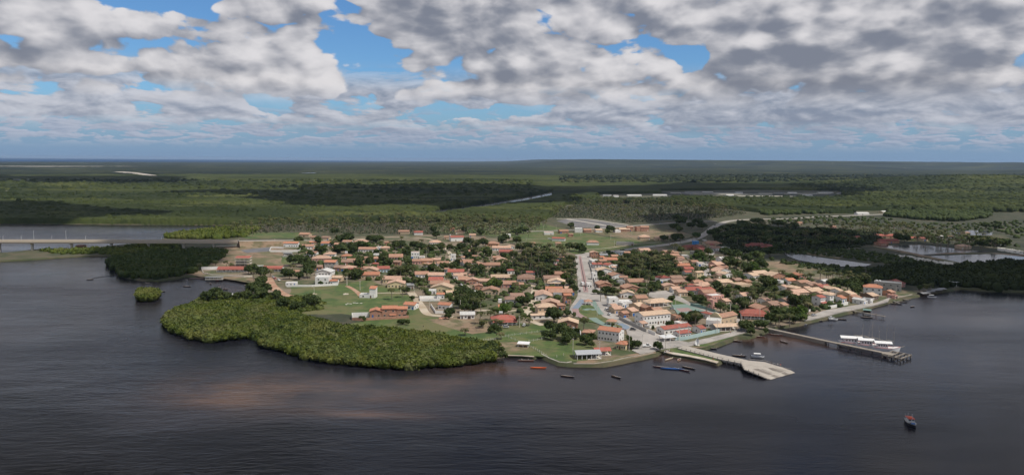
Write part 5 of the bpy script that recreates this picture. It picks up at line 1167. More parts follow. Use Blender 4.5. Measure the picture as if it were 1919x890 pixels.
palms('S2', '120 100 8;240 70 9;390 80 9;460 90 9;560 110 8;60 110 8;310 90 8;500 130 8;620 110;680 120;750 100;810 130;590 70;1500 230 7;1560 220 7')
palms('R8', '215 260 9')
for r_, X_, Y_ in EXTRA: palm_at(r_, X_, Y_, 8.5 + (X_ % 5) * .6)
NAMED_PALMS = len(PAL)
g_ = random.Random(99)
def grove(poly, r, n, phrase, h=(8, 12), low=.0):
    for x, y in scatter_in(W(poly, r), n, n + 5): 
        px, py = PX((x, y, LAND)); PAL.append((x, y, g_.uniform(*h), phrase, px, py))
grove([(425, 447), (425, 432), (480, 422), (560, 418), (640, 416), (700, 414), (900, 414), (1010, 418), (1030, 428), (1000, 434), (930, 442), (840, 440), (700, 440), (640, 442), (580, 438), (520, 434), (480, 444)], 'P', 430, 'the palm grove behind the coast road', (10, 15))
grove([(1030, 408), (1045, 392), (1100, 382), (1180, 380), (1300, 384), (1390, 398), (1400, 406), (1330, 412), (1250, 414), (1180, 420), (1110, 410)], 'P', 420, 'the plantation beyond the highway', (10, 15))
grove([(1340, 440), (1400, 424), (1480, 420), (1560, 424), (1640, 430), (1660, 448), (1600, 462), (1500, 468), (1400, 470), (1350, 460)], 'P', 120, 'the dark grove east of the highway')
grove([(1560, 426), (1700, 428), (1800, 438), (1880, 462), (1860, 472), (1800, 470), (1740, 462), (1700, 455), (1640, 448)], 'P', 190, 'the palms around the far ponds')
grove([(958, 500), (970, 478), (1000, 470), (1060, 478), (1078, 492), (1074, 520), (1056, 530), (1000, 528), (970, 520)], 'P', 60, 'the palm grove left of the avenue'.replace('left', 'west'), (9, 13))
grove([(1158, 505), (1165, 490), (1200, 484), (1250, 486), (1270, 500), (1268, 514), (1230, 522), (1180, 522)], 'P', 45, 'the dark palm grove east of the avenue', (9, 13))
PAL_S = sorted(range(len(PAL)), key=lambda i: (0 if i < NAMED_PALMS else 1, math.hypot(PAL[i][0], PAL[i][1])))
near = PAL_S[:290]; rest = PAL_S[290:]
for n_, i in enumerate(near):
    x, y, h, ph, px, py = PAL[i]; k = min(range(5), key=lambda q: abs((8.5, 11, 9.5, 6, 13)[q] - h) + random.Random(i).random() * 1.2); s_ = h / (8.5, 11, 9.5, 6, 13)[k]
    o = empty('palm_tree', (x, y, LAND), (i * 1.7) % 6.28, None, 'palm'); cs = 1.3 + .14 * math.sin(i * 3.1); o.scale = (cs, cs, s_)
    link('trunk', PALMS[k][0], o); link('crown', PALMS[k][1], o)
    if ph: o['label'] = f"{'tall ' if h > 10.5 else ''}coconut palm standing within {ph}"; o['group'] = f"{'tall ' if h > 10.5 else 'lower '}palms within {ph}"
    else: REGISTER.append((o, px, py, 'tall slender coconut palm' if h > 10.4 else ('young low coconut palm' if h < 7.5 else 'coconut palm')))
# the rest of the far plantations read as one mass
low = []
for q in range(3):
    tb, cb = palm_meshes(9.5, 40 + q, 12, .8, False); lv = np.array([tuple(v) for v in tb.v + cb.v]); lf = [tuple(f) for f in tb.f if len(f) == 4] + [tuple(len(tb.v) + i for i in f) for f in cb.f]
    mi = [0] * sum(1 for f in tb.f if len(f) == 4) + [1] * len(cb.f); low.append((lv, np.array(lf), np.array(mi)))
Vs, Qs, Ms = [], [], []; b0 = 0
for i in rest:
    x, y, h, ph, px, py = PAL[i]; lv, lf, mi = low[i % 3]; a = i * 1.3; c_, s_ = math.cos(a), math.sin(a)
    Vs.append(np.stack([(lv[:, 0] * c_ - lv[:, 1] * s_) * 1.4 + x, (lv[:, 0] * s_ + lv[:, 1] * c_) * 1.4 + y, lv[:, 2] * h / 9.5 + LAND], -1)); Qs.append(lf + b0); Ms.append(mi); b0 += len(lv)
me = np_mesh('palm_plantation', np.concatenate(Vs), np.concatenate(Qs), [M['bark'], M['palm']]); me.polygons.foreach_set('material_index', np.concatenate(Ms).astype(np.int32))
tag(link('palm_plantation', me), kind='stuff')
M['undergrowth'] = leaf_mat('shade_toned_scrub', (.030, .042, .014), (.022, .032, .012), (.045, .055, .02), .1, .2, False)  # scrub colour kept dark to stand for shade in the gaps between palm crowns
# undergrowth below the groves and beyond the village
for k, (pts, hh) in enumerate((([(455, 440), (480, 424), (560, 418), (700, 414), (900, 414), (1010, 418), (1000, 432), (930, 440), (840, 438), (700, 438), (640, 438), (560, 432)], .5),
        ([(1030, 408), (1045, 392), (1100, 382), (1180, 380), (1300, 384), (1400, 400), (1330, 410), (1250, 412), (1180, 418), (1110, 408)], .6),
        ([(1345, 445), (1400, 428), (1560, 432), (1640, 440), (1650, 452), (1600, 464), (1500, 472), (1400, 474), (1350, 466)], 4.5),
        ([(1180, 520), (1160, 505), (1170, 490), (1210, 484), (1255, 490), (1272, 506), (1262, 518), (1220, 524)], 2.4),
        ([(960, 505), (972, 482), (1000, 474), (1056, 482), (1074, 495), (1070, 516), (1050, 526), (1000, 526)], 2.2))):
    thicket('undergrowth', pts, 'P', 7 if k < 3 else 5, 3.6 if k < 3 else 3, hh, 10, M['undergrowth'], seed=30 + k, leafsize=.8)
GAR = [(560, 452), (640, 452), (760, 458), (900, 462), (960, 480), (960, 500), (1060, 530), (1070, 560), (1060, 590), (985, 600), (900, 580), (800, 552), (760, 528), (640, 528), (600, 505), (560, 480)]
GAR2 = [(1112, 478), (1170, 470), (1300, 480), (1400, 500), (1500, 520), (1640, 560), (1560, 578), (1500, 590), (1400, 600), (1300, 560), (1240, 540), (1180, 560), (1130, 540)]
def garden(poly, n, seed):
    pts = scatter_in(W(poly), n, seed); pts = [q for q in pts if all(math.hypot(q[0] - h[1], q[1] - h[2]) > (h[3] + h[4]) * .27 for h in HOUSES)]
    V_, T_ = [], []; b = 0; g = np.random.default_rng(seed); vI, fI = ICO
    for x, y in pts:
        R_ = g.uniform(.7, 3.0); v = vI * (1 + g.uniform(-.25, .25, (len(vI), 1))) * R_ * np.array([1.1, 1.1, .8]) + np.array([x, y, LAND + R_ * .5]); V_.append(v); T_.append(fI + b); b += len(v)
    tag(link('garden_undergrowth', np_mesh('garden_undergrowth', np.concatenate(V_), np.concatenate(T_), M['leaf_a'])), kind='stuff')
garden(GAR, 1300, 3); garden(GAR2, 1100, 4)
# ------------------------------------------------------------------ bridge, piers, quays
A_, B_ = G(0, 472, 0), G(447, 463, LAND); dv = (B_ - A_); dv.z = 0; LB = dv.length; dv.normalize(); nv_ = Vector((-dv.y, dv.x, 0))
def bz(s): return 13.6 - 3.8 * s / LB
root = empty('road_bridge', (B_.x, B_.y, LAND), 0, 'long concrete road bridge crossing the river on hammerhead piers', 'bridge'); LANDMARKS.append((300, 455, 'the road bridge'))
O = Vector((B_.x, B_.y, LAND))
def strip(pa, pb, za, zb, off0, off1, th, mb, mi=0):
    a0, a1 = pa + nv_ * off0, pa + nv_ * off1; b0, b1 = pb + nv_ * off0, pb + nv_ * off1
    vs = [(p.x - O.x, p.y - O.y, z - LAND) for p, z in ((a0, za - th), (b0, zb - th), (b1, zb - th), (a1, za - th), (a0, za), (b0, zb), (b1, zb), (a1, za))]
    mb.add(vs, [(0, 3, 2, 1), (4, 5, 6, 7), (0, 1, 5, 4), (1, 2, 6, 5), (2, 3, 7, 6), (3, 0, 4, 7)], mi)
AL = A_ - dv * 500; ss = [-500, LB]
mb = MB(); strip(AL, B_, bz(-500), bz(LB), -5.5, 5.5, .5, mb); mb.obj('deck', M['asphalt'], root)
mb = MB()
for o_ in (-5.2, -1.8, 1.5, 4.8): strip(AL, B_, bz(-500) - .52, bz(LB) - .52, o_, o_ + .5, 2.3, mb)
mb.obj('girder', M['beige'], root)
for o_ in (-5.8, 5.5): mb = MB(); strip(AL, B_, bz(-500) + 1.0, bz(LB) + 1.0, o_, o_ + .28, 2.2, mb); mb.obj('parapet', M['beige'], root)
for s_ in [-420, -350, -280, -210, -140, -70, 0] + [LB * k for k in (.13, .29, .455, .61, .76, .89)]:
    p = A_ + dv * s_ - O; z = bz(s_) - 2.85 - LAND; pm = MB(); q0 = p + nv_ * 1.2; q1 = p - nv_ * 1.2
    a = math.atan2(dv.y, dv.x)
    for off in (0,):
        vs = []; 
        for zz, hx, hy in ((-LAND - 1, 1.0, 1.7), (z - 1.6, 1.0, 1.7), (z - .9, 1.0, 4.6), (z, 1.0, 5.2)):
            for sx, sy in ((-1, -1), (1, -1), (1, 1), (-1, 1)):
                w_ = p + dv * hx * sx + nv_ * hy * sy; vs.append((w_.x, w_.y, zz))
        pm.add(vs, [(4 * k + i, 4 * k + (i + 1) % 4, 4 * k + 4 + (i + 1) % 4, 4 * k + 4 + i) for k in range(3) for i in range(4)] + [(3, 2, 1, 0), (12, 13, 14, 15)])
    pm.obj('pier', M['pale'], root)
def lamp(px, py, z0, h, lab=None, grp=None, arm=1.4, name='street_lamp', loc=None):
    p = loc or G(px, py, z0); r_ = empty(name, (p.x, p.y, z0), 0, lab, 'street lamp', grp)
    MB().bar((0, 0, 0), (0, 0, h), .16, .09, 7).obj('pole', M['lampg'], r_); MB().bar((0, 0, h - .1), (arm, 0, h + .25), .06, .05, 5).obj('arm', M['lampg'], r_)
    MB().box(arm - .1, arm + .6, -.16, .16, h + .17, h + .31).obj('lamp_head', M['silver'], r_); return r_
for k, (px, tall, lab) in enumerate(((2, 0, 'short lamp post on the road bridge close to the photograph edge'), (37, 0, 'short lamp post on the bridge just west of the first tall mast'), (62, 1, 'tall lamp mast on the bridge, western one of two'), (96, 0, 'short lamp post on the bridge between the two tall masts'),
        (123, 1, 'tall lamp mast on the bridge, eastern one of two'), (158, 0, 'short lamp post on the bridge just east of the tall masts'), (300, 0, 'short lamp post on the bridge above the dark mangrove'))):
    # the point of the deck seen at this bearing
    best = min((abs(PX(A_ + dv * s_)[0] - px), s_) for s_ in np.arange(-120, LB, 2.0))[1]; p = A_ + dv * best + nv_ * 5.0
    lamp(0, 0, bz(best), 12 if tall else 5.5, lab, None, loc=p)
# embankment from the bridge end down into the village
em = [(447, 463, 9.6), (500, 460.5, 8.4), (560, 457, 6.4), (610, 453, 3.2), (650, 450.5, 1.75)]
pts = [(G(a, b), z) for a, b, z in em]; mb = MB(); rdm = MB(); k = len(pts)
for i, (p, z) in enumerate(pts):
    d = (pts[min(i + 1, k - 1)][0] - pts[max(i - 1, 0)][0]); d.z = 0; d.normalize(); n = Vector((-d.y, d.x, 0)); sl_ = (z - LAND) * 1.2 + 6.5
    for o_, zz in ((-sl_, LAND - .2), (-6.2, z), (6.2, z), (sl_, LAND - .2)): mb.v.append(tuple(Vector((p.x, p.y, zz)) + n * o_))
    for o_ in (-5, 5): rdm.v.append(tuple(Vector((p.x, p.y, z + .03)) + n * o_))
for i in range(k - 1):
    for j in range(3): mb.f.append((4 * i + j, 4 * i + j + 1, 4 * i + j + 5, 4 * i + j + 4)); mb.m.append(0)
    rdm.f.append((2 * i, 2 * i + 1, 2 * i + 3, 2 * i + 2)); rdm.m.append(0)
mb.f.append((0, 1, 2, 3)); mb.m.append(0)
tag(mb.obj('embankment_terrain', M['dirt']), kind='structure'); tag(rdm.obj('coast_road', M['road']), kind='structure')
# ferry ramp
def S(X, Y, z, r='S3'): p = G(*Z(r, X, Y), z); return p
zd = 2.3; ramp = dict(A=S(190, 458, zd), B=S(720, 595, zd), C=S(945, 638, zd), D=S(980, 708, zd), E=S(1215, 800, 1.3), F=S(1320, 838, -.3), g=S(1600, 757, -.3), f=S(1540, 722, 1.3), e=S(1420, 680, zd), d=S(1230, 622, zd), c=S(1040, 605, zd), b=S(700, 530, zd), a=S(270, 425, zd))
root = empty('ferry_ramp', (ramp['C'].x, ramp['C'].y, 0), 0, 'weathered concrete causeway widening into a sloping ferry ramp', 'pier'); LANDMARKS.append((1400, 680, 'the ferry ramp')); O2 = Vector((ramp['C'].x, ramp['C'].y, 0))
def slab(names, mb, th=.55):
    ps = [ramp[n] - O2 for n in names]; n = len(ps)
    mb.add([tuple(p) for p in ps] + [(p.x, p.y, p.z - th) for p in ps], [tuple(range(n)), tuple(range(2 * n - 1, n - 1, -1))] + [(i, n + i, n + (i + 1) % n, (i + 1) % n) for i in range(n)])
mb = MB(); slab('ABba', mb); slab('BCcb', mb); slab('CDedc', mb); slab('DEfe', mb); slab('EFgf', mb); mb.obj('deck', M['concrete'], root)
mb = MB()
for n1, n2, m1, m2 in (('D', 'e', 'E', 'f'), ('E', 'f', 'F', 'g')):
    for i in range(5):
        t0, t1 = (i + .08) / 5, (i + .85) / 5; q = [ramp[n1].lerp(ramp[n2], t0), ramp[n1].lerp(ramp[n2], t1), ramp[m1].lerp(ramp[m2], t1), ramp[m1].lerp(ramp[m2], t0)]
        q = [p - O2 + Vector((0, 0, .02)) for p in q]; c = sum(q, Vector()) / 4; q = [c + (p - c) * .9 for p in q]
        mb.add([tuple(p) for p in q], [(0, 1, 2, 3)], i % 2)
mb.obj('worn_slab', [M['concrete'], M['concd']], root)
def rail_along(names, par, step=3.0, h=.95, side=.3):
    for n1, n2 in zip(names[:-1], names[1:]):
        a, b = ramp[n1] - O2, ramp[n2] - O2; L_ = (b - a).length; k = max(1, int(L_ / step))
        for i in range(k):
            p = a.lerp(b, i / k); MB().box(p.x - .13, p.x + .13, p.y - .13, p.y + .13, p.z, p.z + h).obj('post', M['concd'], par)
        MB().beam(a, b, .14, min(a.z, b.z) + h - .12, min(a.z, b.z) + h).obj('handrail', M['concrete'], par)
rail_along('ABCDE', root); rail_along('cdef', root)
for n1, n2, m1, m2 in (('B', 'C', 'b', 'c'), ('D', 'E', 'e', 'f')):
    for i in range(5):
        for s_ in (.12, .88):
            p = ramp[n1].lerp(ramp[n2], i / 4).lerp(ramp[m1].lerp(ramp[m2], i / 4), s_) - O2; MB().bar((p.x, p.y, -1.5), (p.x, p.y, p.z - .55), .28, .28, 8).obj('pile', M['concd'], root)
mb = MB(); g = random.Random(4)
for i in range(46):
    t = g.random(); p = ramp['A'].lerp(ramp['C'], t) - O2 + Vector((g.uniform(-2, 1), g.uniform(-4.5, -.5), 0)); s_ = g.uniform(.3, .9); z = .1 if t > .62 else 1.4
    mb.add([Vector((p.x, p.y, z)) + Vector(v) * s_ * (1 + g.uniform(-.2, .2)) for v in ICO[0]], [tuple(f) for f in ICO[1]])
tag(mb.obj('rubble', M['rubblew']), kind='stuff')
# long pier with the moored schooners
q0, q1, q2 = S(190, 268, 2.4, 'S4'), S(735, 385, 2.4, 'S4'), S(1285, 497, 2.4, 'S4'); O3 = Vector((q1.x, q1.y, 0))
root = empty('long_pier', O3, 0, 'long narrow concrete pier running out to the moored schooners', 'pier'); LANDMARKS.append((1560, 645, 'the long pier'))
MB().beam(q0 - O3, q1 - O3, 3.2, -2, 2.3).obj('causeway', M['pierc'], root); MB().beam(q1 - O3, q2 - O3, 3.2, 1.75, 2.3).obj('deck', M['pierc'], root)
dd = (q2 - q1).normalized(); nn = Vector((-dd.y, dd.x, 0)); L_ = (q2 - q1).length
for i in range(int(L_ / 7) + 1):
    p = q1 + dd * (i * 7 + 1) - O3
    for s_ in (-1.2, 1.2): w_ = p + nn * s_; MB().bar((w_.x, w_.y, -2), (w_.x, w_.y, 1.75), .26, .26, 7).obj('pile', M['concd'], root)
    MB().beam(p - nn * 1.7, p + nn * 1.7, .5, 1.3, 1.74).obj('crossbeam', M['concd'], root)
hd = empty('pier_head', (q2.x, q2.y, 0), math.atan2(dd.y, dd.x), 'crumbling concrete frame at the end of the long pier', 'pier head')
for x in (0, 3.5, 7, 10.5):
    for y in (-4.5, 0, 4.5, 9): MB().box(x - .3, x + .3, y - .3, y + .3, -2, 2.2 + .3 * math.sin(x + y)).obj('pile', M['concd'], hd)
for x in (0, 3.5, 7, 10.5): MB().box(x - .25, x + .25, -5, 9.6, 1.5, 2.1).obj('beam', M['pierc'], hd)
for y in (-4.5, 9): MB().box(-.4, 11, y - .25, y + .25, 1.45, 2.05).obj('beam', M['pierc'], hd)
MB().box(-1, 5, -3.5, 2.2, 2.11, 2.4).obj('deck', M['pierc'], hd)
# timber jetties along the eastern quay
def jetty(lab, r, a, b, w_, z, mk='concd', hut=None, name='jetty'):
    p, q = G(*Z(r, *a), z), G(*Z(r, *b), z); O_ = Vector((p.x, p.y, 0)); root = empty(name, O_, 0, lab, 'jetty'); d = (q - p); d.z = 0; L_ = d.length; d.normalize(); n = Vector((-d.y, d.x, 0))
    MB().beam((0, 0, 0), q - p, w_, z - .2, z).obj('deck', M[mk], root)
    for i in range(int(L_ / 5) + 1):
        for s_ in (-1, 1): v = d * i * 5 + n * s_ * w_ * .42; MB().bar((v.x, v.y, -1.5), (v.x, v.y, z + (.8 if s_ > 0 else 0)), .14, .12, 6).obj('pile', M['woodd'], root)
jetty('narrow timber jetty below the quay houses with a small hut on it', 'S2', (600, 515), (1010, 588), 2.2, 1.8)
jetty('short dark plank jetty beside the moored canoes east of the quay', 'S2', (1090, 400), (1180, 428), 1.8, 1.2)
jetty('second short plank jetty below the pink box house', 'S2', (1180, 370), (1290, 395), 1.6, 1.2)
jetty('small mooring stage at the edge of the little harbour', 'R2', (330, 545), (400, 548), 3, 1.2)
jetty('low dark stage beside the grey-roofed dock shelter', 'R2', (400, 545), (440, 560), 3, 1.2)
def stilt(lab, r, X, Y, w_, d, h, mk, rot=0, name='boat_shed', z0=0):
    px, py = Z(r, X, Y); p = G(px, py, 1.8); root = empty(name, (p.x, p.y, z0), rad(rot), lab, 'shed')
    rb, _ = roof_solid('x', w_, d, h, .7, .4); rb.obj('roof', M[mk], root); MB().box(-w_ / 2, w_ / 2, -d / 2, d / 2, 1.0, 1.2).obj('floor_slab', M['woodd'], root)
    for x in (-w_ / 2 + .2, w_ / 2 - .2):
        for y in (-d / 2 + .2, d / 2 - .2): MB().bar((x, y, -1.5), (x, y, h - .1), .12, .12, 6).obj('post', M['woodd'], root)
    MB().box(-w_ / 2 + .3, w_ / 2 - .3, d / 2 - .3, d / 2 - .2, 1.2, h - .2).obj('back_wall', M['woodd'], root)
stilt('small hut with a pale green sheet roof midway on the timber jetty', 'S2', 795, 540, 5, 3.2, 3.6, 'teal', -30)
for lab, X, Y, w_ in (('dark boat shed on stilts, first along the shore beyond the grey tank house', 1470, 325, 9), ('dark boat shed on stilts, second along the shore', 1530, 305, 8), ('dark boat shed on stilts, third and widest along the shore', 1600, 288, 11), ('dark boat shed on stilts, last one towards the open river', 1665, 275, 8)):
    stilt(lab, 'S2', X, Y, w_, 6, 3.0, 'roof_g', 20)
stilt('white-roofed floating shed beside the mangrove tip', 'R2', 343, 680, 9, 4.5, 2.6, 'white', 0)
# low walls along the shore
def shore_wall(lab, r, pts, h, th, mk='pale', z0=-.6): 
    p = W(pts, r, LAND - .2); c = p[0].copy(); c.z = 0; mb = MB()
    for a, b in zip(p[:-1], p[1:]): d = (b - a).normalized() * th / 2; mb.beam(a - c - d, b - c + d, th, z0, h)
    o = mb.obj('sea_wall', M[mk], None, c); tag(o, lab, 'sea wall')
shore_wall('stone edging along the lawn below the fenced meadow', 'R6', [(862, 690), (950, 735), (1050, 773), (1120, 778), (1170, 770)], 1.9, .5)
shore_wall('low pale sea wall in front of the open boathouse', 'R8', [(100, 775), (250, 778), (340, 776), (420, 765), (560, 745), (700, 710), (860, 680), (1040, 650)], 1.9, .5, 'concrete')
shore_wall('long quay edge below the eastern quay houses', 'S2', [(130, 600), (300, 580), (560, 515), (640, 505), (760, 480), (930, 430), (1080, 380), (1330, 335)], 2.0, .6, 'concrete')
shore_wall('pale retaining wall around the small harbour lawns', 'R2', [(78, 470), (95, 505), (160, 520), (300, 528), (430, 535), (500, 530)], 3.0, .4, 'pale')
# fences of single posts
POST = MB().box(-.11, .11, -.11, .11, 0, 1.5).mesh('post', M['pale'])
def fence(lab, r, pts, step=3.2, rails=True, h=1.0, mk='pale', name='post_fence'):
    p = W(pts, r); root = empty(name, p[0], 0, lab, 'fence')
    for a, b in zip(p[:-1], p[1:]):
        L_ = (b - a).length; n = max(1, int(L_ / step))
        for i in range(n):
            q = a.lerp(b, i / n) - p[0]; o = link('post', POST, root, (q.x, q.y, 0)); o.scale = (1, 1, h)
        if rails:
            for zz in (.55, 1.1): MB().bar(a - p[0] + Vector((0, 0, zz * h)), b - p[0] + Vector((0, 0, zz * h)), .03, .03, 4).obj('wire', M['silver'], root)
fence('white post fence across the meadow below the red hip-roofed house', 'R6', [(400, 525), (520, 500), (640, 485), (760, 470), (870, 455)])
fence('dark paling fence beside the mangrove edge and sandy clearing', 'R6', [(240, 555), (310, 545), (400, 535)], 1.2)
fence('post fence running down to the tiny white shelter', 'R6', [(490, 505), (545, 530), (625, 560)])
fence('post fence between the tiny white shelter and the lawn trees', 'R6', [(730, 560), (820, 545), (905, 525)])
fence('slanting post fence above the small beach', 'R6', [(690, 590), (750, 620), (800, 645), (862, 682), (930, 720)], 2.6)
fence('widely spaced posts across the riverside lawn', 'R6', [(1020, 720), (1090, 702), (1170, 690)], 4, False)
fence('white balustrade along the small harbour front', 'R2', [(90, 506), (160, 517), (250, 522), (340, 526), (430, 524)], 2.2, True, .9)
fence('white gateposts and rail of the red hip-roofed lawn house', 'R6', [(500, 392), (560, 385), (660, 375), (735, 398)], 3.4, True, 1.4)
fence('dark railing down the street edge of the causeway', 'S3', [(120, 455), (160, 440), (185, 452)], 1.6, True, 1.0, name='railing')
# utility poles
def pole(r, X, Y, h=8.5, lab=None):
    px, py = Z(r, X, Y); p = G(px, py); o = empty('utility_pole', p, (X * .7) % 3.1, lab, 'utility pole')
    MB().bar((0, 0, 0), (0, 0, h), .17, .11, 7).obj('pole', M['pale'], o); MB().box(-.9, .9, -.06, .06, h - .8, h - .65).obj('crossarm', M['concrete'], o)
    for x in (-.8, 0, .8): MB().bar((x, 0, h - .64), (x, 0, h - .4), .05, .05, 5).obj('insulator', M['lampg'], o)
    REGISTER.append((o, px, py, 'pale concrete utility pole'))
for r, X, Y in [('R6', 15, 235), ('R6', 630, 410), ('R6', 1188, 665), ('R8', 910, 600), ('R8', 180, 130), ('R8', 375, 210), ('R8', 1190, 595), ('R8', 1355, 500), ('R8', 1460, 480), ('R8', 755, 625), ('R8', 403, 690), ('R8', 1310, 80), ('R5', 1050, 262),
                ('R5', 1415, 272), ('R5', 865, 790 - 740 + 30), ('R3', 705, 815), ('R3', 68, 735), ('R3', 865, 870), ('R3', 222, 790), ('R4', 950, 712), ('R4', 800, 222), ('R4', 690, 165), ('R4', 525, 790), ('R4', 1010, 75), ('R4', 1160, 70), ('R4', 1450, 135),
                ('R4', 1190, 250), ('S1', 435, 832), ('S1', 785, 885), ('R7', 835, 695), ('R7', 1040, 640), ('R7', 90, 170), ('R7', 410, 60), ('R7', 660, 25), ('S3', 660, 285), ('S3', 208, 375), ('S3', 815, 75), ('S3', 885, 235), ('R2', 1018, 682), ('R2', 1290, 600),
                ('R2', 690, 265), ('R2', 1400, 640), ('R3', 1175, 430), ('R3', 1015, 395), ('R7', 1545, 100), ('R7', 455, 140), ('S3', 45, 470), ('S2', 585, 435), ('S2', 1135, 355)]:
    pole(r, X, Y, 9.5 if r in ('R8', 'S3') else 8.5)
# ------------------------------------------------------------------ boats
def hull_mesh(name, L_, B, H, mats, flare=.3, stern=.0, deck=False, p=2.2, rake=.35):
    """lofted hull, bow towards +x; stern: share of the beam kept at the transom"""
    mb = MB(); n = 13; rows_ = []
    for i in range(n):
        t = -1 + 2 * i / (n - 1); b = B / 2 * (1 - abs(t) ** p) if t > 0 else B / 2 * ((1 - stern) * (1 - abs(t) ** p) + stern)
        b = max(b, .02); sh = H * (1 + .42 * t * t if t > 0 else 1 + .22 * t * t); k = -.28 + (.28 + H * .5) * max(0, abs(t) - .72) / .28 * (1 if t > 0 or stern < .1 else .3)
        x = t * L_ / 2; bw = 1 - flare * .6
        rows_.append([(x + rake * (t > .5) * (t - .5), -b, sh), (x, -b * bw, .15 + k * .4), (x, 0, k), (x, b * bw, .15 + k * .4), (x + rake * (t > .5) * (t - .5), b, sh),
                      (x, b * .84, sh - .03), (x, b * .6, max(k + .12, .08) if not deck else sh - .10), (x, 0, max(k + .1, .04) if not deck else sh - .06), (x, -b * .6, max(k + .12, .08) if not deck else sh - .10), (x, -b * .84, sh - .03)])
    for r_ in rows_: mb.v += r_
    m_ = 10
    for i in range(n - 1):
        for j in range(m_):
            a, b = i * m_ + j, i * m_ + (j + 1) % m_; mb.f.append((a, b, b + m_, a + m_)); mb.m.append(0 if j in (0, 1, 2, 3) else (1 if j in (4, 9) else 2))
    mb.f.append(tuple(range(5))[::-1]); mb.m.append(0); mb.f.append(tuple((n - 1) * m_ + k for k in range(5))); mb.m.append(0)
    return mb.mesh(name, mats)
def canoe(lab, r, X, Y, L_, col, head, B=1.25, dry=False, grp=None, seats=3, gun='white', z=.12, inn='wood'):
    px, py = Z(r, X, Y); p = G(px, py, .3); root = empty('canoe', (p.x, p.y, (LAND + .2) if dry else z), rad(head), lab, 'canoe', grp)
    link('hull', hull_mesh('hull', L_, B, .48, [M[col], M[gun], M[inn]], rake=.5), root)
    for i in range(seats):
        x = -L_ * .3 + i * L_ * .6 / max(1, seats - 1); MB().box(x - .13, x + .13, -B * .36, B * .36, .3, .35).obj('seat', M['wood'], root)
    return root
def motorboat(lab, r, X, Y, L_, head, canopy=True, col='white', trim='blue', dry=False, B=2.2, cab=False):
    px, py = Z(r, X, Y); p = G(px, py, .5); root = empty('motor_boat', (p.x, p.y, (LAND + .1) if dry else .1), rad(head), lab, 'boat')
    link('hull', hull_mesh('hull', L_, B, .8, [M[col], M[trim], M['lampg']], stern=.85, p=2.6), root)
    for x in (-L_ * .2, L_ * .05): MB().box(x - .2, x + .2, -B * .36, B * .36, .45, .6).obj('seat', M['lampg'], root)
    mb = MB(); mb.box(-L_ / 2 - .45, -L_ / 2 - .08, -.22, .22, .2, 1.15); mb.obj('outboard_motor', M['black'], root)
    if canopy:
        MB().box(-L_ * .32, L_ * .22, -B * .46, B * .46, 2.25, 2.36).obj('canopy', M['white'], root)
        for x in (-L_ * .3, L_ * .2):
            for y in (-B * .42, B * .42): MB().bar((x, y, .75), (x, y, 2.25), .035, .035, 5).obj('post', M['silver'], root)
    mb = MB(); mb.add([(L_ * .2, -B * .38, .85), (L_ * .2, B * .38, .85), (L_ * .13, B * .34, 1.35), (L_ * .13, -B * .34, 1.35)], [(0, 1, 2, 3)]); mb.obj('windscreen', M['glass'], root)
    return root
canoe('red-brown canoe with two pale figures near the small beach', 'R6', 697, 752, 9.5, 'redwood', -2)
canoe('bright orange-red canoe alone off the small beach', 'R6', 825, 828, 9, 'orange', -2, 1.35, gun='orange', inn='orange')
canoe('small white dinghy drawn up at the mangrove edge', 'R6', 350, 725, 3.5, 'white', -60, 1.2)
canoe('broad brown barge lying against the lawn shore', 'R6', 1165, 803, 11, 'redwood', 3, 2.6, inn='woodd', gun='redwood')
canoe('small dark canoe south of the lawn with a white rim', 'P', 1063, 705, 8, 'black', -20)
canoe('small white-rimmed dark canoe alone south of the boathouse', 'P', 1154, 706, 7, 'black', -50)
canoe('dark canoe with pale rim, nearest the beach in the tied row', 'R8', 1140, 812, 10, 'purple', -22)
canoe('long blue canoe in the middle of the tied row', 'R8', 1270, 832, 13, 'blue', -12, 1.5, inn='blue', gun='blue')
canoe('maroon canoe at the outer end of the tied row', 'R8', 1378, 842, 11, 'purple', -45)
canoe('dark canoe lying apart east of the tied row', 'R8', 1462, 820, 8.5, 'black', -42)
canoe('white skiff lying on the pale beach beside the causeway, shoreward one', 'R8', 1190, 660, 4.5, 'white', 60, 1.5, dry=True)
canoe('white skiff lying on the pale beach beside the causeway, riverward one', 'R8', 1218, 650, 4.5, 'white', 50, 1.5, dry=True)
canoe('narrow cream skiff afloat just off the pale beach', 'R8', 1232, 716, 7.5, 'cream', 40, .9, inn='cream')
canoe('pinkish boat anchored between beach and tied canoes', 'R8', 1352, 726, 5.5, 'cream', 60, 1.7, inn='redwood')
canoe('dark canoe with a standing man near the ferry causeway', 'S3', 920, 550, 8.5, 'black', -18)
canoe('small dark canoe alone between ramp and long pier', 'S3', 1455, 386, 6.5, 'black', -62)
canoe('brown canoe close under the riverside trees', 'S3', 1150, 322, 9, 'redwood', -25)
canoe('brown canoe near the root of the long pier', 'S3', 1350, 298, 10, 'redwood', -25)
canoe('dark boat moored near the street end, outer of two', 'S3', 870, 372, 9, 'black', -22, 1.8)
canoe('dark boat moored near the street end, inner of two', 'S3', 850, 342, 9, 'black', -22, 1.8)
canoe('slim white canoe pointing at the riverside trees', 'S3', 900, 332, 10, 'white', -28, 1.1, inn='lampg')
canoe('dark punt lying in the shallows below the white and blue boat', 'S3', 575, 462, 8, 'black', -15, 1.2)
motorboat('long white and blue boat drawn up on the grass bank', 'S3', 590, 405, 9.5, -28, False, trim='blue', B=2.4)
motorboat('plain white hull beside the long white and blue boat', 'S3', 682, 390, 6.8, -12, False, B=1.9, trim='white')
motorboat('white motorboat with windscreen, furthest up the grassy inlet', 'S3', 745, 372, 6.5, -25, False)
motorboat('white motorboat with a white canopy moored beside the ferry ramp', 'S3', 1145, 560, 7.2, -12, True, B=2.6)
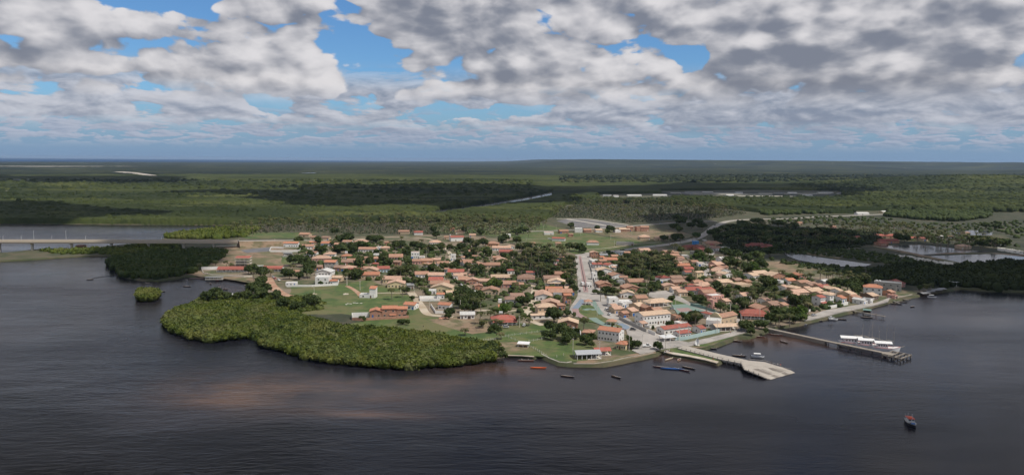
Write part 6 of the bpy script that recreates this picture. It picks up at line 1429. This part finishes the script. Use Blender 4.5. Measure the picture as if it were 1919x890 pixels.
canoe('dark canoe at the foot of the quay trees', 'S2', 210, 642, 6, 'black', -20)
canoe('second dark canoe at the foot of the quay, closer in', 'S2', 245, 617, 7, 'black', 10)
motorboat('white covered boat moored off the quay houses', 'S2', 392, 625, 6.5, -8, False, B=2.6, trim='black')
canoe('dark canoe tied behind the white covered boat', 'S2', 475, 622, 9, 'black', -15)
canoe('dark canoe below the timber jetty', 'S2', 790, 602, 9, 'black', -10)
canoe('white skiff under the quay trees', 'S2', 25, 683, 6, 'white', -25, 1.3)
canoe('dark canoe beside the plank jetty, shoreward one', 'S2', 1140, 440, 9, 'black', -25)
canoe('dark canoe beside the plank jetty, riverward one', 'S2', 1200, 418, 9, 'black', -22)
canoe('dark canoe close to the pink box house', 'S2', 1240, 388, 9, 'black', -15)
canoe('small dark skiff alone on the open river off the quay', 'S2', 1335, 474, 5, 'black', 20)
motorboat('white boat moored at the dark boat sheds', 'S2', 1565, 360, 7, -15, True, B=2.6)
canoe('white dinghy in the middle of the small harbour', 'L1', 1112, 777, 5, 'white', -60, 1.6)
canoe('slim dark canoe off the harbour beach', 'L1', 1113, 816, 8, 'black', -8)
canoe('tiny dark skiff out in the bay beyond the moored boats', 'L1', 880, 797, 5, 'black', 5)
canoe('tiny dark skiff between islet and harbour', 'L1', 965, 846, 5, 'black', 10)
canoe('long pink canoe beached at the harbour edge', 'L1', 1170, 769, 14, 'pinkp', 0, 1.5, inn='pinkp')
canoe('long pale canoe at the foot of the dark mangrove', 'L1', 1020, 769, 13, 'cream', 2, 1.4)
canoe('dark skiff in front of the dock shelter', 'L1', 1255, 801, 5, 'black', -50, 1.5)
canoe('dark skiff below the dock shelter, western one of a pair', 'L1', 1308, 822, 5, 'black', -55, 1.5)
canoe('dark skiff below the dock shelter, eastern one of a pair', 'L1', 1342, 832, 6, 'black', -20, 1.5)
canoe('white skiff close to the tip of the mangrove', 'L1', 1245, 854, 6, 'white', 20)
canoe('small red and white boat tied at the dock shelter', 'R2', 207, 556, 5, 'red', -20, 1.8)
canoe('dark rowing boat at the eastern end of the small harbour', 'R2', 447, 602, 5, 'black', -70, 1.8)
canoe('dark skiff hauled beside the long harbour wall', 'L1', 535, 774, 6, 'black', 20)
# float line across the bay
px = [(530, 775), (570, 764), (620, 757), (680, 752), (725, 750)]
fl = W(px, 'L1', 0.05); mb = MB()
for a, b in zip(fl[:-1], fl[1:]):
    for i in range(8): c = a.lerp(b, i / 8) - fl[0]; mb.bar(c, c + (b - a) / 8.6, .28, .28, 6)
tag(mb.obj('float_line', M['black'], None, fl[0]), 'curved dark line of floats across the bay below the mangrove', 'float line')
# schooners
def schooner(lab, X, Y, L_, head, masts, awn, stripe='red', cabin=True, B=5.2, gun='white'):
    px, py = Z('S4', X, Y); p = G(px, py, 1.6); root = empty('schooner', (p.x, p.y, 0), rad(head), lab, 'schooner'); root.scale = (1.1, 1.12, 1.18)
    link('hull', hull_mesh('hull', L_, B, 2.1, [M['white'], M[stripe], M['white']], stern=.75, deck=True, p=2.4, rake=1.2), root)
    rb = MB()
    for s_ in (-1, 1): rb.beam((-L_ * .46, s_ * B * .462), (L_ * .2, s_ * B * .462), .08, 2.25, 2.4)
    rb.obj('rail', M[stripe], root)
    if cabin:
        MB().box(-L_ * .34, L_ * .05, -B * .3, B * .3, 2.0, 4.3).obj('cabin', M['white'], root)
        for i in range(4):
            for s_ in (-1, 1): x = -L_ * .3 + i * L_ * .09; MB().box(x, x + .7, s_ * B * .302 - .02, s_ * B * .302 + .02, 3.0, 3.8).obj('window', M['glass'], root)
    aw = MB(); x0, x1 = awn; n = 6
    for i in range(n):
        y0, y1 = -B * .44 + i * B * .88 / n, -B * .44 + (i + 1) * B * .88 / n; z0, z1 = 5.3 - .7 * (y0 / (B * .44)) ** 2, 5.3 - .7 * (y1 / (B * .44)) ** 2
        aw.add([(x0 * L_, y0, z0), (x1 * L_, y0, z0), (x1 * L_, y1, z1), (x0 * L_, y1, z1), (x0 * L_, y0, z0 + .08), (x1 * L_, y0, z0 + .08), (x1 * L_, y1, z1 + .08), (x0 * L_, y1, z1 + .08)], [(3, 2, 1, 0), (4, 5, 6, 7), (0, 1, 5, 4), (2, 3, 7, 6), (1, 2, 6, 5), (3, 0, 4, 7)])
    aw.obj('awning', M['white'], root)
    for x in (x0 * L_ + .1, x1 * L_ - .1):
        for y in (-B * .42, B * .42): MB().bar((x, y, 2.0), (x, y, 4.7), .05, .05, 5).obj('post', M['silver'], root)
    for mx, mh in masts:
        m_ = MB().bar((mx * L_, 0, 1.5), (mx * L_, 0, mh), .07, .03, 6).obj('mast', M['concrete'], root)
        MB().bar((mx * L_, 0, 5.5), (mx * L_ - L_ * .26, 0, 6.2), .07, .05, 5).obj('boom', M['cream'], m_)
        MB().bar((mx * L_, -1.1, mh * .8), (mx * L_, 1.1, mh * .8), .04, .04, 4).obj('spreader', M['cream'], m_)
        sr = MB()
        for y in (-B * .45, B * .45): sr.bar((mx * L_ - .8, y, 1.7), (mx * L_, 0, mh * .97), .012, .012, 4)
        sr.bar((L_ * .6, 0, 3.2), (mx * L_, 0, mh * .97), .012, .012, 4); sr.obj('rigging', M['concd'], m_)
    MB().bar((L_ * .42, 0, 2.1), (L_ * .68, 0, 3.4), .10, .06, 6).obj('bowsprit', M['cream'], root)
schooner('large white tour boat with long curved awning, first at the pier', 1000, 414, 17, -14, [(.22, 12.5), (.42, 10)], (-.48, .22), B=6.2)
schooner('white schooner with a flat awning moored in the middle', 1140, 436, 15, -16, [(.05, 14), (.3, 12)], (-.45, .12), B=5.6)
schooner('white schooner with rounded red-trimmed deckhouse nearest the pier head', 1285, 462, 14, -14, [(.0, 14.5), (.28, 13)], (-.45, .2), B=5.8)
# fishing boat under way
px, py = 1707, 792; p = G(px, py, .8); root = empty('fishing_boat', (p.x, p.y, 0), rad(-100), 'dark fishing boat with red cabin roof alone on the open river', 'boat')
link('hull', hull_mesh('hull', 9.5, 3.6, 1.15, [M['black'], M['lampg'], M['woodd']], stern=.7, deck=True, p=2.3, rake=.8), root)
cb_ = MB().box(-3.2, .4, -1.2, 1.2, 1.05, 2.7).obj('wheelhouse', M['lampg'], root); MB().box(-3.5, .8, -1.45, 1.45, 2.7, 2.86).obj('roof', M['red'], root)
MB().bar((-1.3, 0, 2.87), (-1.3, 0, 3.1), .75, .75, 12).obj('life_ring', M['orange'], root)
for y in (-.6, .6): MB().box(.41, .46, y - .4, y + .4, 1.9, 2.5).obj('window', M['glass'], cb_)
MB().bar((1.6, 0, 1.1), (1.6, 0, 5.2), .07, .04, 6).obj('mast', M['lampg'], root); MB().bar((-3.9, 0, 1.1), (-3.9, 0, 4.2), .05, .03, 5).obj('mast', M['lampg'], root)
for y in (-1.5, 1.5): MB().bar((-3.4, y * .8, 1.2), (-3.4, y, 3.9), .05, .04, 5).obj('outrigger_pole', M['lampg'], root)
MB().box(2.2, 3.2, -.7, .7, 1.15, 1.6).obj('fish_box', M['blue'], root)
# ------------------------------------------------------------------ vehicles
def car_meshes(paint, L_=4.2, Wd=1.75, H_=1.45, pickup=False):
    b = MB(); h0, h1 = .32, .88
    prof = [(-L_ / 2, h0), (-L_ / 2, h1 - .05), (-L_ / 2 + .15, h1), (L_ / 2 - 1.0, h1), (L_ / 2 - .1, h1 - .16), (L_ / 2, h0 + .1), (L_ / 2 - .05, h0)]
    n = len(prof); vs = [(x, -Wd / 2, z) for x, z in prof] + [(x, Wd / 2, z) for x, z in prof]
    b.add(vs, [tuple(range(n)), tuple(range(2 * n - 1, n - 1, -1))] + [(i, n + i, n + (i + 1) % n, (i + 1) % n) for i in range(n)])
    x0, x1 = (-L_ / 2 + .2, L_ / 2 - 1.0) if not pickup else (-.45, L_ / 2 - 1.25); c = MB(); t0, t1 = x0 + .45, x1 - .7; w0, w1 = Wd / 2 - .04, Wd / 2 - .2
    vs = [(x0, -w0, h1), (x1, -w0, h1), (x1, w0, h1), (x0, w0, h1), (t0, -w1, H_), (t1, -w1, H_), (t1, w1, H_), (t0, w1, H_)]
    c.add(vs, [(0, 1, 5, 4), (1, 2, 6, 5), (2, 3, 7, 6), (3, 0, 4, 7)]); r_ = MB(); r_.box(t0 - .03, t1 + .03, -w1 - .02, w1 + .02, H_, H_ + .05)
    if pickup: b.box(-L_ / 2 + .05, -.5, -Wd / 2 + .02, -Wd / 2 + .12, h1, h1 + .22); b.box(-L_ / 2 + .05, -.5, Wd / 2 - .12, Wd / 2 - .02, h1, h1 + .22)
    w_ = MB().bar((0, -.1, 0), (0, .1, 0), .33, .33, 12); rm = MB().bar((0, -.115, 0), (0, .115, 0), .18, .18, 10)
    hl = MB().box(-.03, .04, -.16, .16, -.07, .07)
    return dict(body=b.mesh('body', paint), glass=c.mesh('windows', M['glass']), roof=r_.mesh('roof', paint), wheel=w_.mesh('wheel', M['tyre']), rim=rm.mesh('rim', M['chrome']), lampm=hl.mesh('headlight', M['white']), L=L_, W=Wd)
PAINT = {k: painted('car_paint_' + k, c, .3, .1) for k, c in dict(white=(.82, .82, .8), black=(.03, .03, .035), silver=(.45, .46, .48), red=(.4, .04, .03)).items()}
CARS = {k: car_meshes(PAINT[k]) for k in PAINT}; CARS['pickup'] = car_meshes(PAINT['white'], 5.3, 1.9, 1.75, True)
def car(lab, r, X, Y, k, head, name='parked_car', cat='car'):
    m_ = CARS[k]; px, py = Z(r, X, Y); p = G(px, py, LAND + .6); root = empty(name, (p.x, p.y, LEV[0] + .02), rad(head), lab, cat)
    link('body', m_['body'], root); link('windows', m_['glass'], root); link('roof', m_['roof'], root)
    for x in (-m_['L'] * .31, m_['L'] * .31):
        for y in (-m_['W'] / 2 + .05, m_['W'] / 2 - .05): w_ = link('wheel', m_['wheel'], root, (x, y, .33)); link('rim', m_['rim'], w_)
    for y in (-.6, .6): link('headlight', m_['lampm'], root, (m_['L'] / 2 - .03, y, .68))
car('white pickup parked beside the leafy tree at the waterfront', 'R8', 970, 568, 'pickup', 8, 'pickup_truck', 'pickup')
car('black car driving down the street past the river end of the plaza', 'R8', 803, 372, 'black', -20)
car('small dark car at the curb beside the parked truck on the avenue', 'R4', 1440, 803, 'black', 80)
car('white car parked on the grass at the red hip-roofed lawn house', 'R6', 680, 392, 'white', 80)
car('silver car parked by the veranda of the red hip-roofed lawn house', 'R6', 492, 412, 'silver', 0)
car('white car parked below the blank white block', 'R8', 522, 192, 'white', 110)
car('white car parked beside the first post of the plaza street', 'R8', 487, 135, 'white', 110)
car('dark car in the side street by the white columned gate', 'S1', 165, 212, 'black', 95)
car('white car in the side street near the yellow-ended house', 'S1', 188, 355, 'white', 95)
car('white car parked on the dusty street left of the peach gabled house', 'R3', 1430, 733, 'white', -60)
car('white car parked on the quay street below the red awning', 'S1', 1640, 872, 'white', 20)
car('silver car at the end of the quay street', 'S2', 160, 585, 'silver', 20)
car('silver car under the tree beside the open tan-roofed bar', 'S3', 965, 250, 'silver', -15)
car('dark car under the trees at the end of the waterfront street', 'S3', 935, 262, 'black', -20)
car('red car in the walled yard near the dirt road head', 'R2', 690, 548, 'red', -50)
car('white car in the row at the dirt road head', 'R2', 722, 560, 'white', -50)
car('silver car beside the arched house at the dirt road head', 'R2', 675, 535, 'silver', -50)
car('black car under the tree by the village square', 'R7', 220, 672, 'black', 10)
car('silver car parked on the sports court edge', 'R8', 1270, 130, 'silver', -30)
car('white car on the far highway', 'P', 1238, 419.5, 'white', 10)
car('dark car on the highway bend', 'P', 1340, 423, 'black', 40)
px, py = Z('R4', 1470, 722); p = G(px, py, LAND + 1.4); root = empty('delivery_truck', (p.x, p.y, LEV[0] + .02), rad(100), 'white box truck parked in the middle of the avenue', 'truck'); LANDMARKS.append((px, py, 'the white box truck'))
MB().box(-3.4, 1.4, -1.15, 1.15, .8, 3.1).obj('cargo_box', M['white'], root); cbm = MB().box(1.5, 3.3, -1.05, 1.05, .6, 2.4).obj('cab', M['white'], root); MB().box(3.305, 3.33, -.9, .9, 1.5, 2.2).obj('windscreen', M['glass'], cbm); MB().box(-3.4, 3.2, -.5, .5, .5, .78).obj('chassis', M['black'], root)
for x in (-2.3, 2.3):
    for y in (-1.0, 1.0): w_ = MB().bar((x, y - .14, .45), (x, y + .14, .45), .45, .45, 12).obj('wheel', M['tyre'], root)
# ------------------------------------------------------------------ people
def person_mesh(pose, shirt, seed):
    me = bpy.data.meshes.new('person'); st = dict(stand=0, sit=1, bend=2)[pose]
    if st == 1: pts = [(0, 0, .45), (0, 0, .75), (0, .02, 1.0), (0, .02, 1.12), (0, .03, 1.24), (.1, -.02, .44), (.12, -.42, .46), (.12, -.45, .05), (.12, -.6, .03), (-.1, -.02, .44), (-.13, -.42, .46), (-.13, -.45, .05), (-.13, -.6, .03), (.19, .02, .98), (.26, -.08, .72), (.2, -.3, .6), (-.19, .02, .98), (-.26, -.08, .72), (-.2, -.3, .6)]
    else: pts = [(0, 0, .95), (0, 0, 1.2), (0, 0, 1.42), (0, .0, 1.53), (0, .0, 1.66), (.1, 0, .9), (.12, -.04, .5), (.13, .02, .08), (.13, -.14, .04), (-.1, 0, .9), (-.13, .03, .5), (-.14, .06, .08), (-.14, -.1, .04), (.2, 0, 1.4), (.28, .03, 1.12), (.27, -.1, .9), (-.2, 0, 1.4), (-.27, .03, 1.12), (-.24, -.16, .95)]
    ed = [(0, 1), (1, 2), (2, 3), (3, 4), (0, 5), (5, 6), (6, 7), (7, 8), (0, 9), (9, 10), (10, 11), (11, 12), (2, 13), (13, 14), (14, 15), (2, 16), (16, 17), (17, 18)]
    rr = [.15, .14, .15, .055, .105, .09, .062, .045, .04, .09, .062, .045, .04, .065, .045, .035, .065, .045, .035]
    me.from_pydata(pts, ed, []); o = bpy.data.objects.new('person_rig', me); C.objects.link(o); sk = o.modifiers.new('skin', 'SKIN')
    for i, v in enumerate(me.skin_vertices[0].data): v.radius = (rr[i], rr[i]); v.use_root = (i == 0)
    sb = o.modifiers.new('sub', 'SUBSURF'); sb.levels = 1; sb.render_levels = 1
    dg = bpy.context.evaluated_depsgraph_get(); m2 = bpy.data.meshes.new_from_object(o.evaluated_get(dg)); m2.name = 'person'
    bpy.data.objects.remove(o); m2.materials.clear()
    for m_ in (M['skin'], M[shirt], M['shorts'], M['hair']): m2.materials.append(m_)
    for p_ in m2.polygons:
        z = p_.center.z; ax = abs(p_.center.x); top = (1.72 if st != 1 else 1.3); p_.use_smooth = True
        p_.material_index = 3 if z > top - .07 else (0 if z > top - .24 else (1 if z > top - .82 and ax < .25 else (2 if z > (.5 if st != 1 else .38) and ax < .2 else 0)))
    return m2
PEOPLE = [person_mesh('stand', 'shirt', 1), person_mesh('stand', 'red', 2), person_mesh('stand', 'black', 3), person_mesh('sit', 'shirt', 4), person_mesh('sit', 'white', 5)]
def person(lab, r, X, Y, k, z=LAND, rot=0):
    px, py = Z(r, X, Y); p = G(px, py, z); o = link('person', PEOPLE[k], None, (p.x, p.y, z), rad(rot)); tag(o, lab, 'person')
person('person in dark clothes standing at the middle of the ramp railing', 'S3', 1310, 652, 2, 2.3); person('person leaning by the outer ramp railing, shoreward of the last one', 'S3', 1380, 672, 0, 2.2); person('person at the outermost end of the ramp railing', 'S3', 1415, 680, 1, 2.1)
person('man standing in the dark canoe near the causeway', 'S3', 948, 556, 0, .4); person('seated figure at the western end of the red-brown canoe', 'R6', 655, 750, 3, .15, 90); person('seated figure at the eastern end of the red-brown canoe', 'R6', 722, 753, 4, .15, -90)
person('man standing by the head of the causeway under the tree', 'R8', 1122, 612, 2, LEV[0]); person('second man beside the tree at the causeway head', 'R8', 1100, 618, 0, LEV[0]); person('person walking on the pale beach by the causeway piles', 'S3', 612, 610, 1, LAND + .05)
person('dark figure walking over the green meadow below the compound', 'R5', 975, 468, 2); person('person on the waterfront street beside the tan-roofed bar', 'S3', 822, 285, 1, LEV[0]); person('two-tone figure near the truck on the avenue', 'R4', 1500, 800, 0, LEV[0])
# small things round the village
def mound(lab, r, X, Y, s_, mk, name='rubble_heap'):
    px, py = Z(r, X, Y); p = G(px, py); g = random.Random(X); mb = MB()
    for i in range(9):
        c = Vector((g.uniform(-1, 1) * s_, g.uniform(-.7, .7) * s_, .1)); q = s_ * g.uniform(.35, .6); mb.add([c + Vector((v[0], v[1], v[2] * .6)) * q * (1 + g.uniform(-.2, .2)) for v in ICO[0]], [tuple(f) for f in ICO[1]])
    tag(mb.obj(name, M[mk], None, p), lab, 'heap')
mound('heap of red bricks on the sandy lot beside the round tree', 'R5', 1210, 360, 2.6, 'wall_k', 'brick_heap'); mound('pale sand heap on the grass near the red dirt path', 'R3', 55, 838, 2.0, 'sand', 'sand_heap')
mound('pale sand heap at the foot of the meadow pole', 'R2', 1025, 672, 1.8, 'sand', 'sand_heap'); mound('pale heap beyond the white tower house track', 'R2', 1285, 672, 1.8, 'sand', 'sand_heap')
for k, (X, Y) in enumerate(((60, 195), (105, 188), (185, 180), (235, 182), (80, 185), (150, 176))):
    mound(f"scattered white stones on the meadow, {['westernmost', 'second', 'fourth', 'easternmost', 'third', 'hindmost'][k]} clump", 'R5', X, Y, .9, 'rubblew', 'stone_clump')
px, py = Z('S3', 425, 410); p = G(px, py, LAND + 1); root = empty('beached_boat_frame', (p.x, p.y, LAND), rad(60), 'upright white boat bow set as a monument beside the inlet', 'monument')
bm_ = link('bow', hull_mesh('hull', 5, 2.2, .8, [M['white'], M['lampg'], M['lampg']]), root, (0, 0, 2.2)); bm_.rotation_euler = (0, rad(-62), 0); MB().box(-1.2, 1.2, -1.2, 1.2, 0, .5).obj('plinth', M['pale'], root)
# rocky pale spoil along the pond dyke
mb = MB(); g = random.Random(8)
for i in range(150):
    t = g.random(); X = 950 + 370 * t; Y = 612 + 56 * t + g.uniform(-7, 9); p = G(*Z('S6', X, Y)); s_ = g.uniform(.8, 2.2)
    mb.add([Vector((p.x, p.y, p.z)) + Vector((v[0], v[1], v[2] * .6)) * s_ * (1 + g.uniform(-.2, .2)) for v in ICO[0]], [tuple(f) for f in ICO[1]])
for i in range(160):
    t = g.random(); X = 1610 + 160 * t; Y = 570 + 26 * t + g.uniform(-10, 10); p = G(*Z('S6', X, Y)); s_ = g.uniform(.8, 2.0)
    mb.add([Vector((p.x, p.y, p.z)) + Vector((v[0], v[1], v[2] * .6)) * s_ * (1 + g.uniform(-.2, .2)) for v in ICO[0]], [tuple(f) for f in ICO[1]])
tag(mb.obj('rubble', M['rubblew']), kind='stuff')
# ------------------------------------------------------------------ labels worked out from the neighbours
def relation(dx, dy):
    if abs(dy) * 1.6 > abs(dx): return 'behind' if dy < 0 else 'in front of'
    return 'west of' if dx < 0 else 'east of'
if not any('kiosk' in l[2] for l in LANDMARKS): pass
ORD = ['nearest', 'second nearest', 'third nearest', 'fourth nearest', 'fifth nearest', 'sixth nearest', 'seventh nearest', 'eighth nearest', 'ninth nearest', 'tenth nearest', 'eleventh nearest', 'twelfth nearest', 'thirteenth nearest', 'fourteenth nearest', 'fifteenth nearest', 'sixteenth nearest', 'seventeenth nearest', 'eighteenth nearest', 'nineteenth nearest', 'twentieth nearest']
REL = {}
for o, px, py, desc in REGISTER:
    desc = desc.replace('pale blue', 'bluish').replace('dark red', 'crimson')
    best = min(LANDMARKS, key=lambda l: math.hypot(px - l[0], (py - l[1]) * 1.8) if math.hypot(px - l[0], py - l[1]) > 1 else 1e9)
    dx, dy = px - best[0], py - best[1]
    REL.setdefault((desc, best[2], relation(dx, dy)), []).append((math.hypot(dx, dy * 1.8), o))
for (desc, lm, rel), lst in REL.items():
    lst.sort(key=lambda t: t[0])
    for i, (d_, o) in enumerate(lst):
        o['label'] = f"{desc} {rel} {lm}" if len(lst) == 1 else f"{desc} {rel} {lm.replace('the long white two-storey building', 'the long white building').replace('the white two-storey waterfront house', 'the waterfront house')}, {ORD[i] if i < 20 else 'further out than twenty others'}"
print('script done', round(time.time() - T0, 1), 's; objects', len(scene.objects))
